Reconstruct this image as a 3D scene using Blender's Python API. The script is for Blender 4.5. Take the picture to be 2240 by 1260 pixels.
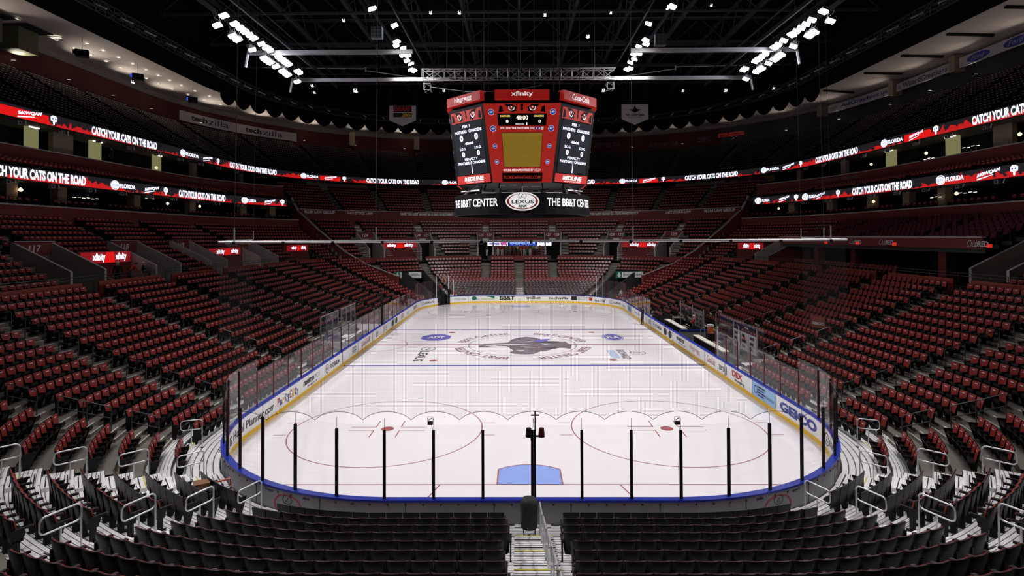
import bpy, bmesh, math, random
import numpy as np
from mathutils import Vector, Matrix

PI = math.pi
rnd = random.Random(11)
SC = bpy.context.scene
COL = SC.collection
for _o in list(bpy.data.objects):
    bpy.data.objects.remove(_o)

# ------------------------------------------------------------------ camera
CAM = np.array([-0.4663, -17.7543, 9.2476])
PITCH, YAW, ROLL, FPX, PPY = 0.0138, 0.0079, -0.0038, 1231.9, 500.0


def cam_axes():
    cy, sy, cp, sp = math.cos(YAW), math.sin(YAW), math.cos(PITCH), math.sin(PITCH)
    f = np.array([-sy * cp, cy * cp, sp])
    rt = np.array([cy, sy, 0.0])
    up = np.cross(rt, f)
    cr, sr = math.cos(ROLL), math.sin(ROLL)
    return cr * rt + sr * up, -sr * rt + cr * up, f


CA, CB, CC = cam_axes()
cd = bpy.data.cameras.new('camera')
cam = bpy.data.objects.new('camera', cd)
COL.objects.link(cam)
cam.matrix_world = Matrix(((CA[0], CB[0], -CC[0], CAM[0]), (CA[1], CB[1], -CC[1], CAM[1]),
                           (CA[2], CB[2], -CC[2], CAM[2]), (0, 0, 0, 1)))
cd.sensor_fit = 'HORIZONTAL'
cd.sensor_width = 36
cd.lens = FPX / 2240 * 36
cd.shift_y = (PPY - 630) / 2240
cd.clip_start = 0.1
cd.clip_end = 400
SC.camera = cam


def px(p):
    d = np.array(p) - CAM
    D = d @ CC
    if D < 0.3:
        return (-9999, -9999, D)
    return (1120 + FPX * (d @ CA) / D, PPY - FPX * (d @ CB) / D, D)


# ------------------------------------------------------------------ world and exposure
w = bpy.data.worlds.new('world')
SC.world = w
w.use_nodes = True
w.node_tree.nodes['Background'].inputs[0].default_value = (0.55, 0.6, 0.7, 1)
w.node_tree.nodes['Background'].inputs[1].default_value = 0.01
SC.view_settings.view_transform = 'Standard'
SC.view_settings.look = 'None'
SC.view_settings.exposure = 0.0
SC.view_settings.gamma = 1.0
SC.view_settings.use_curve_mapping = False
LAMP_W = 2050.0       # watts of every rafter floodlight


# ------------------------------------------------------------------ materials
def lin(c):
    return tuple((x / 12.92 if x <= 0.04045 else ((x + 0.055) / 1.055) ** 2.4) for x in c)


MATS = {}


def mat(name, col, rough=0.6, metal=0.0, spec=0.5, var=0.12, scale=3.0, emit=None, es=1.0, bump=0.0, alpha=None, coat=0.0):
    if name in MATS:
        return MATS[name]
    m = bpy.data.materials.new(name)
    m.use_nodes = True
    nt = m.node_tree
    b = nt.nodes['Principled BSDF']
    b.inputs['Roughness'].default_value = rough
    b.inputs['Metallic'].default_value = metal
    b.inputs['Specular IOR Level'].default_value = spec
    if coat:
        b.inputs['Coat Weight'].default_value = coat
        b.inputs['Coat Roughness'].default_value = 0.22
    tc = nt.nodes.new('ShaderNodeTexCoord')
    nz = nt.nodes.new('ShaderNodeTexNoise')
    nz.inputs['Scale'].default_value = scale
    nz.inputs['Detail'].default_value = 3
    nt.links.new(tc.outputs['Object'], nz.inputs['Vector'])
    mx = nt.nodes.new('ShaderNodeMix')
    mx.data_type = 'RGBA'
    mx.inputs['A'].default_value = tuple(max(0, c * (1 - var)) for c in col) + (1,)
    mx.inputs['B'].default_value = tuple(min(1, c * (1 + var)) for c in col) + (1,)
    nt.links.new(nz.outputs['Fac'], mx.inputs['Factor'])
    nt.links.new(mx.outputs['Result'], b.inputs['Base Color'])
    if bump:
        bp = nt.nodes.new('ShaderNodeBump')
        bp.inputs['Strength'].default_value = bump
        bp.inputs['Distance'].default_value = 0.02
        nt.links.new(nz.outputs['Fac'], bp.inputs['Height'])
        nt.links.new(bp.outputs['Normal'], b.inputs['Normal'])
    if emit is not None:
        b.inputs['Emission Color'].default_value = tuple(emit) + (1,)
        b.inputs['Emission Strength'].default_value = es
    MATS[name] = m
    return m


def glass_mat(name, tint, refl, rough=0.05, haze=0.0):
    m = bpy.data.materials.new(name)
    m.use_nodes = True
    nt = m.node_tree
    nt.nodes.clear()
    out = nt.nodes.new('ShaderNodeOutputMaterial')
    tr = nt.nodes.new('ShaderNodeBsdfTransparent')
    tr.inputs[0].default_value = (tint, tint, tint, 1)
    gl = nt.nodes.new('ShaderNodeBsdfGlossy')
    gl.inputs['Roughness'].default_value = rough
    df = nt.nodes.new('ShaderNodeBsdfDiffuse')
    df.inputs[0].default_value = (0.8, 0.8, 0.84, 1)
    fr = nt.nodes.new('ShaderNodeFresnel')
    fr.inputs[0].default_value = refl
    nz = nt.nodes.new('ShaderNodeTexNoise')
    nz.inputs['Scale'].default_value = 1.5
    mm = nt.nodes.new('ShaderNodeMath')
    mm.operation = 'MULTIPLY'
    mm.inputs[1].default_value = haze * 2
    nt.links.new(nz.outputs['Fac'], mm.inputs[0])
    m1 = nt.nodes.new('ShaderNodeMixShader')
    nt.links.new(mm.outputs[0], m1.inputs[0])
    nt.links.new(tr.outputs[0], m1.inputs[1])
    nt.links.new(df.outputs[0], m1.inputs[2])
    m2 = nt.nodes.new('ShaderNodeMixShader')
    ge = nt.nodes.new('ShaderNodeNewGeometry')
    iv = nt.nodes.new('ShaderNodeMath')
    iv.operation = 'SUBTRACT'
    iv.inputs[0].default_value = 1.0
    nt.links.new(ge.outputs['Backfacing'], iv.inputs[1])
    mf = nt.nodes.new('ShaderNodeMath')
    mf.operation = 'MULTIPLY'
    nt.links.new(fr.outputs[0], mf.inputs[0])
    nt.links.new(iv.outputs[0], mf.inputs[1])
    nt.links.new(mf.outputs[0], m2.inputs[0])
    nt.links.new(m1.outputs[0], m2.inputs[1])
    nt.links.new(gl.outputs[0], m2.inputs[2])
    nt.links.new(m2.outputs[0], out.inputs[0])
    MATS[name] = m
    return m


def emis(name, col, s=1.0):
    """a screen or lamp that gives off its own light, with a faint cell pattern"""
    if name in MATS:
        return MATS[name]
    m = bpy.data.materials.new(name)
    m.use_nodes = True
    nt = m.node_tree
    b = nt.nodes['Principled BSDF']
    b.inputs['Base Color'].default_value = (0.004, 0.004, 0.005, 1)
    b.inputs['Roughness'].default_value = 0.6
    b.inputs['Specular IOR Level'].default_value = 0.1
    b.inputs['Emission Color'].default_value = tuple(col) + (1,)
    tc = nt.nodes.new('ShaderNodeTexCoord')
    nz = nt.nodes.new('ShaderNodeTexNoise')
    nz.inputs['Scale'].default_value = 6
    nt.links.new(tc.outputs['Object'], nz.inputs['Vector'])
    mr = nt.nodes.new('ShaderNodeMapRange')
    mr.inputs['To Min'].default_value = s * 0.85
    mr.inputs['To Max'].default_value = s * 1.15
    nt.links.new(nz.outputs['Fac'], mr.inputs['Value'])
    nt.links.new(mr.outputs['Result'], b.inputs['Emission Strength'])
    MATS[name] = m
    return m


# seats, structure, steel
M_RED = mat('maroon_plastic', (0.27, 0.030, 0.024), 0.35, spec=0.35, var=0.2, scale=0.9, coat=0.35)
M_SHELL = mat('black_plastic', (0.0045, 0.0045, 0.0045), 0.42, spec=0.28, var=0.3, scale=2)
M_CAST = mat('black_cast_frame', (0.006, 0.006, 0.007), 0.5, metal=0.0, spec=0.3)
M_CLUB = mat('red_club_fabric', (0.21, 0.034, 0.024), 0.75, spec=0.2, var=0.2, scale=1.2)
M_VOM = mat('passage_concrete', (0.50, 0.46, 0.41), 0.85, var=0.15, scale=0.7)
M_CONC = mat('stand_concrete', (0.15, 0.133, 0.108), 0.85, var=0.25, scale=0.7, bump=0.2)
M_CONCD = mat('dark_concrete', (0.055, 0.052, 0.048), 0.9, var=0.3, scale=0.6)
M_NOSE = mat('pale_step_nosing', (0.62, 0.60, 0.54), 0.6)
M_YEL = mat('yellow_step_tape', (0.55, 0.5, 0.04), 0.6)
M_STEEL = mat('brushed_steel', (0.72, 0.72, 0.74), 0.35, metal=0.75)
M_BRAIL = mat('dark_painted_rail', (0.045, 0.045, 0.05), 0.4, spec=0.5)
M_PALE = mat('pale_wall_paint', (0.42, 0.39, 0.36), 0.8)
M_CAP = mat('pale_wall_cap', (0.45, 0.42, 0.40), 0.6)
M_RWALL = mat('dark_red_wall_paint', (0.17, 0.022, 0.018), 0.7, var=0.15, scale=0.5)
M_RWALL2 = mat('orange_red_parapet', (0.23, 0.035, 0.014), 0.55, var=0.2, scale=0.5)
M_BLACK = mat('matt_black', (0.010, 0.010, 0.011), 0.85, spec=0.15)
M_DGREY = mat('dark_grey_paint', (0.035, 0.035, 0.038), 0.7)
M_ROOF = mat('roof_steel', (0.065, 0.065, 0.068), 0.6, var=0.3)
M_TRUSS = mat('alu_truss', (0.5, 0.5, 0.5), 0.4, metal=0.6)
M_WHITE = mat('white_board', (0.80, 0.80, 0.80), 0.35, var=0.03)
M_YKICK = mat('yellow_kickplate', (0.80, 0.50, 0.015), 0.4, var=0.06)
M_BLUE = mat('blue_board_cap', (0.010, 0.030, 0.34), 0.35, var=0.1)
M_OUT = mat('grey_board_back', (0.26, 0.26, 0.28), 0.6, var=0.2, scale=1.5)
M_INK = mat('black_ink', (0.012, 0.012, 0.014), 0.5)
M_RINK = mat('red_ink', (0.42, 0.02, 0.02), 0.5)
M_BINK = mat('blue_ink', (0.02, 0.04, 0.30), 0.5)
M_GINK = mat('grey_ink', (0.30, 0.30, 0.32), 0.5)
M_GREEN = mat('green_ink', (0.01, 0.16, 0.10), 0.5)
M_LBLUE = mat('light_blue_ink', (0.30, 0.52, 0.78), 0.5)
M_YINK = mat('yellow_ink', (0.75, 0.5, 0.03), 0.5)
M_TEXTW = mat('white_lettering', (0.75, 0.75, 0.75), 0.5, var=0.02)
M_BEIGE = mat('beige_pillar', (0.33, 0.28, 0.20), 0.8)
M_SOFF = mat('beige_soffit', (0.85, 0.75, 0.68), 0.8, var=0.1, scale=0.5)
M_CURT = mat('black_curtain', (0.008, 0.008, 0.008), 0.95, spec=0.1)
M_SKIN = mat('skin', (0.45, 0.26, 0.18), 0.6)
M_LEDW = emis('led_white', (0.80, 0.82, 1.0), 1.7)
M_LEDR = emis('led_red', (1.0, 0.012, 0.012), 0.75)
M_LEDM = emis('led_maroon', (0.24, 0.008, 0.012), 1.0)
M_LEDK = emis('led_black', (0.02, 0.02, 0.035), 0.5)
M_LEDB = emis('led_blue', (0.03, 0.09, 0.75), 1.0)
M_LAMP = emis('floodlight_lens', (0.88, 0.86, 1.0), 32)
M_DOWN = emis('downlight_lens', (1.0, 0.93, 0.8), 1.6)
M_WARM = emis('warm_lamp', (1.0, 0.6, 0.3), 3.0)
M_LIT = emis('lit_doorway', (0.30, 0.29, 0.13), 0.6)
M_GLASS = glass_mat('rink_acrylic', 0.99, 1.36, 0.05, 0.01)
M_DSEAT = mat('dark_and_shaded_maroon', (0.035, 0.012, 0.012), 0.4, spec=0.4, var=0.2, coat=0.6)  # own tone of the far front seats; painted shade in the upper bowl


# ------------------------------------------------------------------ mesh builder
class MB:
    def __init__(s):
        s.v = []
        s.f = []
        s.m = []
        s.mats = []
        s.uv = None

    def mi(s, m):
        if m not in s.mats:
            s.mats.append(m)
        return s.mats.index(m)

    def face(s, pts, m):
        n = len(s.v)
        s.v += [tuple(p) for p in pts]
        s.f.append(tuple(range(n, n + len(pts))))
        s.m.append(s.mi(m))

    def add(s, verts, faces, m):
        n = len(s.v)
        s.v += [tuple(p) for p in verts]
        k = s.mi(m)
        for f in faces:
            s.f.append(tuple(n + i for i in f))
            s.m.append(k)

    def box(s, c, d, m, rz=0.0, frame=None):
        hx, hy, hz = d[0] / 2, d[1] / 2, d[2] / 2
        co, si = math.cos(rz), math.sin(rz)
        vs = []
        for z in (-hz, hz):
            for x, y in ((-hx, -hy), (hx, -hy), (hx, hy), (-hx, hy)):
                if frame is not None:
                    p = Vector(c) + frame @ Vector((x, y, z))
                    vs.append(tuple(p))
                else:
                    vs.append((c[0] + co * x - si * y, c[1] + si * x + co * y, c[2] + z))
        s.add(vs, [(0, 3, 2, 1), (4, 5, 6, 7), (0, 1, 5, 4), (1, 2, 6, 5), (2, 3, 7, 6), (3, 0, 4, 7)], m)

    def bar(s, a, b, w, h, m):
        a, b = Vector(a), Vector(b)
        d = b - a
        L = d.length
        y = d.normalized()
        x = y.cross(Vector((0, 0, 1)))
        if x.length < 1e-4:
            x = Vector((1, 0, 0))
        x.normalize()
        z = x.cross(y)
        fr = Matrix((x, y, z)).transposed()
        s.box((a + b) / 2, (w, L, h), m, frame=fr)

    def tube(s, pts, r, m, n=8, closed=False, caps=True):
        P = [Vector(p) for p in pts]
        N = len(P)
        rings = []
        up = Vector((0, 0, 1))
        prev = None
        for i, p in enumerate(P):
            if closed:
                t = (P[(i + 1) % N] - P[i - 1]).normalized()
            else:
                t = (P[min(i + 1, N - 1)] - P[max(i - 1, 0)]).normalized()
            if prev is None:
                x = t.cross(up)
                if x.length < 1e-3:
                    x = t.cross(Vector((1, 0, 0)))
            else:
                x = prev - t * prev.dot(t)
            x.normalize()
            prev = x
            y = t.cross(x)
            rr = r[i] if isinstance(r, (list, tuple)) else r
            rings.append([p + (x * math.cos(2 * PI * k / n) + y * math.sin(2 * PI * k / n)) * rr for k in range(n)])
        vs = [q for rg in rings for q in rg]
        fs = []
        M = N if closed else N - 1
        for i in range(M):
            j = (i + 1) % N
            for k in range(n):
                l = (k + 1) % n
                fs.append((i * n + k, i * n + l, j * n + l, j * n + k))
        if caps and not closed:
            fs.append(tuple(range(n))[::-1])
            fs.append(tuple((N - 1) * n + k for k in range(n)))
        s.add(vs, fs, m)

    def prism(s, poly, depth, m, mapf):
        """poly in (u,v); mapf(u,v,w) -> xyz; extruded w from 0 to depth"""
        n = len(poly)
        vs = [mapf(u, v, 0) for u, v in poly] + [mapf(u, v, depth) for u, v in poly]
        fs = [tuple(range(n))[::-1], tuple(range(n, 2 * n))]
        for i in range(n):
            j = (i + 1) % n
            fs.append((i, j, n + j, n + i))
        s.add(vs, fs, m)

    def build(s, name, parent=None, smooth=False):
        me = bpy.data.meshes.new(name)
        me.from_pydata([tuple(map(float, p)) for p in s.v], [], s.f)
        for m in s.mats:
            me.materials.append(m)
        if len(s.mats) > 1:
            me.polygons.foreach_set('material_index', s.m)
        if smooth:
            me.polygons.foreach_set('use_smooth', [True] * len(s.f))
        if s.uv:
            ul = me.uv_layers.new(name='uv')
            ul.data.foreach_set('uv', [c for f in s.uv for q in f for c in q])
        me.update()
        o = bpy.data.objects.new(name, me)
        COL.objects.link(o)
        if parent is not None:
            o.parent = parent
        return o


def fix_normals(o):
    bm = bmesh.new()
    bm.from_mesh(o.data)
    bmesh.ops.recalc_face_normals(bm, faces=bm.faces)
    bm.to_mesh(o.data)
    bm.free()
    return o


def tag(o, label, cat, group=None, kind=None):
    o['label'] = label
    o['category'] = cat
    if group:
        o['group'] = group
    if kind:
        o['kind'] = kind
    return o


def struct(o, label=None):
    o['kind'] = 'structure'
    if label:
        o['label'] = label
    return o


def empty(name, loc=(0, 0, 0), rz=0.0):
    o = bpy.data.objects.new(name, None)
    o.empty_display_size = 0.2
    COL.objects.link(o)
    o.location = loc
    o.rotation_euler = (0, 0, rz)
    return o


KIDS = {}


def dup(root, loc, rz=0.0):
    """copy a thing, its parts and their sub-parts"""
    r = root.copy()
    COL.objects.link(r)
    r.location = loc
    r.rotation_euler = (0, 0, rz)
    for k in ('label', 'group', 'category'):
        pass

    def rec(src, dst):
        for ch in KIDS.get(src.name, []):
            c = ch.copy()
            COL.objects.link(c)
            c.parent = dst
            rec(ch, c)
    rec(root, r)
    return r


def reg(root):
    """remember the children of a prototype once, so copies need no scene search"""
    def rec(o):
        KIDS[o.name] = [c for c in o.children]
        for c in o.children:
            rec(c)
    rec(root)
    return root


ORD = ['first', 'second', 'third', 'fourth', 'fifth', 'sixth', 'seventh', 'eighth', 'ninth', 'tenth', 'eleventh',
       'twelfth', 'thirteenth', 'fourteenth', 'fifteenth', 'sixteenth', 'seventeenth', 'eighteenth', 'nineteenth',
       'twentieth', 'twenty-first', 'twenty-second', 'twenty-third', 'twenty-fourth', 'twenty-fifth', 'twenty-sixth',
       'twenty-seventh', 'twenty-eighth', 'twenty-ninth', 'thirtieth', 'thirty-first', 'thirty-second', 'thirty-third',
       'thirty-fourth', 'thirty-fifth', 'thirty-sixth', 'thirty-seventh', 'thirty-eighth', 'thirty-ninth', 'fortieth']

# ------------------------------------------------------------------ text
_TC = {}


def text_geo(txt, bold=0.0, shear=0.0):
    key = (txt, bold, shear)
    if key in _TC:
        return _TC[key]
    cu = bpy.data.curves.new('t', 'FONT')
    cu.body = txt
    cu.size = 1
    cu.offset = bold
    cu.shear = shear
    cu.resolution_u = 3
    ob = bpy.data.objects.new('t', cu)
    COL.objects.link(ob)
    dg = bpy.context.evaluated_depsgraph_get()
    me = bpy.data.meshes.new_from_object(ob.evaluated_get(dg))
    v = np.array([x.co[:2] for x in me.vertices]) if len(me.vertices) else np.zeros((1, 2))
    f = [tuple(p.vertices) for p in me.polygons]
    bpy.data.objects.remove(ob)
    bpy.data.curves.remove(cu)
    bpy.data.meshes.remove(me)
    mn, mx = v.min(0), v.max(0)
    sz = np.maximum(mx - mn, 1e-6)
    v = (v - mn) / sz
    _TC[key] = (v, f)
    return _TC[key]


def put_text(mb, txt, mapf, u0, u1, v0, v1, m, bold=0.0, shear=0.0):
    """text stretched to the rectangle u0..u1, v0..v1 of the map"""
    v, f = text_geo(txt, bold, shear)
    mb.add([mapf(u0 + (u1 - u0) * a, v0 + (v1 - v0) * b) for a, b in v], f, m)


def put_rect(mb, mapf, u0, u1, v0, v1, m, n=1):
    for i in range(n):
        a, b = u0 + (u1 - u0) * i / n, u0 + (u1 - u0) * (i + 1) / n
        mb.face([mapf(a, v0), mapf(b, v0), mapf(b, v1), mapf(a, v1)], m)


def put_ell(mb, mapf, cu, cv, ru, rv, m, n=24, inner=0.0, a0=0.0, a1=2 * PI):
    P = lambda r, a: mapf(cu + ru * r * math.cos(a), cv + rv * r * math.sin(a))
    if inner <= 0:
        mb.face([P(1, a0 + (a1 - a0) * i / n) for i in range(n)], m)
    else:
        for i in range(n):
            a, b = a0 + (a1 - a0) * i / n, a0 + (a1 - a0) * (i + 1) / n
            mb.face([P(1, a), P(1, b), P(inner, b), P(inner, a)], m)


def put_poly(mb, mapf, pts, m):
    mb.face([mapf(u, v) for u, v in pts], m)


# ------------------------------------------------------------------ ring family (rounded rectangles)
RINK = (12.954, 0.0, 60.96, 8.534)
RIB2 = (45.5, -40.0, 101.0, 32.0)
RIB1 = (41.5, -37.0, 89.5, 37.0)


def rp(ring, s, side, off=0.0, z=0.0):
    """s = y on the long side, arc length beyond it; side -1 left, +1 right; off = outward"""
    W, Y0, Y1, r = ring
    L = PI / 2 * r
    if s < Y0 + r - L:
        x, y, nx, ny = W - r - (Y0 + r - L - s), Y0, 0, -1
    elif s < Y0 + r:
        a = (Y0 + r - s) / r
        nx, ny = math.cos(a), -math.sin(a)
        x, y = W - r + r * nx, Y0 + r + r * ny
    elif s <= Y1 - r:
        x, y, nx, ny = W, s, 1, 0
    elif s <= Y1 - r + L:
        a = (s - (Y1 - r)) / r
        nx, ny = math.cos(a), math.sin(a)
        x, y = W - r + r * nx, Y1 - r + r * ny
    else:
        x, y, nx, ny = W - r - (s - (Y1 - r + L)), Y1, 0, 1
    return ((x + nx * off) * side, y + ny * off, z)


def rn(ring, s, side):
    a = rp(ring, s, side, 0)
    b = rp(ring, s, side, 1)
    return (b[0] - a[0], b[1] - a[1])


def scl(ring, s, off):
    W, Y0, Y1, r = ring
    L = PI / 2 * r
    if (Y0 + r - L <= s <= Y0 + r) or (Y1 - r <= s <= Y1 - r + L):
        return (r + off) / r
    return 1.0


def brk(ring):
    W, Y0, Y1, r = ring
    L = PI / 2 * r
    return [Y0 + r - L, Y0 + r, Y1 - r, Y1 - r + L]


def arclen(ring, s, off):
    """monotone world length along the offset curve"""
    W, Y0, Y1, r = ring
    b = brk(ring)
    k = (r + off) / r
    if s < b[0]:
        return s - b[0]
    if s < b[1]:
        return (s - b[0]) * k
    t = (b[1] - b[0]) * k
    if s < b[2]:
        return t + s - b[1]
    t += b[2] - b[1]
    if s < b[3]:
        return t + (s - b[2]) * k
    return t + (b[3] - b[2]) * k + s - b[3]


def inv_arc(ring, a, off):
    W, Y0, Y1, r = ring
    b = brk(ring)
    k = (r + off) / r
    if a < 0:
        return b[0] + a
    t = (b[1] - b[0]) * k
    if a < t:
        return b[0] + a / k
    a -= t
    if a < b[2] - b[1]:
        return b[1] + a
    a -= b[2] - b[1]
    t = (b[3] - b[2]) * k
    if a < t:
        return b[2] + a / k
    return b[3] + a - t


def srange(ring, s0, s1, step=1.5):
    """sample positions, finer in the corners"""
    out = [s0]
    b = [x for x in brk(ring) if s0 < x < s1]
    pts = [s0] + b + [s1]
    for i in range(len(pts) - 1):
        a, c = pts[i], pts[i + 1]
        mid = (a + c) / 2
        cr = scl(ring, mid, 1.0) != 1.0
        st = (ring[3] * PI / 2 / (42 if ring[3] < 20 else 64)) if cr else 1e9
        n = max(1, int(math.ceil((c - a) / st)))
        out += [a + (c - a) * k / n for k in range(1, n + 1)]
    return out


def band(mb, ring, s0, s1, side, prof, m, closed=False):
    """sweep a profile [(off,z),...] along the ring"""
    ss = srange(ring, s0, s1)
    n = len(prof)
    vs = [rp(ring, s, side, o, z) for s in ss for o, z in prof]
    fs = []
    M = n if closed else n - 1
    for i in range(len(ss) - 1):
        for k in range(M):
            l = (k + 1) % n
            q = (i * n + k, i * n + l, (i + 1) * n + l, (i + 1) * n + k)
            fs.append(q if side > 0 else q[::-1])
    if closed:
        e0 = tuple(range(n))
        e1 = tuple((len(ss) - 1) * n + k for k in range(n))
        fs += [e0, e1]
    mb.add(vs, fs, m)


def ring_map(ring, side, s0, z0, off):
    """text map: u metres to the reader's right along the ring, v metres up"""
    d = 1 if side < 0 else -1
    a0 = arclen(ring, s0, off)
    return lambda u, v: rp(ring, inv_arc(ring, a0 + d * u, off), side, off, z0 + v)

# ================================================================== ICE
flat = lambda z: (lambda x, y: (x, y, z))
MI = bpy.data.materials.new('ice')
MI.use_nodes = True
_b = MI.node_tree.nodes['Principled BSDF']
_b.inputs['Roughness'].default_value = 0.16
_b.inputs['Specular IOR Level'].default_value = 0.32
_n = MI.node_tree.nodes.new('ShaderNodeTexNoise')
_n.inputs['Scale'].default_value = 0.35
_n.inputs['Detail'].default_value = 6
_tc = MI.node_tree.nodes.new('ShaderNodeTexCoord')
MI.node_tree.links.new(_tc.outputs['Object'], _n.inputs['Vector'])
_x = MI.node_tree.nodes.new('ShaderNodeMix')
_x.data_type = 'RGBA'
_x.inputs['A'].default_value = (0.83, 0.79, 0.80, 1)
_x.inputs['B'].default_value = (0.89, 0.86, 0.86, 1)
MI.node_tree.links.new(_n.outputs['Fac'], _x.inputs['Factor'])
MI.node_tree.links.new(_x.outputs['Result'], _b.inputs['Base Color'])
_r = MI.node_tree.nodes.new('ShaderNodeMapRange')
_r.inputs['To Min'].default_value = 0.05
_r.inputs['To Max'].default_value = 0.2
MI.node_tree.links.new(_n.outputs['Fac'], _r.inputs['Value'])
MI.node_tree.links.new(_r.outputs['Result'], _b.inputs['Roughness'])


def icepaint(name, col):
    m = mat(name, col, 0.2, spec=0.32, var=0.06, scale=1.0)
    return m


I_RED = icepaint('ice_red_line', (0.40, 0.17, 0.19))
I_RED2 = icepaint('ice_red_spot', (0.36, 0.12, 0.13))
I_BLUE = icepaint('ice_blue_line', (0.09, 0.10, 0.34))
I_CRS = icepaint('ice_crease', (0.30, 0.41, 0.82))
I_PUR = icepaint('ice_purple', (0.17, 0.16, 0.50))
I_BLK = icepaint('ice_grey_black', (0.09, 0.085, 0.10))
I_GRY = icepaint('ice_grey', (0.24, 0.23, 0.25))
I_BRN = icepaint('ice_brown', (0.20, 0.165, 0.18))
I_TXT = icepaint('ice_maroon_text', (0.26, 0.15, 0.18))
I_LB = icepaint('ice_light_blue', (0.50, 0.56, 0.74))

mb = MB()
out = [rp(RINK, s, -1, 0.0, 0.0) for s in srange(RINK, -9.29, 70.25)]
out += [rp(RINK, s, 1, 0.0, 0.0) for s in srange(RINK, -9.29, 70.25)[::-1]]
mb.face(out[::-1] if False else out, MI)
Z = flat(0.004)
Z2 = flat(0.007)


def iline(x0, x1, y, wd, m, f=Z):
    put_rect(mb, f, x0, x1, y - wd / 2, y + wd / 2, m)


def halfw(y):
    yy = min(y, 60.96 - y)
    if yy >= 8.534:
        return 12.95
    return 4.42 + math.sqrt(max(0, 8.534 ** 2 - (8.534 - yy) ** 2))


for y in (3.353, 57.607):
    iline(-halfw(y) + .02, halfw(y) - .02, y, 0.055, I_RED)
for y in (22.86, 38.1):
    iline(-12.93, 12.93, y + (0.15 if y > 30 else -0.15), 0.30, I_BLUE)
iline(-12.93, 12.93, 30.48, 0.30, I_RED)
for i in range(40):
    iline(-12.8 + i * 0.64, -12.8 + i * 0.64 + 0.22, 30.48, 0.12, I_GRY, Z2)
for sx in (-1, 1):
    for cy, near in ((9.449, 1), (51.511, -1)):
        cx = 6.706 * sx
        put_ell(mb, Z, cx, cy, 4.57, 4.57, I_RED, 72, 0.988)
        put_ell(mb, Z, cx, cy, 0.305, 0.305, I_RED2, 24)
        for a in (-1, 1):
            for b in (-1, 1):
                put_rect(mb, Z, cx + a * 0.61, cx + a * 1.83, cy + b * 0.23 - .028, cy + b * 0.23 + .028, I_RED)
                put_rect(mb, Z, cx + a * 0.61 - .028, cx + a * 0.61 + .028, cy + b * 0.23, cy + b * 1.14, I_RED)
                put_rect(mb, Z, cx + a * 4.57, cx + a * 5.18, cy + b * 0.86 - .028, cy + b * 0.86 + .028, I_RED)
    for cy in (24.384, 36.576):
        put_ell(mb, Z, 6.706 * sx, cy, 0.305, 0.305, I_RED2, 24)
for y0, d in ((3.353, 1), (57.607, -1)):
    arc = [(1.219, 0), (1.219, 1.37)] + [(1.83 * math.cos(a), 1.83 * math.sin(a)) for a in
                                          [math.acos(1.219 / 1.83) + (PI - 2 * math.acos(1.219 / 1.83)) * k / 12 for k in range(1, 12)]] + [(-1.219, 1.37), (-1.219, 0)]
    put_poly(mb, Z, [(x, y0 + d * y) for x, y in arc], I_CRS)
    for (a, b) in zip(arc[:-1], arc[1:]):
        A, B = Vector(a), Vector(b)
        t = (B - A).normalized() * 0.0
        nrm = Vector((-(B - A).y, (B - A).x)).normalized() * 0.03
        mb.face([Z2(p[0], y0 + d * p[1]) for p in (A - nrm, B - nrm, B + nrm, A + nrm)], I_RED)
    for sx in (-1, 1):
        A, B = Vector((3.35 * sx, y0)), Vector((4.27 * sx, y0 - d * 3.3))
        n = Vector((0.028, 0))
        mb.face([Z(*(A - n)), Z(*(B - n)), Z(*(B + n)), Z(*(A + n))], I_RED)
# referee crease, left side
put_ell(mb, Z, -12.93, 30.48, 3.05, 3.05, I_RED, 40, 0.982, -PI / 2, PI / 2)
# centre circle, its ring of lettering and the leaping cat emblem
put_ell(mb, Z, 0, 30.4, 4.60, 4.60, I_GRY, 90, 0.985)
for a0, sgn in ((168, 1), (78, 1), (-12, 1), (-102, 1)):
    v, f = text_geo('BB&T CENTER', 0.02, 0)
    vs = []
    for q in v:
        a = math.radians(a0 - 66 * q[0])
        r = 5.0 + 0.85 * q[1]
        vs.append((r * math.cos(a), 30.4 + r * math.sin(a), 0.004))
    mb.add(vs, f, I_TXT)
CAT = [(-3.71, 29.86), (-3.29, 30.87), (-1.26, 31.5), (-0.95, 33.06), (-0.31, 34.02), (0.34, 34.48), (0.98, 34.21), (1.87, 32.98),
       (1.53, 32.55), (2.39, 32.3), (3.37, 32.04), (3.76, 32.03), (3.91, 31.18), (4.19, 30.16), (3.92, 28.39), (3.54, 28.79), (3.07, 29.01),
       (2.37, 28.26), (1.9, 27.51), (1.42, 27.36), (0.84, 26.29), (0.25, 26.13), (-0.6, 26.35), (-1.08, 26.89), (-0.75, 27.79), (-1.35, 29.73), (-2.31, 29.93), (-2.86, 29.23), (-3.62, 29.17)]
CAT = [(x, 30.3 + (y - 30.3) * 0.92) for x, y in CAT]
put_poly(mb, flat(0.006), CAT, I_BRN)
for k, pts in enumerate([[(-1.1, 31.2), (-0.6, 32.3), (0.5, 33.4), (1.4, 32.7), (0.2, 32.2)], [(0.9, 31.4), (2.0, 31.9), (3.5, 31.6), (2.6, 31.0)],
                         [(-0.7, 28.6), (0.3, 27.0), (1.2, 27.0), (0.6, 28.2)], [(1.4, 28.9), (2.8, 29.4), (3.9, 29.6), (2.4, 28.6)]]):
    put_poly(mb, flat(0.008), pts, I_BLK if k % 2 else I_GRY)
put_poly(mb, flat(0.009), [(0.9, 32.0), (1.5, 32.9), (2.6, 33.2), (2.2, 32.2), (1.6, 31.6)], I_PUR)
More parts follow.
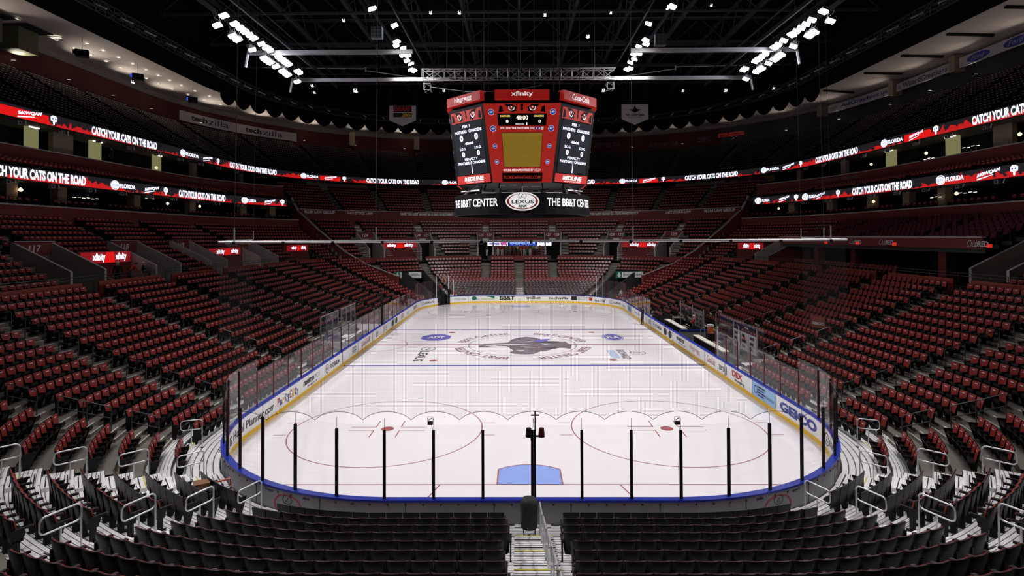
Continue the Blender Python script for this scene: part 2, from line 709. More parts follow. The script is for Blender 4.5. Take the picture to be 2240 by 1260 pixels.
for pts in ([(-2.9, 30.35), (-1.0, 30.6), (0.8, 30.5), (-1.0, 30.2)], [(-0.2, 29.6), (1.6, 29.2), (0.3, 29.1)], [(-0.3, 31.6), (1.1, 32.1), (0.4, 31.5)],
            [(-3.3, 29.9), (-2.0, 30.1), (-2.6, 29.7)], [(1.5, 30.9), (2.6, 30.7), (1.9, 30.4)], [(-0.6, 28.0), (0.2, 28.1), (-0.1, 27.6)]):
    put_poly(mb, flat(0.010), pts, icepaint('ice_white', (0.84, 0.82, 0.83)))
# adverts on the ice
OCT = [(-7.88 + 1.44 * math.cos(math.radians(22.5 + 45 * k)), 34.0 + 1.75 * math.sin(math.radians(22.5 + 45 * k))) for k in range(8)]
put_poly(mb, Z, OCT, I_PUR)
put_text(mb, 'ADT', Z2, -8.6, -7.1, 33.5, 34.5, MI, 0.05)
put_ell(mb, Z, 8.3, 34.0, 0.95, 1.75, I_PUR, 36)
put_ell(mb, Z2, 8.3, 34.0, 0.88, 1.62, MI, 36, 0.9)
put_text(mb, 'FLA', Z2, 7.75, 8.85, 33.3, 34.7, MI, 0.04)
dn = lambda x0, y0, z=0.004: (lambda u, v: (x0 + v, y0 - u, z))   # lettering that reads down the picture
put_text(mb, 'LEXUS', dn(-8.25, 27.7), 0, 3.6, 0, 0.75, I_BLK, 0.03)
put_ell(mb, Z, -7.75, 28.7, 0.62, 0.75, I_BLK, 30, 0.88)
put_text(mb, 'L', Z, -8.0, -7.5, 28.3, 29.1, I_BLK, 0.0, 0.4)
put_rect(mb, Z, 6.75, 7.4, 25.0, 28.1, I_LB)
put_text(mb, 'BROWARD', dn(7.55, 28.2), 0, 3.4, 0, 0.65, I_GRY, 0.05)
put_ell(mb, Z, 9.1, 27.0, 0.62, 0.7, I_GRY, 30, 0.86)
put_text(mb, 'FOX', Z, 8.75, 9.45, 26.75, 27.25, I_GRY, 0.03)
ice = mb.build('floor')
struct(ice, 'white ice sheet with painted lines, circles and centre emblem')

# ================================================================== BOARDS
boards = empty('rink_boards', (0, 0, 0))
tag(boards, 'white hockey rink boards with yellow kickplate, blue cap and clear glass around the ice', 'rink boards')
GAPL = (58.2, 60.0)
segs = [(-1, -9.29, GAPL[0]), (-1, GAPL[1], 70.25), (1, -9.29, 70.25)]
fac, kick, cap, back = MB(), MB(), MB(), MB()
for sd, a, b in segs:
    band(fac, RINK, a, b, sd, [(0.0, 0.20), (0.0, 1.01), (0.05, 1.01), (0.05, 0.20)], M_WHITE, True)
    band(kick, RINK, a, b, sd, [(-0.012, 0.0), (-0.012, 0.20), (0.05, 0.20), (0.05, 0.0)], M_YKICK, True)
    band(cap, RINK, a, b, sd, [(-0.02, 1.01), (-0.02, 1.075), (0.22, 1.075), (0.22, 1.01)], M_BLUE, True)
    band(back, RINK, a, b, sd, [(0.15, 0.0), (0.20, 0.0), (0.20, 1.01), (0.15, 1.01)], M_OUT, True)
for sd in (-1, 1):
    for k in range(40):                       # joints and bolts on the grey outer face
        s = -9.2 + k * 0.55
        if s > 9:
            break
        p = rp(RINK, s, sd, 0.215, 0.93)
        back.box(p, (0.05, 0.03, 0.03), M_INK, math.atan2(*rn(RINK, s, sd)[::-1]) + PI / 2)
        if k % 5 == 2:
            p = rp(RINK, s, sd, 0.203, 0.5)
            back.box(p, (0.015, 0.012, 0.98), M_INK, math.atan2(*rn(RINK, s, sd)[::-1]) + PI / 2)
for nm, b_ in (('board_facing', fac), ('kickplate', kick), ('cap_rail', cap), ('board_backing', back)):
    _o = fix_normals(b_.build(nm, boards))
    if nm == 'board_facing':
        FACING = _o
    if nm == 'board_backing':
        BACKING = _o


def advert(side, s0, s1, z0, z1, txt, m, bold=0.015, shear=0.0, name='advert_lettering', extra=None, off=-0.014):
    mb = MB()
    mid = (s0 + s1) / 2
    wd = abs(s1 - s0) * scl(RINK, mid, 0)
    mp = ring_map(RINK, side, mid, 0, off)
    if txt:
        put_text(mb, txt, mp, -wd / 2, wd / 2, z0, z1, m, bold, shear)
    if extra:
        extra(mb, mp, wd)
    return mb.build(name, FACING)


advert(-1, 6.6, 11.2, 0.42, 0.80, 'Hotel Planner.com', M_INK, 0.01)
for i, (ch, m) in enumerate(zip('PartyCity', [M_RINK, M_BINK, M_YINK, M_GINK, M_BINK, M_RINK, M_YINK, M_BINK, M_GINK])):
    a = 11.6 + i * 0.32
    ztop = 0.85 if ch in 'PCti' else 0.68
    advert(-1, a, a + 0.25, 0.28 if ch == 'y' else 0.38, ztop, ch, m, 0.03)
advert(-1, 15.2, 16.9, 0.50, 0.85, 'metro', M_INK, 0.04)
advert(-1, 17.0, 17.9, 0.50, 0.80, 'PCS', M_GINK, -0.004)
advert(-1, 15.8, 17.5, 0.30, 0.42, 'Wireless for All.', M_INK, 0.01)


def roundel(txt, r=0.27, m=M_INK):
    def f(mb, mp, wd):
        put_ell(mb, mp, -wd / 2 + r, 0.6, r, r, m, 24, 0.85)
        put_text(mb, txt, mp, -wd / 2 + r * 0.4, -wd / 2 + r * 1.6, 0.52, 0.68, m, 0.02)
    return f


def fullroundel(r=0.32):
    def f(mb, mp, wd):
        put_ell(mb, mp, 0, 0.6, r * 1.6, r, M_INK, 26)
        put_ell(mb, lambda u, v: mp(u, v), 0, 0.6, r * 1.45, r * 0.88, M_WHITE, 26, 0.86)
        put_text(mb, 'W', mp, -0.3, 0.3, 0.48, 0.72, M_WHITE, 0.02)
    return f


advert(-1, 19.0, 19.7, 0, 0, '', M_INK, extra=roundel('FOX', 0.3))
advert(-1, 19.85, 21.9, 0.44, 0.74, 'FLORIDA', M_INK, 0.02)


def bars(cols, n=4):
    def f(mb, mp, wd):
        for k in range(n):
            z = 0.36 + k * 0.13
            q = wd * (0.38 + 0.12 * ((k * 7) % 3) / 2)
            put_rect(mb, mp, -q, q, z, z + 0.07, cols[k % len(cols)])
    return f


advert(-1, 24.9, 26.1, 0, 0, '', M_INK, extra=bars([M_GINK, M_INK]), name='advert_panel')
advert(-1, 27.6, 29.7, 0.40, 0.82, 'Coca-Cola', M_RINK, 0.0, 0.3)
advert(-1, 29.9, 30.1, 0.40, 0.84, 'I', M_INK, 0.0)
advert(-1, 32.0, 33.0, 0, 0, '', M_INK, extra=bars([M_INK, M_GINK]), name='advert_panel')
advert(-1, 35.2, 36.3, 0, 0, '', M_INK, extra=bars([M_RINK, M_GINK]), name='advert_panel')
for s in (38.9, 40.6):
    advert(-1, s - 0.5, s + 0.5, 0, 0, '', M_INK, extra=fullroundel(), name='advert_roundel')
advert(-1, 42.8, 44.6, 0, 0, '', M_INK, extra=bars([M_GINK, M_RINK]), name='advert_panel')
advert(-1, 46.0, 47.4, 0, 0, '', M_INK, extra=bars([M_GINK], 3), name='advert_panel')
advert(-1, 50.4, 52.6, 0.40, 0.78, 'GEICO', M_INK, 0.02)


def lex(mb, mp, wd):
    put_ell(mb, mp, -wd / 2 + 0.3, 0.6, 0.34, 0.27, M_INK, 26, 0.86)
    put_text(mb, 'L', mp, -wd / 2 + 0.18, -wd / 2 + 0.42, 0.48, 0.76, M_INK, 0.0, 0.4)
    put_text(mb, 'LEXUS', mp, -wd / 2 + 0.75, wd / 2, 0.47, 0.73, M_INK, 0.02)


advert(-1, 54.6, 57.5, 0, 0, '', M_INK, extra=lex)
advert(-1, 61.0, 62.7, 0.45, 0.82, 'hhgregg', M_GINK, 0.0)


def selpt(mb, mp, wd):
    put_ell(mb, mp, -wd / 2 + 0.35, 0.65, 0.35, 0.28, M_GREEN, 20)
    put_rect(mb, mp, -wd / 2 + 0.33, -wd / 2 + 0.38, 0.36, 0.94, M_WHITE)
    put_poly(mb, mp, [(wd / 2 - 1.2, 0.93), (wd / 2, 0.93), (wd / 2, 0.60)], M_GREEN)
    put_text(mb, 'Select Physical Therapy', mp, -wd / 2 + 0.5, wd / 2, 0.40, 0.60, M_GREEN, 0.0)


advert(-1, 63.5, 66.7, 0, 0, '', M_INK, extra=selpt, name='advert_panel')
advert(-1, 67.4, 69.5, 0.36, 0.92, 'BB&T', M_INK, 0.04)
advert(1, 69.5, 67.4, 0.34, 0.92, 'jetBlue', M_INK, 0.012)
advert(1, 66.3, 63.5, 0.48, 0.80, 'techzilla', M_INK, 0.02)


def pinkb(mb, mp, wd):
    put_rect(mb, mp, -wd / 2, -wd / 2 + 0.8, 0.38, 0.92, M_INK)
    put_ell(mb, mp, -wd / 2 + 0.3, 0.7, 0.16, 0.16, M_YINK, 12)
    put_rect(mb, mp, -wd / 2 + 0.45, -wd / 2 + 0.75, 0.4, 0.7, M_RINK)
    put_text(mb, 'PINK AT THE RINK', mp, -wd / 2 + 0.9, wd / 2 - 0.6, 0.68, 0.9, M_GINK, 0.01)
    put_text(mb, 'FEBRUARY 25', mp, -wd / 2 + 0.9, wd / 2 - 0.7, 0.42, 0.62, M_GINK, 0.01)
    put_rect(mb, mp, wd / 2 - 0.5, wd / 2, 0.42, 0.9, M_RINK)
    put_rect(mb, lambda u, v: mp(u, v), wd / 2 - 0.44, wd / 2 - 0.06, 0.5, 0.82, M_WHITE)


advert(1, 63.1, 60.0, 0, 0, '', M_INK, extra=pinkb, name='advert_panel')
advert(1, 59.6, 57.9, 0.36, 0.62, 'NHL.COM', M_INK, 0.02)
advert(1, 57.0, 54.2, 0, 0, '', M_INK, extra=lex)
advert(1, 53.6, 52.4, 0, 0, '', M_INK, extra=bars([M_GINK], 2), name='advert_panel')
advert(1, 50.6, 48.3, 0, 0, '', M_INK, extra=lambda mb, mp, wd: (put_rect(mb, mp, -wd / 2, wd / 2, 0.22, 1.0, M_LBLUE), bars([M_WHITE, M_BINK])(mb, lambda u, v: mp(u * 0.8, v), wd)), name='advert_panel')
advert(1, 46.6, 44.0, 0.40, 0.80, 'Party City', M_GINK, 0.01)
advert(1, 39.7, 39.1, 0, 0, '', M_INK, extra=bars([M_INK], 4), name='advert_panel')
advert(1, 37.9, 37.2, 0, 0, '', M_INK, extra=roundel('FOX', 0.3))
advert(1, 37.0, 34.7, 0.44, 0.74, 'FLORIDA', M_INK, 0.02)
for s in (33.4, 31.8):
    advert(1, s + 0.5, s - 0.5, 0, 0, '', M_INK, extra=fullroundel(), name='advert_roundel')
advert(1, 29.8, 27.6, 0.55, 0.90, 'metro', M_INK, 0.04)
advert(1, 29.2, 27.2, 0.36, 0.46, 'Wireless for All.', M_INK, 0.01)
advert(1, 26.2, 23.8, 0.42, 0.84, 'hhgregg', M_RINK, -0.01)
advert(1, 22.2, 20.6, 0.40, 0.84, 'Coca-Cola', M_RINK, 0.0, 0.3)
advert(1, 19.9, 18.9, 0.40, 0.72, 'zero', M_INK, 0.0)
advert(1, 18.6, 18.5, 0.32, 0.84, 'I', M_INK, 0.03)
advert(1, 17.6, 16.0, 0.52, 0.90, 'DEX', M_RINK, 0.05)
advert(1, 17.2, 15.7, 0.26, 0.46, 'imaging', M_INK, 0.01)


def blueb(mb, mp, wd):
    put_rect(mb, mp, -wd / 2, wd / 2, 0.21, 1.0, M_LBLUE)
    f = lambda u, v: tuple(np.array(mp(u, v)) * np.array((0.9997, 1, 1)))
    put_rect(mb, f, -wd / 2, -wd / 2 + 0.05, 0.21, 1.0, M_BINK)
    for k in range(4):
        put_rect(mb, f, -0.75, 0.1 + 0.15 * (k % 2), 0.34 + k * 0.15, 0.43 + k * 0.15, M_INK if k % 2 else M_BINK)
    put_ell(mb, f, -0.95, 0.62, 0.24, 0.24, M_BINK, 16, 0.7)
    put_text(mb, 'FOUNDATION', f, 0.25, 1.25, 0.42, 0.58, M_BINK, 0.01)


advert(1, 14.6, 11.7, 0, 0, '', M_INK, extra=blueb, name='advert_panel')
advert(1, 11.2, 7.6, 0.36, 0.84, 'GEICO', M_BINK, 0.05)
advert(1, 6.6, 4.6, 0, 0, '', M_INK, extra=lex)
advert(-1, 4.4, 6.3, 0.4, 0.8, 'LEXUS', M_INK, 0.01)
for sd in (-1, 1):
    for s0 in (-1.35, 2.9):
        mb = MB()
        mp = (lambda sd, s0: (lambda u, v: rp(RINK, s0 + (-u if sd < 0 else u), sd, 0.208, 0.58 + v)))(sd, s0)
        put_ell(mb, mp, 0, -0.03, 0.58, 0.36, M_RINK if s0 < 0 else M_INK, 36, 0.90)
        put_ell(mb, mp, 0, 0.17, 0.20, 0.15, M_INK, 26, 0.86)
        put_text(mb, 'L', mp, -0.07, 0.08, 0.10, 0.24, M_INK, 0.0, 0.4)
        put_text(mb, 'LEXUS', mp, -0.40, 0.40, -0.16, -0.02, M_INK, 0.02)
        put_text(mb, 'RINK', mp, -0.2, 0.2, -0.32, -0.21, M_INK, 0.03)
        for q in (-0.75, 0.75):
            put_rect(mb, mp, q - 0.13, q + 0.13, 0.30, 0.35, M_INK)
        mb.build('advert_lettering', BACKING)

# joints in the facing (black gate lines)
mb = MB()
for sd, ss in ((-1, (22.6, 31.0, 34.9, 39.3, 63.0)), (1, (18.8, 22.7, 30.9, 38.9, 58.0))):
    for s in ss:
        p = rp(RINK, s, sd, -0.006, 0.6)
        mb.box(p, (0.02, 0.05, 0.82), M_INK)
mb.build('gate_joint', FACING)

# glass panes and stanchions
def gtop(s):
    return 3.35 if (s < 8.6 or s > 52.4) else 2.78


def pane(side, a, b, off=0.10, z0=1.075, z1=None, parent=boards):
    z1 = z1 or gtop((a + b) / 2)
    mb = MB()
    p, q = rp(RINK, a, side, off - 0.006), rp(RINK, b, side, off - 0.006)
    p2, q2 = rp(RINK, a, side, off + 0.006), rp(RINK, b, side, off + 0.006)
    vs = [(*p[:2], z0), (*q[:2], z0), (*q2[:2], z0), (*p2[:2], z0), (*p[:2], z1), (*q[:2], z1), (*q2[:2], z1), (*p2[:2], z1)]
    mb.add(vs, [(0, 1, 5, 4), (2, 3, 7, 6), (4, 5, 6, 7), (3, 2, 1, 0), (1, 2, 6, 5), (3, 0, 4, 7)], M_GLASS)
    o = fix_normals(mb.build('glass_pane', parent))
    return o


def stanch(side, s, near, z1=None, off=0.10, name='stanchion'):
    z1 = z1 or gtop(s)
    mb = MB()
    n = rn(RINK, s, side)
    rz = math.atan2(n[1], n[0]) + PI / 2
    m = M_BLACK if near else M_REDP
    wd = 0.085 if near else 0.045
    p = rp(RINK, s, side, off, (1.075 + z1 - (0.15 if near else 0)) / 2)
    mb.box(p, (wd, 0.07, z1 - 1.075 - (0.15 if near else 0)), m, rz)
    if near:
        p = rp(RINK, s, side, off - 0.045, (1.075 + z1 - 0.15) / 2)
        mb.box(p, (wd * 0.55, 0.02, z1 - 1.3), M_REDP, rz)
        mb.tube([rp(RINK, s, side, off, z1 - 0.15), rp(RINK, s, side, off, z1 + 0.22)], 0.006, M_INK, 5)
    return mb.build(name, boards)


M_REDP = mat('dark_red_post', (0.13, 0.012, 0.015), 0.4)
for sd in (-1, 1):
    st = [-9.29 + 1.54 * k for k in range(12)]
    if sd > 0:
        st = st[1:]
    prev = -9.29
    stations = [-9.29 + 1.54 * k for k in range(12)]
    lo = stations[-1]
    side_st = [lo + (52.43 - lo) / 24 * k for k in range(1, 25)]
    far_st = [52.43 + (70.25 - 52.43) / 11 * k for k in range(1, 12)]
    allst = stations + side_st + far_st
    for a, b in zip(allst[:-1], allst[1:]):
        mid = (a + b) / 2
        if sd > 0 and 20.6 < mid < 40.3:
            continue
        if sd < 0 and GAPL[0] - 0.6 < mid < GAPL[1] + 0.6:
            continue
        pane(sd, a, b)
    for s in allst:
        if sd > 0 and (20.9 < s < 40.0 or abs(s + 9.29) < 0.1 or s > 70.2):
            continue
        if sd < 0 and GAPL[0] < s < GAPL[1]:
            continue
        if s == allst[0]:
            continue
        stanch(sd, s, s < 8.0)
stanch(-1, -9.29, True)
# tall black door posts on the left and the pale posts at the open gate
mb = MB()
for s in (34.6, 35.0):
    p = rp(RINK, s, -1, 0.1, 2.2)
    mb.box(p, (0.12, 0.16, 3.1), M_BLACK)
mb.build('gate_post', boards)
mb = MB()
for s in (58.1, 60.1, 60.9):
    p = rp(RINK, s, -1, 0.1, 2.3)
    mb.box(p, (0.09, 0.09, 3.2 if s < 60.5 else 2.4), M_STEEL)
mb.build('gate_post', boards)
mb = MB()
p = rp(RINK, 60.15, -1, 0.05, 1.0)
mb.box(p, (0.28, 0.3, 2.2), M_BLACK)
mb.build('gate_post', boards)
for sd in (1,):
    mb = MB()
    for s in (58.3, 59.4):
        p = rp(RINK, s, 1, 0.1, 2.4)
        mb.box(p, (0.07, 0.07, 3.0), M_STEEL)
    mb.build('gate_post', boards)

# ================================================================== NET
NETM = glass_mat('black_net_mesh', 1.0, 1.0, 0.5, 0.0)
_nt = NETM.node_tree
_nt.nodes.clear()
_o = _nt.nodes.new('ShaderNodeOutputMaterial')
_t = _nt.nodes.new('ShaderNodeBsdfTransparent')
_d = _nt.nodes.new('ShaderNodeBsdfDiffuse')
_d.inputs[0].default_value = (0.05, 0.05, 0.05, 1)
_m = _nt.nodes.new('ShaderNodeMixShader')
_uv = _nt.nodes.new('ShaderNodeTexCoord')
_br = _nt.nodes.new('ShaderNodeTexBrick')
_br.offset = 0.0
_br.inputs['Scale'].default_value = 1.0
_br.inputs['Mortar Size'].default_value = 0.0013
_br.inputs['Brick Width'].default_value = 0.042
_br.inputs['Row Height'].default_value = 0.042
_br.inputs['Color1'].default_value = (0, 0, 0, 1)
_br.inputs['Color2'].default_value = (0, 0, 0, 1)
_br.inputs['Mortar'].default_value = (1, 1, 1, 1)
_nt.links.new(_uv.outputs['UV'], _br.inputs['Vector'])
_nt.links.new(_br.outputs['Color'], _m.inputs[0])
_nt.links.new(_t.outputs[0], _m.inputs[1])
_nt.links.new(_d.outputs[0], _m.inputs[2])
_nt.links.new(_m.outputs[0], _o.inputs[0])

net = empty('safety_net', (0, 0.0, 9.1))
tag(net, 'fine black safety net hanging from a long steel pipe behind the near goal', 'net')
NETP = [(-13.3, 9.5), (-11.9, 5.0), (-9.9, 0.05)] + [(-9.9 + 1.5231 * k, 0.05) for k in range(1, 13)] + [(9.9, 0.05), (11.9, 5.0), (13.3, 9.5)]
mb = MB()
mb.uv = []
uacc = 0
for i in range(len(NETP) - 1):
    a, b = NETP[i], NETP[i + 1]
    L = math.hypot(b[0] - a[0], b[1] - a[1])
    N = 8
    for k in range(N):
        t0, t1 = k / N, (k + 1) / N
        zb = lambda t: -5.62 + 0.26 * (4 * t * (1 - t)) ** 0.8 - 9.1 + 9.1
        P = lambda t, z: (a[0] + (b[0] - a[0]) * t, a[1] + (b[1] - a[1]) * t, z)
        mb.face([P(t0, zb(t0)), P(t1, zb(t1)), P(t1, 0), P(t0, 0)], NETM)
        mb.uv.append([(uacc + L * t0, zb(t0)), (uacc + L * t1, zb(t1)), (uacc + L * t1, 0), (uacc + L * t0, 0)])
    uacc += L
nm_ = mb.build('mesh', net)
mb = MB()
for i in range(len(NETP) - 1):
    a, b = NETP[i], NETP[i + 1]
    pts = []
    for k in range(9):
        t = k / 8
        pts.append((a[0] + (b[0] - a[0]) * t, a[1] + (b[1] - a[1]) * t, -5.62 + 0.26 * (4 * t * (1 - t)) ** 0.8))
    mb.tube(pts, 0.008, M_INK, 5)
mb.build('bottom_cord', net)
mb = MB()
mb.tube([(-9.9, 0, 0), (9.9, 0, 0)], 0.035, M_STEEL, 8)
mb.tube([(-9.9, 0, 0), (-11.9, 5, 0), (-13.3, 9.5, 0.02)], 0.03, M_STEEL, 8)
mb.tube([(9.9, 0, 0), (11.9, 5, 0), (13.3, 9.5, 0.02)], 0.03, M_STEEL, 8)
for k in range(13):
    x = -9.4 + k * 1.566
    mb.box((x, 0, -0.03), (0.09, 0.09, 0.1), M_INK)
mb.build('pipe', net)
mb = MB()
for x, y in ((-9.4, 0), (9.4, 0), (-11.9, 5), (11.9, 5), (-13.2, 9.4), (13.2, 9.4), (-4.9, 0), (3.2, 0)):
    mb.tube([(x, y, 0.03), (x * 1.0, y, 0.45)], 0.02, M_STEEL, 6)
    mb.tube([(x, y, 0.4), (x * 0.985, y + 0.5, 27)], 0.009, M_DGREY, 4)
mb.build('hanging_cable', net)

# ================================================================== LOWER BOWL
M_GLINT = mat('painted_glint', (0.8, 0.74, 0.72), 0.3)  # painted highlight: pale quads imitate the glint on each seat back
PK = 0.86


def zt(d):
    k = (d - 1.6) / 0.82
    return 0.3 + 0.233 * k + 0.0036 * k * k if k > 0 else 0.3 + 0.1 * k


ZFAR = [.365, .475, .615, .765, .935, 1.115, 1.315, 1.515, 1.745, 1.975, 2.235, 2.585, 2.945, 3.375, 3.805, 4.335, 4.865]


def row_d(k, s=20.0):
    return 1.6 + PK * k if s > 3.4 else 1.1 + 0.82 * k       # line of the seat backs of row k


def row_z(k, s=20.0):
    if s > 57.9:
        return ZFAR[k]
    return zt(row_d(k)) if s > 3.4 else 0.315 + 0.233 * k + (0.02 * (k - 8) ** 1.5 if k > 8 else 0)


def tread_mat(name, col, stripe, n):
    m = bpy.data.materials.new(name)
    m.use_nodes = True
    nt = m.node_tree
    b = nt.nodes['Principled BSDF']
    b.inputs['Roughness'].default_value = 0.45
    tc = nt.nodes.new('ShaderNodeTexCoord')
    sp = nt.nodes.new('ShaderNodeSeparateXYZ')
    nt.links.new(tc.outputs['UV'], sp.inputs[0])
    mu = nt.nodes.new('ShaderNodeMath')
    mu.operation = 'MULTIPLY'
    mu.inputs[1].default_value = n
    nt.links.new(sp.outputs['Y'], mu.inputs[0])
    fr = nt.nodes.new('ShaderNodeMath')
    fr.operation = 'FRACT'
    nt.links.new(mu.outputs[0], fr.inputs[0])
    lt = nt.nodes.new('ShaderNodeMath')
    lt.operation = 'LESS_THAN'
    lt.inputs[1].default_value = stripe
    nt.links.new(fr.outputs[0], lt.inputs[0])
    nz = nt.nodes.new('ShaderNodeTexNoise')
    nz.inputs['Scale'].default_value = 2.5
    nz.inputs['Detail'].default_value = 5
    nt.links.new(tc.outputs['Object'], nz.inputs['Vector'])
    c1 = nt.nodes.new('ShaderNodeMix')
    c1.data_type = 'RGBA'
    c1.inputs['A'].default_value = tuple(c * 0.72 for c in col) + (1,)
    c1.inputs['B'].default_value = tuple(col) + (1,)
    nt.links.new(nz.outputs['Fac'], c1.inputs['Factor'])
    mx = nt.nodes.new('ShaderNodeMix')
    mx.data_type = 'RGBA'
    nt.links.new(lt.outputs[0], mx.inputs['Factor'])
    nt.links.new(c1.outputs['Result'], mx.inputs['A'])
    mx.inputs['B'].default_value = (0.04, 0.04, 0.045, 1)
    nt.links.new(mx.outputs['Result'], b.inputs['Base Color'])
    return m


M_ALU = tread_mat('aluminium_deck', (0.86, 0.84, 0.84), 0.17, 7)
M_WALU = mat('white_aluminium', (0.84, 0.83, 0.82), 0.4, var=0.06)


def terrace(name, ring, rows, s0, s1, side, matf, cuts=None, label=None):
    """rows = [(front off, back off, z)]; matf(k) -> (tread material, riser material); cuts[k] = list of (sa, sb) left out"""
    mb = MB()
    mb.uv = []
    zp = rows[0][2] - 0.3
    for k, (o0, o1, z) in enumerate(rows):
        ivs = [(s0, s1)]
        for (ca, cb) in (cuts(k) if cuts else []):
            nv = []
            for a, b in ivs:
                if cb <= a or ca >= b:
                    nv.append((a, b))
                    continue
                if ca > a:
                    nv.append((a, ca))
                if cb < b:
                    nv.append((cb, b))
            ivs = nv
        mt, mr = matf(k)
        for a, b in ivs:
            ss = srange(ring, a, b)
            for i in range(len(ss) - 1):
                A = [rp(ring, ss[i], side, o0, zp), rp(ring, ss[i + 1], side, o0, zp), rp(ring, ss[i + 1], side, o0, z), rp(ring, ss[i], side, o0, z)]
                B = [rp(ring, ss[i], side, o0, z), rp(ring, ss[i + 1], side, o0, z), rp(ring, ss[i + 1], side, o1, z), rp(ring, ss[i], side, o1, z)]
                if side > 0:
                    A, B = A[::-1], B[::-1]
                    uvb = [(0, 1), (1, 1), (1, 0), (0, 0)]
                else:
                    uvb = [(0, 0), (1, 0), (1, 1), (0, 1)]
                mb.face(A, mr)
                mb.uv.append([(0, 0.5)] * 4)
                mb.face(B, mt)
                mb.uv.append(uvb)
        zp = z
    o = mb.build(name)
    struct(o, label)
    return o


NROW = 17
LOWROWS = [(0.22 if k == 0 else row_d(k) - 0.60, row_d(k) + PK - 0.60, row_z(k)) for k in range(NROW)]
NEARROWS = [(0.22 if k == 0 else row_d(k, 0) - 0.57, row_d(k, 0) + 0.82 - 0.57, row_z(k, 0)) for k in range(NROW)]
FARROWS = [(a, b, ZFAR[k]) for k, (a, b, c) in enumerate(LOWROWS)]
CONC = lambda k: (M_CONC, M_CONC)
ALU7 = lambda k: (M_ALU, M_DGREY) if k <= 7 else (M_CONC, M_CONC)
ALU1 = lambda k: (M_ALU, M_DGREY) if k <= 1 else (M_CONC, M_CONC)
for sd in (-1, 1):
    w_ = 'left' if sd < 0 else 'right'
    terrace('near_end_terrace', RINK, NEARROWS, -9.29, 3.47, sd, ALU7, label='pale aluminium seating deck behind the near goal, %s half' % w_)
    terrace('side_terrace', RINK, LOWROWS, 3.47, 57.9, sd, ALU1, cuts=lambda k, sd=sd: ([(21.0, 40.2)] if sd > 0 else [(25.9, 35.9)]) if k < 3 else [], label='concrete lower seating steps along the %s side of the ice' % w_)
    terrace('far_end_terrace', RINK, FARROWS, 57.9, 70.25, sd, CONC,
            cuts=lambda k: [(58.7, 60.2)] if k < 8 else [], label='concrete lower seating steps at the far end, %s half' % w_)

A56, A33, A15 = -1.03, 2.80, 6.30
SIDEA = [10.6, 19.5, 27.6, 35.8, 44.6, 52.9]
AISLES = {-1: [A56, A33, A15] + SIDEA + [55.52, 58.55, 61.6, 65.4, 70.25],
          1: [A56, A33, A15] + SIDEA + [55.52, 58.55, 61.6, 65.4, 70.25]}
CENTER = -9.29


def aisle_rows(s):
    if s == 65.4:
        return range(10, NROW)
    if s == 58.55:
        return range(8, NROW)
    return range(NROW)


# aisle steps: a half step between rows plus pale nosings
for sd in (-1, 1):
    mb = MB()
    for s in AISLES[sd] + ([CENTER] if sd < 0 else []):
        if s == 70.25 and sd > 0:
            continue
        for k in aisle_rows(s):
            if s == CENTER and k > 11:
                continue
            z = row_z(k, s)
            zl = row_z(k - 1, s) if k else 0.0
            d0 = (LOWROWS if s > 3.4 else NEARROWS)[k][0]
            n = rn(RINK, s, sd)
            rz = math.atan2(n[1], n[0]) - PI / 2
            white = (s in (A56, A33, CENTER) and k <= 7) or (s > 57 and k <= 7) or (s < 7 and k <= 1)
            mt = M_WALU if white else M_CONC
            if k:
                p = rp(RINK, s, sd, d0 - 0.15, (z + zl) / 2 - 0.06)
                mb.box((p[0], p[1], (z + zl) / 2 / 2 + zl / 2), (1.12, 0.30, (z - zl) / 2), mt, rz)
                p = rp(RINK, s, sd, d0 - 0.28, (z + zl) / 2 + 0.012)
                mb.box(p, (1.12, 0.03, 0.015), (M_YEL if k % 2 else M_WALU) if white else M_NOSE, rz)
            p = rp(RINK, s, sd, d0 + 0.03, z + 0.012)
            mb.box(p, (1.12, 0.06, 0.02), M_WALU if white else M_NOSE, rz)
            if white:
                mb.box(rp(RINK, s, sd, d0 + 0.16, z + 0.008), (1.12, 0.03, 0.015), M_CAST, rz)
                mb.box(rp(RINK, s, sd, d0 - 0.12, (z + zl) / 2 + 0.008), (1.0, 0.03, 0.012), M_CAST, rz)
            if s > 55 or not white:
                p = rp(RINK, s, sd, d0 + 0.45, z + 0.006)
    o = mb.build('aisle_steps')
    struct(o, 'pale edged aisle steps of the %s side lower seating' % ('left' if sd < 0 else 'right'))

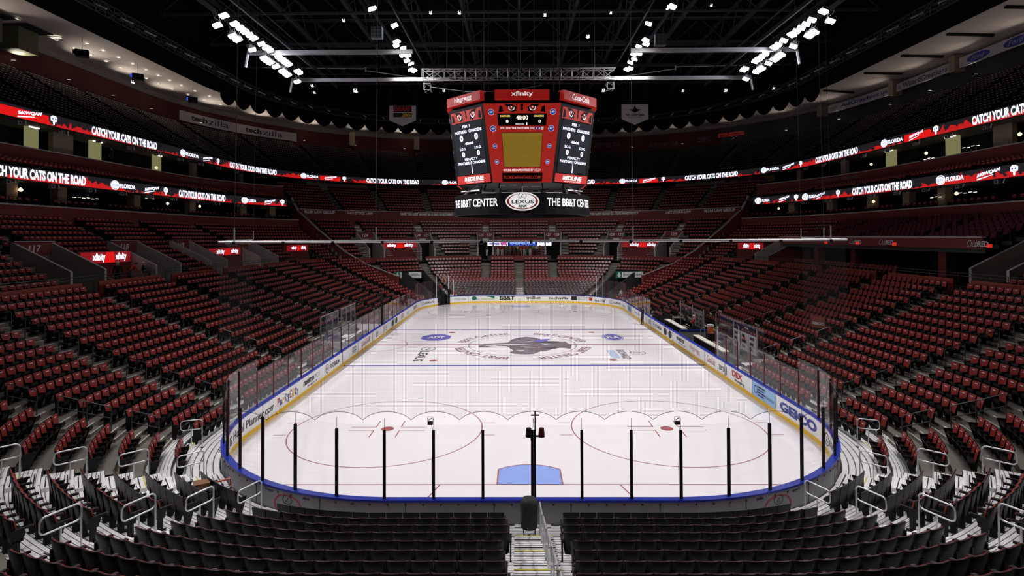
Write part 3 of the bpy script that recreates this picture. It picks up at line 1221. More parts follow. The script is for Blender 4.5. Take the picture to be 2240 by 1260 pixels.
# parapet and cross aisle behind the last row
DTOP = row_d(NROW - 1) + 0.5        # 15.86
ZTOP = row_z(NROW - 1)
for sd in (-1, 1):
    w_ = 'left' if sd < 0 else 'right'
    mb = MB()
    st = [x for x in AISLES[sd] if x > 5 and x != 58.55]
    pts = [6.9] + st[1:]
    for a, b in zip(pts[:-1], pts[1:]):
        if a > 56 and b < 62:
            a = 58.9
        g = 0.75 / scl(RINK, a, DTOP)
        hp = 1.08 if b < 57 else 0.8
        band(mb, RINK, a + g, b - (g if b < 70 else 0), sd, [(DTOP - 0.06, ZTOP), (DTOP - 0.06, ZTOP + hp), (DTOP + 0.06, ZTOP + hp), (DTOP + 0.06, ZTOP)], M_RWALL2 if b < 57 else M_RWALL, True)
    struct(fix_normals(mb.build('trim_1' if sd < 0 else 'trim_2')), 'orange red parapet behind the top row of the %s lower stand' % w_)
    mb = MB()
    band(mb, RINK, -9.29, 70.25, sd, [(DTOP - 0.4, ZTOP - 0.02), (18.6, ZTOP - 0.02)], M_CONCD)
    struct(mb.build('cross_aisle_floor'), 'dark concrete cross aisle behind the %s lower stand' % w_)
    mb = MB()
    for zz in (0.55, 1.25, 1.45):
        for (a, b) in ((7.5, 27), (28.2, 56.5)):
            ss = srange(RINK, a, b)
            mb.tube([rp(RINK, s, sd, 16.35, ZTOP + zz) for s in ss], 0.022, M_BRAIL, 5)
    s = 7.5
    while s < 56:
        mb.tube([rp(RINK, s, sd, 16.35, ZTOP), rp(RINK, s, sd, 16.35, ZTOP + 1.45)], 0.02, M_BRAIL, 5)
        s += 1.3
    tag(mb.build('guard_rail'), 'long dark guard rail along the cross aisle above the %s lower stand' % w_, 'railing')


# ================================================================== SEATS
def seat_parts():
    """four parts in local space: x sideways, +y towards the ice, z up, origin on the tread under the back"""
    parts = {}
    # red front of the backrest, curved
    def shell(x0, x1, pts, th, m, mb, back=False):
        n = len(pts)
        cols = [-1, -0.5, 0, 0.5, 1]
        vs = []
        for (y, z, hw) in pts:
            for c in cols:
                yy = y + (0.035 * c * c)
                vs.append((c * hw, yy, z))
        N = len(vs)
        for (y, z, hw) in pts:
            for c in cols:
                vs.append((c * hw, y + (0.035 * c * c) + th, z))
        fs = []
        C = len(cols)
        for i in range(n - 1):
            for j in range(C - 1):
                a = i * C + j
                fs.append((a, a + 1, a + C + 1, a + C))
                fs.append((N + a, N + a + C, N + a + C + 1, N + a + 1))
        for i in range(n - 1):
            a = i * C
            fs.append((a, a + C, N + a + C, N + a))
            a = i * C + C - 1
            fs.append((a, N + a, N + a + C, a + C))
        for j in range(C - 1):
            fs.append((j, N + j, N + j + 1, j + 1))
            a = (n - 1) * C + j
            fs.append((a, a + 1, N + a + 1, N + a))
        mb.add(vs, fs, m)

    mb = MB()
    shell(0, 0, [(-0.005, 0.41, 0.18), (-0.045, 0.62, 0.215), (-0.075, 0.78, 0.235), (-0.088, 0.835, 0.237), (-0.108, 0.868, 0.232), (-0.135, 0.882, 0.222)], 0.03, M_RED, mb)
    parts['backrest'] = mb
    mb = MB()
    mb.face([(-.075, -.052, .775), (.02, -.048, .775), (.02, -.054, .803), (-.075, -.058, .803)], M_GLINT)
    mb.face([(.03, -.047, .782), (.085, -.044, .782), (.085, -.047, .790), (.03, -.051, .790)], M_GLINT)
    parts['glint_mark'] = mb
    mb = MB()
    shell(0, 0, [(-0.055, 0.30, 0.19), (-0.085, 0.48, 0.235), (-0.12, 0.72, 0.242), (-0.145, 0.87, 0.240), (-0.142, 0.885, 0.235)], 0.03, M_SHELL, mb)
    parts['back_shell'] = mb
    # folded seat pan: rounded red block standing up in front of the back
    mb = MB()
    prof = [(0.02, 0.34), (0.12, 0.35), (0.18, 0.40), (0.195, 0.47), (0.18, 0.55), (0.14, 0.58), (0.08, 0.55), (0.03, 0.46)]
    vs = []
    for x, t in ((-1, 0), (-0.93, 1), (0.93, 1), (1, 0)):
        for (y, z) in prof:
            hw = 0.165 + 0.055 * min(1, max(0, (z - 0.36) / 0.22))
            cy, cz = 0.11, 0.46
            k = 1.0 if t else 0.88
            vs.append((x * hw, cy + (y - cy) * k, cz + (z - cz) * (1.0 if t else 0.94)))
    P = len(prof)
    fs = [tuple(range(P)), tuple(range(3 * P, 4 * P))[::-1]]
    for i in range(3):
        for j in range(P):
            l = (j + 1) % P
            fs.append((i * P + j, (i + 1) * P + j, (i + 1) * P + l, i * P + l))
    mb.add(vs, fs, M_SHELL)
    parts['seat_pan'] = mb
    mb = MB()
    for z0, z1, y0, y1, w_ in ((0.0, 0.05, -0.14, 0.14, 0.05), (0.05, 0.40, -0.09, 0.06, 0.035), (0.36, 0.62, -0.10, 0.12, 0.035)):
        mb.box((0, (y0 + y1) / 2, (z0 + z1) / 2), (w_, y1 - y0, z1 - z0), M_CAST)
    parts['leg'] = mb
    mb = MB()
    mb.box((0, 0.10, 0.63), (0.055, 0.38, 0.045), M_CAST)
    mb.box((0, 0.297, 0.622), (0.035, 0.02, 0.05), M_RED)
    parts['armrest'] = mb
    return parts


SP = seat_parts()


def low_seat():
    """simpler seat of the same shape for the far rows: (verts, faces, mat index 0 red 1 black)"""
    v, f, m = [], [], []

    def bx(pts8, k):
        n = len(v)
        v.extend(pts8)
        for q in ((0, 3, 2, 1), (4, 5, 6, 7), (0, 1, 5, 4), (1, 2, 6, 5), (2, 3, 7, 6), (3, 0, 4, 7)):
            f.append(tuple(n + i for i in q))
            m.append(k)
    for (ya, za, wa), (yb, zb, wb) in zip([(0.0, .41, .18), (-.07, .76, .232), (-.085, .835, .237), (-.105, .868, .232)], [(-.07, .76, .232), (-.085, .835, .237), (-.105, .868, .232), (-.135, .882, .222)]):
        n = len(v)
        v.extend([(-wa, ya, za), (wa, ya, za), (wb, yb, zb), (-wb, yb, zb)])
        f.append((n, n + 1, n + 2, n + 3)[::-1])
        m.append(0)
    bx([(-.22, -.06, .28), (.22, -.06, .28), (.22, -.032, .28), (-.22, -.032, .28), (-.24, -.15, .885), (.24, -.15, .885), (.24, -.118, .885), (-.24, -.118, .885)], 1)
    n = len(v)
    v.extend([(-.09, -.064, .775), (.08, -.064, .775), (.08, -.070, .808), (-.09, -.070, .808)])  # pale quad in place of the glint near the top edge
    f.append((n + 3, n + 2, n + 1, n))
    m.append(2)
    # pan with a slanted top edge
    n = len(v)
    pr = [(0.0, 0.34), (0.17, 0.38), (0.195, 0.47), (0.15, 0.57), (0.0, 0.46)]
    for sx in (-1, 1):
        for (y, z) in pr:
            hw = 0.165 + 0.055 * min(1, (z - 0.36) / 0.22)
            v.append((sx * hw, y, z))
    f.append(tuple(n + i for i in range(5)))
    m.append(1)
    f.append(tuple(n + 5 + i for i in range(5))[::-1])
    m.append(1)
    for j in range(5):
        l = (j + 1) % 5
        f.append((n + j, n + 5 + j, n + 5 + l, n + l))
        m.append(1)
    bx([(.245, -.1, 0), (.28, -.1, 0), (.28, .06, 0), (.245, .06, 0), (.245, -.1, .62), (.28, -.1, .62), (.28, .26, .62), (.245, .26, .62)], 1)
    return np.array(v, float), f, np.array(m)


def mass_seats(name, lst, label, group=None, mats=None, proto=None):
    """many seats joined as one stuff object"""
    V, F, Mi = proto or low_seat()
    n = len(lst)
    P = np.array([(x, y, z) for x, y, z, a in lst])
    A = np.array([a for x, y, z, a in lst])
    c, s_ = np.cos(A)[:, None], np.sin(A)[:, None]
    X = V[None, :, 0] * c - V[None, :, 1] * s_ + P[:, 0:1]
    Y = V[None, :, 0] * s_ + V[None, :, 1] * c + P[:, 1:2]
    Zz = np.broadcast_to(V[None, :, 2], X.shape) + P[:, 2:3]
    co = np.stack([X, Y, Zz], -1).reshape(-1, 3)
    nv = len(V)
    loops = np.concatenate([np.array(q) for q in F])
    cnt = np.array([len(q) for q in F])
    st = np.concatenate([[0], np.cumsum(cnt)[:-1]])
    nl = len(loops)
    L = (loops[None, :] + (np.arange(n) * nv)[:, None]).ravel()
    ST = (st[None, :] + (np.arange(n) * nl)[:, None]).ravel()
    me = bpy.data.meshes.new(name)
    me.vertices.add(len(co))
    me.vertices.foreach_set('co', co.ravel())
    me.loops.add(len(L))
    me.loops.foreach_set('vertex_index', L.astype(np.int32))
    me.polygons.add(len(ST))
    me.polygons.foreach_set('loop_start', ST.astype(np.int32))
    me.polygons.foreach_set('loop_total', np.tile(cnt, n).astype(np.int32))
    me.polygons.foreach_set('material_index', np.tile(Mi, n).astype(np.int32))
    for m in (mats or (M_RED, M_SHELL)):
        me.materials.append(m)
    me.materials.append(M_GLINT)
    me.update(calc_edges=True)
    me.polygons.foreach_set('use_smooth', np.tile(np.arange(len(F)) < 4 if proto is None else np.zeros(len(F), bool), n))
    me.validate()
    o = bpy.data.objects.new(name, me)
    COL.objects.link(o)
    tag(o, label, 'seats', group, 'stuff')
    return o


def ring_seats(ring, side, s0, s1, d, z, pitch=0.53, g0=0.62, g1=0.62):
    """positions of seats between two aisle stations; returned with index from the s0 end"""
    a0, a1 = arclen(ring, s0, d) + g0, arclen(ring, s1, d) - g1
    n = int((a1 - a0) / pitch)
    if n < 1:
        return []
    ex = (a1 - a0 - n * pitch) / 2
    out = []
    for i in range(n):
        s = inv_arc(ring, a0 + ex + pitch * (i + 0.5), d)
        x, y, _ = rp(ring, s, side, d, 0)
        nx, ny = rn(ring, s, side)
        out.append((x, y, z, math.atan2(-ny, -nx) - PI / 2, i, n))
    return out


def in_view(p, mx=60):
    u, v, D = px(p)
    return D > 0.5 and -mx < u < 2240 + mx and -mx < v < 1260 + mx


SEATS = []     # (x,y,z,rot, block, row, idx, n, D)
CLUB = []
for sd in (-1, 1):
    w_ = 'left' if sd < 0 else 'right'
    st = [CENTER] + AISLES[sd]
    for a, b in zip(st[:-1], st[1:]):
        for k in range(NROW):
            g1 = 0.62
            g0 = 0.62
            if b == 65.4 or a == 65.4:
                if k < 10:
                    if a == 65.4:
                        continue
                    if b == 65.4:
                        pass
            bb = b
            if b == 65.4 and k < 10:
                bb = 70.25
            if a == 55.52 and b == 58.55:
                bb, g1 = 57.75, 0.1
            aa = a
            if a == 58.55:
                if k < 8:
                    aa, g0 = 60.25, 0.1
            d, z = row_d(k, (aa + bb) / 2), row_z(k, (aa + bb) / 2)
            if A56 in (a, b):
                g0, g1 = (0.8, g1) if a == A56 else (g0, 0.75)
            if b == A33:
                g1 = 0.95
            if a == A33:
                g0 = 0.95
            for (x, y, zz, r, i, n) in ring_seats(RINK, sd, aa, bb, d, z, pitch=0.495 if aa < 2 else 0.55, g0=g0, g1=g1):
                if not in_view((x, y, zz + 0.6), 40):
                    continue
                if k < 3 and ((sd > 0 and 20.4 < y < 40.8) or (sd < 0 and 25.3 < y < 36.5)):
                    continue
                club = sd > 0 and k >= 4 and ((a == 19.5 and k >= 7 and y > 22.6) or (a == 27.6 and k >= 5) or (a == 35.8 and k >= 6 and y > 37.5))
                u, v, D = px((x, y, zz + .6))
                (CLUB if club else SEATS).append((x, y, zz, r, (sd, a, b), k, i, n, D))

BLOCKN = {CENTER: 'block by the stairs', A56: 'curved corner block', A33: 'block beside the corner', A15: 'block after the corner',
          10.6: 'first straight block', 19.5: 'second straight block', 27.6: 'third straight block'}


NCEN = lambda b, k, i: i


def seat_label(b, k, i, n, back):
    sd, a, _ = b
    w_ = 'left' if sd < 0 else 'right'
    look = 'black backed folding seat' if back else 'maroon folding seat'
    if a == CENTER:
        return '%s, %s row up, %s from the centre stairs, %s side' % (look, ORD[k], ORD[NCEN(b, k, i)], w_)
    return '%s, %s row, %s along, %s %s' % (look, ORD[k], ORD[i], w_, BLOCKN.get(a, 'far block'))


SEATS.sort(key=lambda t: t[8])
near, rest = SEATS[:300], SEATS[300:]
proto = empty('stadium_seat')
pm = {}
for nm in ('backrest', 'seat_pan', 'back_shell', 'glint_mark'):
    o = fix_normals(SP[nm].build(nm, pm['backrest'] if nm == 'glint_mark' else proto, smooth=False))
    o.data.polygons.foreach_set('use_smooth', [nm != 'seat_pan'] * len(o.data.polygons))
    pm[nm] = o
    if nm == 'back_shell':
        o['label'] = 'black plastic back shell'
LEG = SP['leg'].build('leg', proto)
LEG.location = (-0.265, 0, 0)
ARM = SP['armrest'].build('armrest', LEG)
l2 = LEG.copy()
COL.objects.link(l2)
l2.location = (0.265, 0, 0)
a2 = ARM.copy()
COL.objects.link(a2)
a2.parent = l2
reg(proto)
for i, t in enumerate(near):
    x, y, z, r, b, k, idx, n, D = t
    o = proto if i == 0 else dup(proto, (0, 0, 0))
    o.location = (x, y, z)
    o.rotation_euler = (0, 0, r)
    facing = math.cos(r) * (CAM[1] - y) - math.sin(r) * (CAM[0] - x)
    tag(o, seat_label(b, k, idx, n, facing < 0), 'seat', 'folding seats of the near end and corners')
MASS = [(t[0], t[1], t[2], t[3]) for t in rest if not (t[4][1] > 57 and t[5] <= 7)]
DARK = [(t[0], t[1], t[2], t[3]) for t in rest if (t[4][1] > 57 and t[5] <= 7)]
UPPER = []

# padded club seats on the right
CV, CF, CM = [], [], []


def _bx(pts8, k):
    n = len(CV)
    CV.extend(pts8)
    for q in ((0, 3, 2, 1), (4, 5, 6, 7), (0, 1, 5, 4), (1, 2, 6, 5), (2, 3, 7, 6), (3, 0, 4, 7)):
        CF.append(tuple(n + i for i in q))
        CM.append(k)


_bx([(-.2, .0, .44), (.2, .0, .44), (.2, .08, .44), (-.2, .08, .44), (-.215, -.10, .86), (.215, -.10, .86), (.215, -.03, .84), (-.215, -.03, .84)], 0)
_bx([(-.20, -.08, .86), (.20, -.08, .86), (.2, -.04, .85), (-.2, -.04, .85), (-.13, -.10, .93), (.13, -.10, .93), (.13, -.07, .93), (-.13, -.07, .93)], 0)
_bx([(-.21, .08, .36), (.21, .08, .36), (.21, .26, .38), (-.21, .26, .38), (-.215, .06, .44), (.215, .06, .44), (.2, .24, .45), (-.2, .24, .45)], 1)
_bx([(-.23, -.06, .25), (.23, -.06, .25), (.23, -.01, .25), (-.23, -.01, .25), (-.23, -.14, .84), (.23, -.14, .84), (.23, -.11, .84), (-.23, -.11, .84)], 1)
_bx([(.24, -.1, 0), (.28, -.1, 0), (.28, .05, 0), (.24, .05, 0), (.24, -.1, .6), (.28, -.1, .6), (.28, .24, .6), (.24, .24, .6)], 1)
CLUB.sort(key=lambda t: t[8])
cme = bpy.data.meshes.new('club_seat')
cme.from_pydata(CV, [], CF)
cme.materials.append(M_CLUB)
cme.materials.append(M_SHELL)
cme.polygons.foreach_set('material_index', CM)
for t in CLUB[:300]:
    x, y, z, r, b, k, idx, n, D = t
    o = bpy.data.objects.new('club_seat', cme)
    COL.objects.link(o)
    o.location = (x, y, z)
    o.rotation_euler = (0, 0, r)
    tag(o, 'padded red club seat, %s row, %s along, right %s' % (ORD[k], ORD[idx], BLOCKN.get(b[1], 'far block')), 'seat', 'padded red club seats on the right side')
crest = [(t[0], t[1], t[2], t[3]) for t in CLUB[300:]]
CPROTO = (np.array(CV, float), CF, np.array(CM))
if crest:
    mass_seats('club_seats', crest, 'bright red padded club seats in the far rows of the right lower stand', None, (M_CLUB, M_SHELL), CPROTO)

# ================================================================== HANDRAILS
def loop_pts(L, h0, h1, r, n=5):
    """rounded loop in the (y,z) plane from y=0..L"""
    c = [(0 + r, h0), (L - r, h0), (L - r, h1), (0 + r, h1)]
    out = []
    for (cy, cz, a0) in ((L - r, h0 + r, -90), (L - r, h1 - r, 0), (r, h1 - r, 90), (r, h0 + r, 180)):
        for k in range(n + 1):
            a = math.radians(a0 + 90 * k / n)
            out.append((0, cy + r * math.cos(a), cz + r * math.sin(a)))
    return out


def steel_rail():
    root = empty('stair_handrail')
    mb = MB()
    sl = -0.04
    pts = [(x, y, z + (y) * sl) for x, y, z in loop_pts(0.84, 0.80, 1.2, 0.12)]
    mb.tube(pts, 0.022, M_STEEL, 8, closed=True)
    mb.build('loop', root, smooth=True)
    mb = MB()
    mb.tube([(0, 0.0, 1.1), (0, 0.0, 0.0)], 0.022, M_STEEL, 8)
    mb.box((0, 0.0, 0.01), (0.10, 0.10, 0.02), M_CAST)
    mb.build('post', root, smooth=False)
    mb = MB()
    mb.tube([(0, 0.42, 0.82 + sl * 0.42), (0, 0.42, 0.0)], 0.022, M_STEEL, 8)
    mb.box((0, 0.42, 0.01), (0.10, 0.10, 0.02), M_CAST)
    mb.build('post', root)
    return reg(root)


sr = steel_rail()
first = True
for sd in (-1, 1):
    w_ = 'left' if sd < 0 else 'right'
    for s, nm, ks in ((-0.85, 'stairs between the black seats', (.75, 2.39, 4.06, 5.8)), (2.87, 'stairs beside the corner seats', (.9, 2.6, 4.3, 5.95)), (6.5, 'front of the first side stairs', (1.2,))):
        for q, dd_ in enumerate(ks):
            p = rp(RINK, s, sd, dd_, 0)
            n = rn(RINK, s, sd)
            o = sr if first else dup(sr, (0, 0, 0))
            first = False
            zz_ = [t_[2] for t_ in NEARROWS if t_[0] <= dd_ < t_[1]]
            o.location = (p[0], p[1], zz_[0] if zz_ else 0.2)
            o.rotation_euler = (0, 0, math.atan2(n[1], n[0]) - PI / 2)
            tag(o, 'steel loop handrail, %s up from the boards, %s %s' % (ORD[q], w_, nm), 'handrail', 'steel handrails near the goal')


def dark_rail():
    root = empty('aisle_handrail')
    mb = MB()
    mb.tube([(0, 0, 0), (0, 0, 0.98), (0, 0.05, 1.02), (0, 0.95, 1.33), (0, 1.0, 1.3), (0, 1.0, 0.35)], 0.022, M_BRAIL, 6)
    mb.build('frame', root)
    mb = MB()
    mb.tube([(0, 0, 0.55), (0, 1.0, 0.87)], 0.018, M_BRAIL, 6)
    mb.build('middle_bar', root)
    return reg(root)


dr = dark_rail()
first = True
for sd in (-1, 1):
    w_ = 'left' if sd < 0 else 'right'
    for ai, s in enumerate([A15] + SIDEA):
        ks = (2, 4, 5, 7, 9, 11) if s == A15 else (2, 4, 6, 8, 10, 12, 14)
        for q, k in enumerate(ks[::-1]):
            p = rp(RINK, s + 0.0, sd, row_d(k) - 0.55, row_z(k))
            if not in_view((p[0], p[1], p[2] + 0.5), 0):
                continue
            n = rn(RINK, s, sd)
            o = dr if first else dup(dr, (0, 0, 0))
            first = False
            o.location = p
            o.rotation_euler = (0, 0, math.atan2(n[1], n[0]) - PI / 2)
            tag(o, 'dark handrail, %s from the top, %s aisle from the near end, %s side' % (ORD[q], ORD[ai], w_), 'handrail', 'dark handrails on the side aisles')
# double steel rail down the centre stairs
t = empty('centre_handrail', (0.20, -0.5, 0))
tag(t, 'long double steel handrail running down the middle of the centre stairs', 'handrail')
for j in range(6):
    y0, z0 = -0.2 - j * 1.64, row_z(2 * j, 0) - 0.1 if j else 0.3
    y1, z1 = y0 - 1.67, row_z(min(2 * j + 2, 14), 0) - 0.05
    mb = MB()
    for h in (0.55, 0.95):
        mb.tube([(0.03 * j, y0, z0 + h), (0.03 * j + 0.0, y1, z1 + h)], 0.024, M_STEEL, 8)
    mb.tube([(0.03 * j, y0, z0 + 0.95), (0.03 * j, y0 + 0.08, z0 + 0.85), (0.03 * j, y0 + 0.08, z0 + 0.62), (0.03 * j, y0, z0 + 0.55)], 0.024, M_STEEL, 8)
    mb.tube([(0.03 * j, y0 - 0.2, z0 + 0.95), (0.03 * j, y0 - 0.2, z0 - 0.2)], 0.024, M_STEEL, 8)
    mb.tube([(0.03 * j, y1 + 0.3, z1 + 0.9), (0.03 * j, y1 + 0.3, z1 - 0.3)], 0.024, M_STEEL, 8)
    mb.build('rail_section', t)
for sd in (-1, 1):
    for nm, s, k in (('far corner stairs', 58.55, 10), ('far corner stairs', 58.55, 13)):
        o = dup(sr, (0, 0, 0))
        p = rp(RINK, s, sd, row_d(k) - 0.6, row_z(k, s))
        n = rn(RINK, s, sd)
        o.location = p
        o.rotation_euler = (0, 0, math.atan2(n[1], n[0]) - PI / 2)
        tag(o, 'pale steel handrail, %s one on the %s far corner stairs above the tunnel' % ('lower' if k == 10 else 'upper', 'left' if sd < 0 else 'right'), 'handrail', 'steel handrails near the goal')

root = empty('section_sign', (20.1, 20.9, 2.3))
mb = MB()
mb.tube([(0, 0, 0), (0, 0, .6)], .03, M_BRAIL, 6)
mb.build('pole', root)
mb = MB()
mb.box((0, 0, 1.0), (.06, .95, .75), M_RWALL2, .55)
pan_ = mb.build('panel', root)
mb = MB()
co_, si_ = math.cos(.55), math.sin(.55)
put_text(mb, 'GEICO', lambda u, v: (-.045 * co_ + si_ * u, -co_ * u - .045 * si_, 1.0 + v), -.4, .4, -.16, .02, M_TEXTW, .03)
mb.build('lettering', pan_)
tag(root, 'small square red advertising sign standing among the right side seats', 'sign')

# ================================================================== UPPER PART OF THE LOWER BOWL
def z2s(d):
    return 5.5 + 0.5 * (d - 18.3)


def z2f(d):
    return 5.9 + 0.63 * (d - 18.3)


T2 = [(18.0 + PK * k, 18.0 + PK * (k + 1), 5.5 + 0.43 * k) for k in range(12)]
T2F = [(18.0 + PK * k, 18.0 + PK * (k + 1) + (1.0 if k == 10 else 0), 5.9 + 0.54 * k) for k in range(11)]
TCL = [(20.2 + 0.95 * k, 21.15 + 0.95 * k, 8.2 + 0.28 * k) for k in range(8)]
VOM = {-1: [(21.8, 25.3, '117'), (31.2, 35.0, '118'), (40.0, 43.4, '119'), (51.2, 53.6, '120')],
       1: [(19.6, 22.9, '106'), (52.9, 54.1, '')]}
VOMF = [(59.1, 59.98, '124'), (61.9, 62.72, '124   125'), (64.95, 65.82, '125   127')]
VOMFR = [(59.1, 59.98, '129'), (61.9, 62.72, '128   129'), (64.95, 65.82, '127   128')]
PLAT = {-1: [(25.3, 31.2), (43.4, 51.2), (54.8, 56.3)], 1: [(54.4, 56.0)]}
PLATF = [(59.98, 61.9), (65.82, 70.25)]
for sd in (-1, 1):
    w_ = 'left' if sd < 0 else 'right'

    def cuts(k, sd=sd):
        c = []
        for a, b, _ in VOM[sd]:
            if k < 6:
                c.append((a, b))
        for a, b in PLAT[sd]:
            if k < 4:
                c.append((a, b))
        if sd > 0:
            c.append((22.9, 52.9))
        return c

    def cutsf(k):
        c = []
        for a, b, _ in VOMF:
            if k < 6:
                c.append((a, b))
        for a, b in PLATF:
            if k < 4:
                c.append((a, b))
        return c
    terrace('upper_side_terrace', RINK, T2, 6.0, 57.35, sd, CONC, cuts, 'concrete steps of the %s stand above the cross aisle' % w_)
    terrace('upper_far_terrace', RINK, T2F, 57.35, 70.25, sd, CONC, cutsf, 'concrete steps of the far stand above the cross aisle, %s half' % w_)
    # vomitory walls
    mb = MB()
    red = MB()

    def wall_along(s, d0, d1, zf, th=0.22, h=1.0, m=M_VOM, zb=ZTOP, mb=mb, sd=sd):
        n = rn(RINK, s, sd)
        t = (-n[1], n[0])
        P = lambda d, z, o: tuple(np.array(rp(RINK, s, sd, d, z)) + np.array((t[0] * o, t[1] * o, 0)))
        vs = []
        for o in (-th / 2, th / 2):
            vs += [P(d0, zb - .3, o), P(d1, zb - .3, o), P(d1, zf(d1) + h, o), P(d0, zf(d0) + h, o)]
        mb.add(vs, [(0, 1, 2, 3), (7, 6, 5, 4), (0, 4, 5, 1), (1, 5, 6, 2), (3, 7, 4, 0)], m)
        mb.face([vs[3], vs[2], vs[6], vs[7]], M_CAP)

    for vs_, zf in ((VOM[sd], z2s), (VOMF, z2f)):
        for a, b, num in vs_:
            isr = sd > 0 and num == ''
            g = 0.1 / scl(RINK, a, 20)
            if isr:
                wall_along(52.9, 18.6, 24.0, zf, m=M_RWALL)
                wall_along(54.1, 19.0, 23.3, zf)
                continue
            wall_along(a + g, 19.0, 23.3, zf)
            wall_along(b - g, 19.0, 23.3, zf)
            # dark passage with red header and section number
            za = zf(23.3) + 1.0
            band(mb, RINK, a, b, sd, [(23.25, ZTOP), (23.25, za)], M_BLACK)
            band(mb, RINK, a, b, sd, [(19, ZTOP), (23.3, ZTOP)], M_CONCD)
            band(mb, RINK, a, b, sd, [(23.0, za - 0.02), (23.0, za + 0.03), (23.4, za + 0.03)], M_CAP)
            ra, rb = (a, b)
            band(red, RINK, ra + g, rb - g, sd, [(23.1, za - 1.0), (23.1, za), (23.2, za), (23.2, za - 1.0)], M_RWALL, True)
            if num:
                numr = num if (sd < 0 or zf is z2s) else dict((v[0], v[2]) for v in VOMFR)[a]
                mp = ring_map(RINK, sd, (a + b) / 2, za - 0.78, 23.07)
                wn = 0.55 if len(numr) < 4 else 1.2
                put_text(red, numr, mp, -wn, wn, 0, 0.5, M_TEXTW, 0.02, 0.15)
    for (a, b), zf in [(p, z2s) for p in PLAT[sd]] + [(p, z2f) for p in PLATF]:
        zz = T2[4][2] if zf is z2s else T2F[4][2]
        band(red, RINK, a, b, sd, [(21.2, ZTOP - .1), (21.2, zz + 0.95), (21.35, zz + 0.95), (21.35, ZTOP - .1)], M_RWALL, True)
        band(mb, RINK, a, b, sd, [(18.4, ZTOP + 0.0), (21.3, ZTOP + 0.0)], M_CONCD)
    struct(fix_normals(mb.build('vomitory_walls')), 'concrete passage walls in the %s stand' % w_)
    struct(red.build('wall_left' if sd < 0 else 'wall_right'), 'dark red platform walls and numbered headers of the %s stand' % w_)

    # seats
    def blocked(s, k, plats, voms):
        for a, b, _ in voms:
            if k < 6 and a - 0.05 <= s <= b + 0.05:
                return True
        for a, b in plats:
            if k < 4 and a - .02 <= s <= b + .02:
                return True
        return False
    ais = [12, 21.0, 23.5, 33.1, 42.0, 52.4, 57.35]
    if sd > 0:
        ais = [12, 21.0, 52.9, 57.35]
    for a, b in zip(ais[:-1], ais[1:]):
        for k in range(12):
            d, z = 18.0 + PK * k + 0.55, T2[k][2]
            if sd > 0 and a == 21.0:
                continue
            for (x, y, zz, r, i, n) in ring_seats(RINK, sd, a, b, d, z):
                s = inv_arc(RINK, 0, 0)
                # recover s from position
                f = math.atan2(y - 52.426, abs(x) - 4.42) if y > 52.426 else 0
                s = y if y <= 52.426 else 52.426 + f * 8.534
                if blocked(s, k, PLAT[sd], VOM[sd]) or (k < 6 and any(abs(s - e) < 0.55 / scl(RINK, s, d) for v in VOM[sd] for e in v[:2])):
                    continue
                if in_view((x, y, zz + .5), 20):
                    MASS.append((x, y, zz, r))
    aisf = [57.6, 59.54, 62.31, 65.4, 70.25]
    for a, b in zip(aisf[:-1], aisf[1:]):
        for k in range(11):
            d, z = 18.0 + PK * k + 0.55, T2F[k][2]
            for (x, y, zz, r, i, n) in ring_seats(RINK, sd, a, b, d, z, g1=0.62 if b < 70 else 0.0):
                f = math.atan2(y - 52.426, max(abs(x) - 4.42, 1e-3))
                s = 52.426 + f * 8.534
                if abs(x) < 4.42:
                    s = 70.25 - abs(x)
                if blocked(s, k, PLATF, VOMF) or (k < 6 and any(-1.25 < (s - e) * sg * scl(RINK, s, d) < 0.1 for v in VOMF for e, sg in ((v[0], 1), (v[1], -1)))):
                    continue
                MASS.append((x, y, zz, r))
    # aisle steps on these tiers
    mb = MB()
    for s, rows in [(x, T2) for x in ais[1:-1]] + [(59.54, T2F), (62.31, T2F), (65.4, T2F)]:
        for k in range(6, len(rows)):
            n = rn(RINK, s, sd)
            rz = math.atan2(n[1], n[0]) - PI / 2
            z0, z1 = rows[k - 1][2], rows[k][2]
            p = rp(RINK, s, sd, rows[k][0] - 0.15, 0)
            mb.box((p[0], p[1], z0 + (z1 - z0) / 4), (1.1, 0.3, (z1 - z0) / 2), M_NOSE if s > 57 else M_CONC, rz)
            mb.box(rp(RINK, s, sd, rows[k][0] - 0.28, z0 + (z1 - z0) / 2 + .01), (1.1, 0.05, 0.02), M_NOSE, rz)
            mb.box(rp(RINK, s, sd, rows[k][0] + 0.03, z1 + .01), (1.1, 0.06, 0.02), M_NOSE, rz)
    for s, rows, sgn in [(v[0], T2F, -1) for v in VOMF] + [(v[1], T2F, 1) for v in VOMF]:
        for k in range(0, 6):
            ss = s + sgn * 0.6 / scl(RINK, s, 20)
            n = rn(RINK, ss, sd)
            rz = math.atan2(n[1], n[0]) - PI / 2
            z1 = rows[k][2]
            mb.box(rp(RINK, ss, sd, rows[k][0] + 0.03, z1 + .01), (1.0, 0.07, 0.03), M_NOSE, rz)
            mb.box(rp(RINK, ss, sd, rows[k][0] - 0.28, z1 - 0.25), (1.0, 0.3, 0.04), M_NOSE, rz)
    struct(mb.build('aisle_steps'), 'steps of the upper aisles in the %s stand' % w_)

    # red fascia at the back of the tier
    mb = MB()
    band(mb, RINK, 6, 57.35, sd, [(28.3, 9.5), (28.3, 11.95), (28.6, 11.95), (28.6, 9.5)], M_RWALL, True)
    band(mb, RINK, 6, 57.35, sd, [(28.25, 11.95), (28.25, 12.07), (28.7, 12.07), (28.7, 11.95)], M_CAP, True)
    band(mb, RINK, 57.35, 70.25, sd, [(28.3, 10.8), (28.3, 13.75), (28.6, 13.75), (28.6, 10.8)], M_RWALL, True)
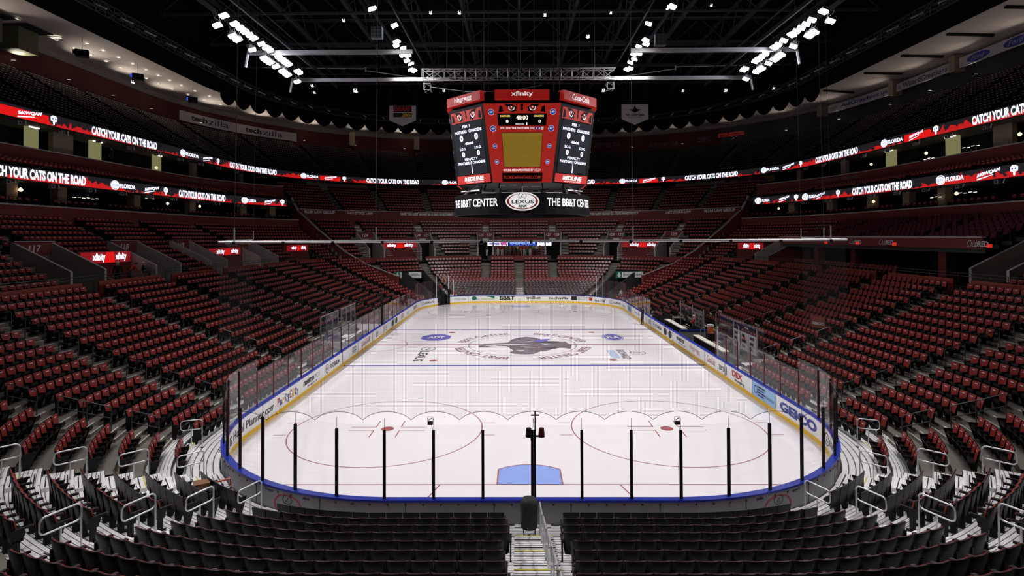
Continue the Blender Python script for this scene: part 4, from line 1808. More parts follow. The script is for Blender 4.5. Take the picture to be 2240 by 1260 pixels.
    band(mb, RINK, 57.35, 70.25, sd, [(28.22, 13.75), (28.22, 13.87), (28.7, 13.87), (28.7, 13.75)], M_CAP, True)
    struct(fix_normals(mb.build('trim_3' if sd < 0 else 'trim_4')), 'dark red fascia wall with pale top, %s half' % w_)
    # diagonal parting wall
    mb = MB()
    A, B = np.array((-17.4, 62.6)), np.array((-35.5, 72.6))
    tops = [(0, 3.6), (0.30, 5.25), (0.5, 7.0), (0.78, 10.4), (0.97, 13.0), (1.0, 13.4), (1.06, 14.9), (1.08, 15.6)]
    dr_ = (B - A) / np.linalg.norm(B - A)
    nn = np.array((-dr_[1], dr_[0])) * 0.2
    up = [tuple(A + (B - A) * t) + (z,) for t, z in tops]
    lo_ = [tuple(A + (B - A) * t) + (max(1.5, z - 5.5),) for t, z in tops]
    for i in range(len(tops) - 1):
        for sg in (-1, 1):
            q = [lo_[i], lo_[i + 1], up[i + 1], up[i]]
            mb.face([((p[0] + sg * nn[0]) * -sd, p[1] + sg * nn[1], p[2]) for p in q], M_RWALL)
        mb.face([((p[0] + sg * nn[0] * 1.25) * -sd, p[1] + sg * nn[1] * 1.25, p[2] + .03) for p, sg in ((up[i], -1), (up[i + 1], -1), (up[i + 1], 1), (up[i], 1))], M_CAP)
    mb.face([((p[0] + sg * nn[0]) * -sd, p[1] + sg * nn[1], p[2]) for p, sg in ((lo_[0], -1), (up[0], -1), (up[0], 1), (lo_[0], 1))], M_RWALL)
    struct(fix_normals(mb.build('wall_far_left' if sd < 0 else 'wall_far_right')), 'sloping dark red wall between the %s side stand and the far stand' % w_)

# club deck on the right
mb = MB()
terr = terrace('club_deck', RINK, TCL, 22.9, 52.9, 1, lambda k: (M_CONCD, M_CONCD), label='club deck steps above the dark opening on the right')
band(mb, RINK, 22.9, 52.9, 1, [(20.0, 8.22), (20.0, 9.02), (20.15, 9.02), (20.15, 8.22)], M_RWALL, True)
band(mb, RINK, 22.9, 52.9, 1, [(19.95, 9.02), (19.95, 9.1), (20.25, 9.1), (20.25, 9.02)], M_CAP, True)
band(mb, RINK, 22.9, 52.9, 1, [(26.0, 5.0), (26.0, 8.2)], M_BLACK)
band(mb, RINK, 22.9, 52.9, 1, [(18.0, 5.05), (26.0, 5.05)], M_CONCD)
for s in (27.6, 39.5, 46.5):
    p = rp(RINK, s, 1, 21.0, 6.7)
    mb.box(p, (0.8, 0.8, 3.3), M_RWALL)
for s, t_ in ((23.3, 'Club RED'), (33.4, 'Club RED'), (38.0, 'Club RED'), (24.6, '')):
    if t_:
        mp = ring_map(RINK, 1, s, 8.35, 19.97)
        put_text(mb, 'Club', mp, -1.0, 0.0, 0.0, 0.5, M_TEXTW, -0.008, 0.5)
        put_text(mb, 'RED', mp, 0.0, 0.95, 0.02, 0.42, M_TEXTW, 0.03)
for s in (21.2, 31.2, 36.6, 42.2):
    p = rp(RINK, s + 1, 1, 19.9, 8.45)
    mb.box(p, (0.2, 0.25, 0.25), mat('red_exit_lamp', (0.5, 0.02, 0.01), 0.5, emit=(1, 0.05, 0.03), es=0.5))
struct(fix_normals(mb.build('wall_club')), 'red club fascia with lettering over a dark opening on the right')
for a, b in ((23.3, 30.9), (32.1, 38.6), (39.8, 46.0), (47.2, 52.5)):
    for k in range(8):
        for (x, y, zz, r, i, n) in ring_seats(RINK, 1, a, b, 20.2 + .95 * k + .55, TCL[k][2], pitch=0.62, g0=.1, g1=.1):
            crest.append((x, y, zz, r))
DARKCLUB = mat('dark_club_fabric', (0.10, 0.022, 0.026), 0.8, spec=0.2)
dk = crest[-sum(1 for _ in crest):]
lst = [c for c in crest if c[0] > 32]
if lst:
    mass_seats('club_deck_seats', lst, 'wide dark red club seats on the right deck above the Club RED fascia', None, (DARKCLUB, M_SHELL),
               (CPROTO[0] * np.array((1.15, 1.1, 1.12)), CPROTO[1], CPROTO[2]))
n_ = 0
for a, nn_, d_ in ((29.2, 9, 17.9), (35.2, 9, 17.9), (42.2, 8, 18.0)):
    for i in range(nn_):
        s = a + i * 0.56
        x, y, _ = rp(RINK, s, 1, d_)
        nx, ny = rn(RINK, s, 1)
        o = bpy.data.objects.new('lounge_chair', cme)
        COL.objects.link(o)
        o.location = (x, y, 5.05 + 0.55)
        o.scale = (1.05, 1.1, 1.15)
        o.rotation_euler = (0, 0, math.atan2(-ny, -nx) - PI / 2)
        tag(o, 'red lounge chair, %s from the near end in the %s row' % (ORD[i], {29.2: 'nearest', 35.2: 'middle', 42.2: 'farthest'}[a]), 'chair', 'red lounge chairs before the club opening')
mb = MB()
for a, nn_, d_ in ((29.2, 9, 17.9), (35.2, 9, 17.9), (42.2, 8, 18.0)):
    band(mb, RINK, a - 0.4, a + nn_ * .56, 1, [(d_ - 0.5, 5.0), (d_ - 0.5, 5.6), (d_ + 0.5, 5.6), (d_ + 0.5, 5.0)], M_BLACK, True)
struct(mb.build('lounge_platform'), 'low black platform under the red lounge chairs')
for i, s in enumerate((23.1, 31.5, 39.2, 46.6)):
    for q, k in enumerate((1, 4)):
        o = dup(dr, (0, 0, 0))
        o.location = rp(RINK, s, 1, TCL[k][0], TCL[k][2])
        n = rn(RINK, s, 1)
        o.rotation_euler = (0, 0, math.atan2(n[1], n[0]) - PI / 2)
        tag(o, 'grey handrail on the club deck, %s from the near end, %s one' % (ORD[i], 'lower' if q == 0 else 'upper'), 'handrail', 'handrails on the club deck')

# LED boards on the platform walls
def led_board(side, a, b, z0, z1, off=21.12, full=True, label='', kind='x'):
    root = empty('led_board', rp(RINK, (a + b) / 2, side, off, z0))
    inv = Vector(root.location)
    mb = MB()
    band(mb, RINK, a, b, side, [(off, z0), (off, z1), (off + .07, z1), (off + .07, z0)], M_LEDM, True)
    mid = (a + b) / 2
    L = abs(arclen(RINK, b, off) - arclen(RINK, a, off))
    mp = ring_map(RINK, side, mid, 0, off - 0.015)
    if kind == 'x':
        h = z1 - z0
        n = 1
        put_poly(mb, mp, [(-0.06 * L, z0 + .02), (0.16 * L, z0 + .02), (0.13 * L, z1 - .02), (-0.02 * L, z1 - .02)], M_LEDR)
    mb.v = [tuple(Vector(p) - inv) for p in mb.v]
    pan = mb.build('panel', root)
    mp = ring_map(RINK, side, mid, 0, off - 0.05)
    for ua, ub in ((-.30, -.05), (.16, .40)):
        mb = MB()
        put_text(mb, 'xfinity', mp, ua * L, ub * L, z0 + .06, z1 - .08, M_LEDW, 0.035)
        mb.v = [tuple(Vector(p) - inv) for p in mb.v]
        mb.build('lettering', pan)
    tag(root, label, 'screen', 'red LED boards on the platform walls')


led_board(-1, 25.5, 31.0, 7.2, 8.1, label='glowing red LED board, nearest one on the left, with people standing before it')
led_board(-1, 43.6, 50.6, 7.2, 8.0, label='glowing red LED board in the middle of the left stand')
led_board(-1, 55.0, 56.2, 7.3, 8.1, label='glowing red LED board nearest the red sloping wall on the left')
led_board(1, 54.5, 55.9, 7.3, 8.2, label='glowing red LED board in the right stand left of the club opening')
led_board(-1, 59.99, 61.89, 7.35, 8.2, label='glowing red LED board in the far stand left of the middle')
led_board(1, 59.99, 61.89, 7.35, 8.2, label='glowing red LED board in the far stand right of the middle')
# centre LED board with blue middle
root = empty('led_board', (0, 82.0, 7.6))
mb = MB()
mb.box((0, -0.05, 0.4), (11.6, 0.08, 0.85), M_LEDK)
F = lambda u, v: (u, -0.11, v)
put_rect(mb, F, -5.6, -2.0, 0.02, 0.75, M_LEDW)
put_rect(mb, F, -1.8, 3.0, 0.02, 0.8, M_LEDB)
put_rect(mb, F, 3.2, 5.7, -0.02, 0.85, M_LEDW)
mb.build('panel', root)
mb = MB()
F = lambda u, v: (u, -0.13, v)
put_text(mb, 'WITH ECOM TACES & FUEL CITY', F, -1.6, 2.8, 0.22, 0.6, emis('led_pale_blue', (0.5, 0.75, 1.0), 1.3), 0.02)
put_rect(mb, F, -3.3, -2.2, 0.15, 0.65, emis('led_pink', (0.7, 0.08, 0.4), 0.9))
put_rect(mb, F, -5.3, -3.5, 0.2, 0.55, emis('led_violet', (0.35, 0.3, 0.8), 0.9))
put_text(mb, 'Coca', F, 3.5, 5.3, 0.45, 0.83, M_LEDB, 0.02, 0.3)
mb.build('lettering', root)
tag(root, 'wide LED board with blue lettering above the gathered people at the far end', 'screen')

# far fascia lettering
mb = MB()
for sd in (-1, 1):
    for a, b, t_ in ((57.54, 58.85, 'BLUM LAW GROUP'), (59.40, 60.48, '1-877 STOCK LAW'), (61.66, 64.04, 'HAVE YOU LOST MONEY IN A BAD INVESTMENT ?')):
        mp = ring_map(RINK, sd, (a + b) / 2, 13.1, 28.25)
        L = (b - a) * scl(RINK, a, 28.25)
        put_text(mb, t_, mp, -L / 2, L / 2, 0.05, 0.56, M_TEXTW, 0.05)
mp = ring_map(RINK, -1, 70.25, 12.75, 28.25)
put_text(mb, 'StockAttorneys.com', mp, -7.5, 7.5, 0.2, 0.75, M_TEXTW, 0.04)
put_rect(mb, mp, -8, 7, 0.02, 0.08, M_TEXTW, 10)
struct(mb.build('trim_5'), 'white lettering along the far red fascia')

# tunnels in the far corners with the hospital signs
for sd in (-1, 1):
    w_ = 'left' if sd < 0 else 'right'
    mb = MB()
    for s in (58.62, 60.3):
        n = rn(RINK, s, sd)
        t = (-n[1], n[0])
        P = lambda d, z, o: tuple(np.array(rp(RINK, s, sd, d, z)) + np.array((t[0] * o, t[1] * o, 0)))
        vs = []
        for o in (-0.1, 0.1):
            vs += [P(1.2, 0, o), P(9.0, 0, o), P(9.0, 4.3, o), P(7.5, 4.1, o), P(1.2, 1.3, o)]
        mb.add(vs, [(0, 1, 2, 3, 4), (9, 8, 7, 6, 5), (0, 5, 6, 1), (1, 6, 7, 2), (2, 7, 8, 3), (3, 8, 9, 4)], M_DGREY)
    band(mb, RINK, 58.6, 60.3, sd, [(7.4, 3.2), (7.4, 4.3), (8.6, 4.3), (8.6, 3.2)], M_BLACK, True)
    band(mb, RINK, 58.6, 60.3, sd, [(9.0, 0), (9.0, 4.2)], M_BLACK)
    band(mb, RINK, 58.6, 60.3, sd, [(0.3, 0.01), (9.0, 0.01)], M_CONCD)
    struct(fix_normals(mb.build('wall_tunnel')), 'dark tunnel opening in the %s far corner' % w_)
    c = rp(RINK, 59.0 if sd < 0 else 58.7, sd, 7.2, 3.72)
    root = empty('hospital_sign', c, -0.35 * -sd * 0.4)
    mb = MB()
    mb.box((0, 0, 0), (3.1, 0.14, 0.82), M_WHITE)
    mb.build('panel', root)
    mb = MB()
    F = lambda u, v: (u, -0.08, v)
    put_text(mb, 'Doctors Hospital', F, -1.35, 1.35, -0.22, 0.18, M_INK, 0.01)
    mb.build('lettering', root)
    mb = MB()
    mb.box((-2.0, 0, 0), (0.9, 0.14, 0.95), M_GREEN)
    put_ell(mb, F, -2.0, -0.1, 0.24, 0.26, M_TEXTW, 16)
    put_ell(mb, F, -2.0, 0.22, 0.1, 0.15, M_TEXTW, 12)
    mb.build('emblem_panel', root)
    tag(root, 'white hospital sign with green pineapple panel over the %s far corner tunnel' % w_, 'sign', 'hospital signs')

# ================================================================== LED RIBBONS
def ribbon_mat(name, dens):
    m = bpy.data.materials.new(name)
    m.use_nodes = True
    nt = m.node_tree
    b = nt.nodes['Principled BSDF']
    b.inputs['Base Color'].default_value = (0.02, 0.02, 0.022, 1)
    tc = nt.nodes.new('ShaderNodeTexCoord')
    nz = nt.nodes.new('ShaderNodeTexNoise')
    nz.inputs['Scale'].default_value = 1.6
    nz.inputs['Detail'].default_value = 6
    nt.links.new(tc.outputs['Object'], nz.inputs['Vector'])
    lo_n = nt.nodes.new('ShaderNodeTexNoise')
    lo_n.inputs['Scale'].default_value = 0.10
    lo_n.inputs['Detail'].default_value = 0
    nt.links.new(tc.outputs['Object'], lo_n.inputs['Vector'])
    ad = nt.nodes.new('ShaderNodeMath')
    ad.operation = 'ADD'
    nt.links.new(nz.outputs['Fac'], ad.inputs[0])
    nt.links.new(lo_n.outputs['Fac'], ad.inputs[1])
    sp = nt.nodes.new('ShaderNodeSeparateXYZ')
    nt.links.new(tc.outputs['UV'], sp.inputs[0])
    sb = nt.nodes.new('ShaderNodeMath')
    sb.operation = 'MULTIPLY_ADD'
    sb.inputs[1].default_value = -0.55
    nt.links.new(sp.outputs['Y'], sb.inputs[0])
    nt.links.new(ad.outputs[0], sb.inputs[2])
    mr = nt.nodes.new('ShaderNodeMapRange')
    mr.inputs['From Min'].default_value = dens
    mr.inputs['From Max'].default_value = dens + 0.04
    mr.inputs['To Min'].default_value = 0.0
    mr.inputs['To Max'].default_value = 0.8
    nt.links.new(sb.outputs[0], mr.inputs['Value'])
    mx = nt.nodes.new('ShaderNodeMix')
    mx.data_type = 'RGBA'
    mx.inputs['A'].default_value = (0.012, 0.010, 0.013, 1)
    mx.inputs['B'].default_value = (0.75, 0.012, 0.012, 1)
    nt.links.new(mr.outputs['Result'], mx.inputs['Factor'])
    nt.links.new(mx.outputs['Result'], b.inputs['Emission Color'])
    b.inputs['Emission Strength'].default_value = 0.9
    return m


M_RIB = ribbon_mat('led_ribbon_flames', 0.86)


def ribbon(ring, side, s0, s1, z0, z1, items, label):
    root = empty('led_ribbon', rp(ring, (s0 + s1) / 2, side, 0, z0))
    O = Vector(root.location)
    mb = MB()
    mb.uv = []
    ss = srange(ring, s0, s1)
    for a, b in zip(ss[:-1], ss[1:]):
        q = [rp(ring, a, side, 0, z0), rp(ring, b, side, 0, z0), rp(ring, b, side, 0, z1), rp(ring, a, side, 0, z1)]
        q = [tuple(Vector(p) - O) for p in q]
        mb.face(q, M_RIB)
        mb.uv.append([(0, 0), (1, 0), (1, 1), (0, 1)])
    scr = mb.build('screen', root)
    mb = MB()
    band(mb, ring, s0, s1, side, [(0.02, z0 - .05), (0.02, z1 + 0.05), (0.35, z1 + .05), (0.35, z0 - .05)], M_DGREY, True)
    mb.v = [tuple(Vector(p) - O) for p in mb.v]
    mb.build('casing', root)
    H = z1 - z0
    for it in items:
        kind, a, b = it
        mb = MB()
        mp = ring_map(ring, side, (a + b) / 2, z0, -0.03)
        L = abs(arclen(ring, b, 0) - arclen(ring, a, 0))
        nm = 'lettering'
        if kind == 'catch':
            put_text(mb, 'CATCH YOUR CATS ON THE ROAD', mp, -L / 2, L / 2, H * .08, H * .93, M_LEDW, 0.045)
        elif kind == 'fox':
            r = H * 0.46
            put_ell(mb, mp, -L / 2 + r * 1.3, H / 2, r * 1.3, r, M_LEDW, 24, 0.82)
            put_ell(mb, mp, -L / 2 + r * 1.3, H / 2, r * 1.0, r * 0.7, M_LEDW, 20)
            mp2 = ring_map(ring, side, (a + b) / 2, z0, -0.05)
            put_text(mb, 'FOX', mp2, -L / 2 + r * .5, -L / 2 + r * 2.1, H * .38, H * .62, M_LEDB, 0.02)
            put_text(mb, 'FLORIDA', mp, -L / 2 + r * 2.8, L / 2, H * .28, H * .72, M_LEDW, 0.03)
        elif kind == 'wqam':
            sl = 0.10 * H
            mps = lambda u, v: mp(u, v + (u / L) * H * 0.35 * 1)
            put_text(mb, '560WQAM', mps, -L / 2, L / 2, H * .42, H * .78, M_LEDW, 0.04, 0.2)
            put_poly(mb, mps, [(-L / 2, H * .22), (L * .2, H * .30), (L * .2, H * .34), (-L / 2, H * .34)], M_LEDW)
        elif kind == 'cat':
            nm = 'emblem'
            w = H * 0.75
            put_poly(mb, mp, [(-w * .5, H * .8), (-w * .2, H * .95), (w * .2, H * .95), (w * .5, H * .8), (w * .45, H * .45), (w * .15, H * .4), (w * .1, H * .1), (-w * .1, H * .1), (-w * .15, H * .4), (-w * .45, H * .45)], M_LEDW)
            mp2 = ring_map(ring, side, (a + b) / 2, z0, -0.05)
            put_ell(mb, mp2, -w * .2, H * .65, w * .12, H * .08, M_LEDB, 10)
            put_ell(mb, mp2, w * .2, H * .65, w * .12, H * .08, M_LEDB, 10)
        elif kind == 'red':
            nm = 'red_field'
            put_rect(mb, ring_map(ring, side, (a + b) / 2, z0, -0.015), -L / 2, L / 2, 0.03, H * 0.8, M_LEDR, 6)
        mb.v = [tuple(Vector(p) - O) for p in mb.v]
        mb.build(nm, scr)
    tag(root, label, 'screen', 'LED ribbon screens')


ribbon(RIB2, -1, 18, 132.7, 20.15, 21.22, [('red', 28, 36), ('wqam', 32.6, 35.2), ('cat', 36.0, 37.2), ('catch', 41.5, 52.3), ('fox', 57.2, 61.6), ('wqam', 62.7, 65.2), ('cat', 66.2, 67.4),
       ('catch', 70.2, 81.9), ('fox', 87.2, 91.0), ('red', 91.3, 95.6), ('wqam', 92.3, 94.8), ('cat', 95.8, 97), ('catch', 101, 111.8), ('fox', 116.6, 121), ('wqam', 122.5, 125), ('cat', 126, 127)],
       'upper LED ribbon running round the left half of the arena')
ribbon(RIB2, 1, 18, 132.7, 20.15, 21.22, [('catch', 39.2, 28.4), ('cat', 44.7, 43.5), ('red', 49.2, 44.8), ('wqam', 48.3, 46.0), ('fox', 53.4, 49.4), ('catch', 68.9, 58.2), ('cat', 73.6, 72.3), ('wqam', 77.4, 74.6), ('fox', 82.3, 78.2),
       ('catch', 98.2, 87.3), ('cat', 103.2, 102), ('red', 107.5, 103.8), ('wqam', 106.8, 104.2), ('fox', 111.6, 107.9), ('catch', 127.5, 116.7)],
       'upper LED ribbon running round the right half of the arena')
ribbon(RIB1, -1, 8, 71.6, 14.12, 15.16, [('catch', 25.0, 35.5), ('fox', 38.8, 42.5), ('wqam', 44.0, 46.5), ('cat', 47.2, 48.3), ('catch', 50.3, 59.9), ('fox', 63.0, 65.8), ('wqam', 67.4, 69.4), ('cat', 70.3, 71.2)],
       'lower LED ribbon above the left side suites')
ribbon(RIB1, 1, 8, 71.6, 14.12, 15.16, [('cat', 30.5, 29.4), ('wqam', 33.8, 31.3), ('fox', 38.8, 35.3), ('catch', 52.8, 42.2), ('cat', 56.3, 55.1), ('wqam', 60.0, 58.3), ('fox', 62.6, 60.0), ('cat', 64.2, 63.2), ('wqam', 66.9, 65.0), ('fox', 71.3, 68.6)],
       'lower LED ribbon above the right side suites')

# ================================================================== SUITES, MEZZANINE, UPPER BOWL, SHELL
M_RWALLU = mat('shaded_red_wall', (0.075, 0.010, 0.009), 0.8)  # wall red darkened in its colour to offset the uplight spill
UPA = [10 + 9.2 * k for k in range(14)]
for sd in (-1, 1):
    w_ = 'left' if sd < 0 else 'right'
    mb = MB()
    # level 1 suites
    band(mb, RIB1, 4, 73.5, sd, [(0.3, 11.9), (5.5, 11.9)], M_CONCD)
    band(mb, RIB1, 4, 73.5, sd, [(5.5, 11.9), (5.5, 14.3)], M_BLACK)
    band(mb, RIB1, 4, 73.5, sd, [(5.5, 14.15), (0.3, 14.15)], M_DGREY)
    # level 2
    band(mb, RIB1, 4, 73.5, sd, [(3.6, 15.6), (3.6, 17.5), (3.8, 17.5)], M_RWALL)
    band(mb, RIB1, 4, 73.5, sd, [(3.55, 17.5), (3.55, 17.6), (3.9, 17.6), (3.9, 17.5)], M_CAP, True)
    band(mb, RIB1, 4, 73.5, sd, [(3.8, 17.4), (9.5, 17.4)], M_CONCD)
    band(mb, RIB2, 4, 132.7, sd, [(4.2, 17.4), (4.2, 20.2)], M_BLACK)
    band(mb, RIB2, 4, 132.7, sd, [(0.3, 20.12), (4.2, 20.12)], M_CONC)
    struct(fix_normals(mb.build('suite_walls')), 'dark suite levels with red parapet on the %s side' % w_)
    rows = [(0.35 + PK * k, 0.35 + PK * (k + 1), 15.0 + 0.22 * k) for k in range(4)]
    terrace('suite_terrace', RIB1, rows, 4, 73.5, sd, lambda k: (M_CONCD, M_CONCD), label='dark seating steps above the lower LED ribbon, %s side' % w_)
    for k in range(4):
        for a in range(8, 70, 9):
            for (x, y, zz, r, i, n) in ring_seats(RIB1, sd, a, a + 9, 0.35 + PK * k + .5, 15.0 + .22 * k, g0=.5, g1=.5):
                if in_view((x, y, zz + .5), 10):
                    MASS.append((x, y, zz, r))
    # suite chairs on level 1
    for a in range(12, 70, 7):
        for (x, y, zz, r, i, n) in ring_seats(RIB1, sd, a, a + 7, 1.6, 11.9, pitch=0.8, g0=.6, g1=.6):
            if in_view((x, y, zz + .5), 10):
                MASS.append((x, y, zz, r))
    if sd < 0 or True:
        # far mezzanine above the fascia
        rows = [(28.6 + PK * k, 28.6 + PK * (k + 1), 12.95 + 0.55 * k) for k in range(10)]
        terrace('mezzanine_terrace', RINK, rows, 57.35, 70.25, sd, lambda k: (M_CONCD, M_CONCD), label='dark mezzanine steps above the far fascia, %s half' % w_)
        ma = [57.5, 59.3, 61.1, 63.0, 64.9, 67.6, 70.25]
        for a, b in zip(ma[:-1], ma[1:]):
            for k in range(10):
                for (x, y, zz, r, i, n) in ring_seats(RINK, sd, a, b, rows[k][0] + .5, rows[k][2], g0=.6, g1=.6 if b < 70 else 0):
                    MASS.append((x, y, zz, r))
        mb = MB()
        for a in ma[1:-1]:
            for k in range(10):
                n = rn(RINK, a, sd)
                rz = math.atan2(n[1], n[0]) - PI / 2
                mb.box(rp(RINK, a, sd, rows[k][0] + .1, rows[k][2] + .02), (1.1, 0.16, 0.03), M_NOSE, rz)
        struct(mb.build('aisle_steps'), 'mezzanine aisle steps, %s half' % w_)
    # upper bowl
    rows = [(0.6 + PK * k, 0.6 + PK * (k + 1), 21.2 + 0.52 * k) for k in range(14)]
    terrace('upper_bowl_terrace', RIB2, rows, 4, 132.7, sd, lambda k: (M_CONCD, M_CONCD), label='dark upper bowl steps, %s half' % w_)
    for a, b in zip(UPA[:-1], UPA[1:]):
        for k in range(14):
            for (x, y, zz, r, i, n) in ring_seats(RIB2, sd, a, b, rows[k][0] + .5, rows[k][2], g0=.6, g1=.6):
                if in_view((x, y, zz + .5), 5):
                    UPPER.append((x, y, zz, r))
    mb = MB()
    for a in UPA:
        for k in range(14):
            n = rn(RIB2, a, sd)
            rz = math.atan2(n[1], n[0]) - PI / 2
            mb.box(rp(RIB2, a, sd, rows[k][0] + .1, rows[k][2] + .02), (1.1, 0.2, 0.03), M_CONC, rz)
    struct(mb.build('aisle_steps'), 'upper bowl aisle steps, %s half' % w_)
    mb = MB()
    sw = 132.7 if sd < 0 else 132.7
    if sd < 0:
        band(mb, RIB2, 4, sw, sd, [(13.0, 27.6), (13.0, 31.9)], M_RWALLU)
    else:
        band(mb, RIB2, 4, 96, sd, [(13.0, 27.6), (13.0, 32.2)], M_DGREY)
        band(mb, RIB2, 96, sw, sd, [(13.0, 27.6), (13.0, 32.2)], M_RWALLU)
    band(mb, RIB2, 4, sw, sd, [(14.2, 31.7), (14.2, 33.3)], M_PALE)
    band(mb, RIB2, 4, sw, sd, [(13.0, 31.9), (14.2, 31.9)], M_CONCD)
    struct(mb.build('wall_upper_left' if sd < 0 else 'wall_upper_right'), 'back wall of the upper bowl, %s half' % w_)
    mb = MB()
    band(mb, RIB2, 4, sw, sd, [(4.4, 33.3), (14.3, 33.1)], M_SOFF)
    struct(mb.build('ceiling_soffit'), 'beige soffit over the upper bowl, %s half' % w_)
    if sd > 0:
        mb = MB()
        for s in (41.5, 49.5, 57.5, 65.5, 74.5):
            mb.bar(rp(RIB2, s, 1, 5.5, 33.15), rp(RIB2, s, 1, 11.0, 33.0), 0.35, 0.25, M_BLACK)
        struct(mb.build('soffit_slot'), 'dark slots across the right soffit')
    # black drape, scalloped at the far end
    mb = MB()
    band(mb, RIB2, -20, 74, sd, [(4.4, 33.2), (4.4, 46)], M_CURT)
    s = 74.0
    while s < 132.7:
        e = min(s + 3.1, 132.75)
        N = 8
        for i in range(N):
            t0, t1 = i / N, (i + 1) / N
            a, b = s + (e - s) * t0, s + (e - s) * t1
            zz = lambda t: 32.75 - 1.25 * math.sin(PI * t) ** 0.7
            mb.face([rp(RIB2, a, sd, 4.3, zz(t0)), rp(RIB2, b, sd, 4.3, zz(t1)), rp(RIB2, b, sd, 4.3, 46), rp(RIB2, a, sd, 4.3, 46)], M_CURT)
        s = e
    tag(mb.build('curtain'), 'black scalloped drape hanging below the roof, %s half' % w_, 'curtain')
    mb = MB()
    band(mb, RIB2, -71.77, 132.77, sd, [(15.0, -0.5), (15.0, 46)], M_BLACK)
    struct(mb.build('wall_shell_left' if sd < 0 else 'wall_shell_right'), 'dark outer wall of the arena, %s half' % w_)

mb = MB()
mb.box((0, 30.5, 46.2), (124, 174, 0.4), M_BLACK)
struct(mb.build('ceiling'), 'black arena roof deck')
mb = MB()
mb.box((0, 30.5, -0.35), (124, 174, 0.3), M_CONCD)
struct(mb.build('floor_slab'), 'dark concrete slab around the rink')

mass_seats('stadium_seats', MASS, 'the remaining maroon folding seats filling the stands of the arena')
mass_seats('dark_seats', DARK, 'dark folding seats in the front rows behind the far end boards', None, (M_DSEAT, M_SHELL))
mass_seats('upper_bowl_seats', UPPER, 'upper bowl seats above the upper LED ribbon, their maroon darkened to stand for shade', None, (M_DSEAT, M_SHELL))  # low light of the upper bowl put into the seat colour

# ================================================================== SCOREBOARD
sb = empty('scoreboard', (0, 30.48, 13.3))
tag(sb, 'red eight sided hanging scoreboard with LED screens over centre ice', 'scoreboard')
SO = Vector(sb.location)
OFFS = {}


class Face:
    """bilinear face: bl, br, tr, tl corners; n = outward offset"""

    def __init__(s, bl, br, tr, tl):
        s.c = [Vector(p) for p in (bl, br, tr, tl)]
        s.n = (s.c[1] - s.c[0]).cross(s.c[3] - s.c[0]).normalized()

    def at(s, o):
        return lambda u, v: tuple((s.c[0] * (1 - u) + s.c[1] * u) * (1 - v) + (s.c[3] * (1 - u) + s.c[2] * u) * v + s.n * o - SO)


def slab(mb, F, u0, u1, v0, v1, o0, o1, m):
    f0, f1 = F.at(o0), F.at(o1)
    vs = [f0(u0, v0), f0(u1, v0), f0(u1, v1), f0(u0, v1), f1(u0, v0), f1(u1, v0), f1(u1, v1), f1(u0, v1)]
    mb.add(vs, [(3, 2, 1, 0), (4, 5, 6, 7), (0, 1, 5, 4), (1, 2, 6, 5), (2, 3, 7, 6), (3, 0, 4, 7)], m)


M_SBR = mat('scoreboard_red', (0.42, 0.022, 0.016), 0.5, var=0.08, emit=(0.75, 0.03, 0.02), es=0.3)
M_SBH = mat('backlit_red_header', (0.4, 0.015, 0.01), 0.5, emit=(0.55, 0.015, 0.012), es=0.28)
M_SBT = mat('backlit_white_text', (0.8, 0.8, 0.8), 0.5, emit=(1, 1, 1), es=0.55)
M_SBK = mat('scoreboard_black', (0.004, 0.004, 0.005), 0.5, spec=0.15)
M_GOLD = emis('idle_screen_gold', (0.22, 0.135, 0.015), 0.9)
M_SCR = emis('led_dim_grey', (0.016, 0.017, 0.026), 0.8)
M_AMB = emis('led_amber', (1.0, 0.75, 0.15), 1.1)
M_DIG = emis('led_digit', (1.0, 0.93, 0.70), 1.3)
M_DRED = mat('dull_red_text', (0.4, 0.03, 0.02), 0.5, emit=(0.5, 0.03, 0.02), es=0.4)
M_ADT = mat('badge_blue', (0.02, 0.07, 0.42), 0.4, emit=(0.03, 0.10, 0.6), es=0.3)


def eyes(mb, F, u0, u1, v0, v1, o):
    W = lambda u, v: F.at(o)(u0 + (u1 - u0) * u, v0 + (v1 - v0) * v)
    put_rect(mb, W, 0, 1, 0, 1, M_SBR)
    W = lambda u, v: F.at(o + .01)(u0 + (u1 - u0) * u, v0 + (v1 - v0) * v)
    for sx in (1, -1):
        X = lambda x: 0.5 + sx * (x - 0.5)
        P = lambda pts, m, W_=W: put_poly(mb, lambda u, v: W_(X(u), v), pts if sx > 0 else pts[::-1], m)
        P([(0.02, 0.05), (0.12, 0.15), (0.09, 0.75), (0.04, 0.8)], M_SBK)
        P([(0.14, 1.0), (0.22, 0.55), (0.24, 0.25), (0.30, 0.05), (0.36, 0.2), (0.40, 0.08), (0.37, 0.45), (0.40, 0.62), (0.30, 0.95)], M_SBK)
        P([(0.47, 0.98), (0.5, 0.98), (0.5, 0.1), (0.475, 0.45), (0.485, 0.6)], M_SBK)
    W2 = lambda u, v: F.at(o + .02)(u0 + (u1 - u0) * u, v0 + (v1 - v0) * v)
    for cx, a0, a1 in ((0.285, PI * 0.85, PI * 2.05), (0.715, PI * 0.95, PI * 2.15)):
        put_ell(mb, W2, cx, 0.58, 0.065, 0.34, M_SBT, 20, 0.72, a0, a1)
        put_ell(mb, W2, cx - 0.01, 0.62, 0.032, 0.2, M_SBR, 14)
        put_ell(mb, lambda u, v: F.at(o + .03)(u0 + (u1 - u0) * u, v0 + (v1 - v0) * v), cx, 0.66, 0.014, 0.08, M_SBT, 10)


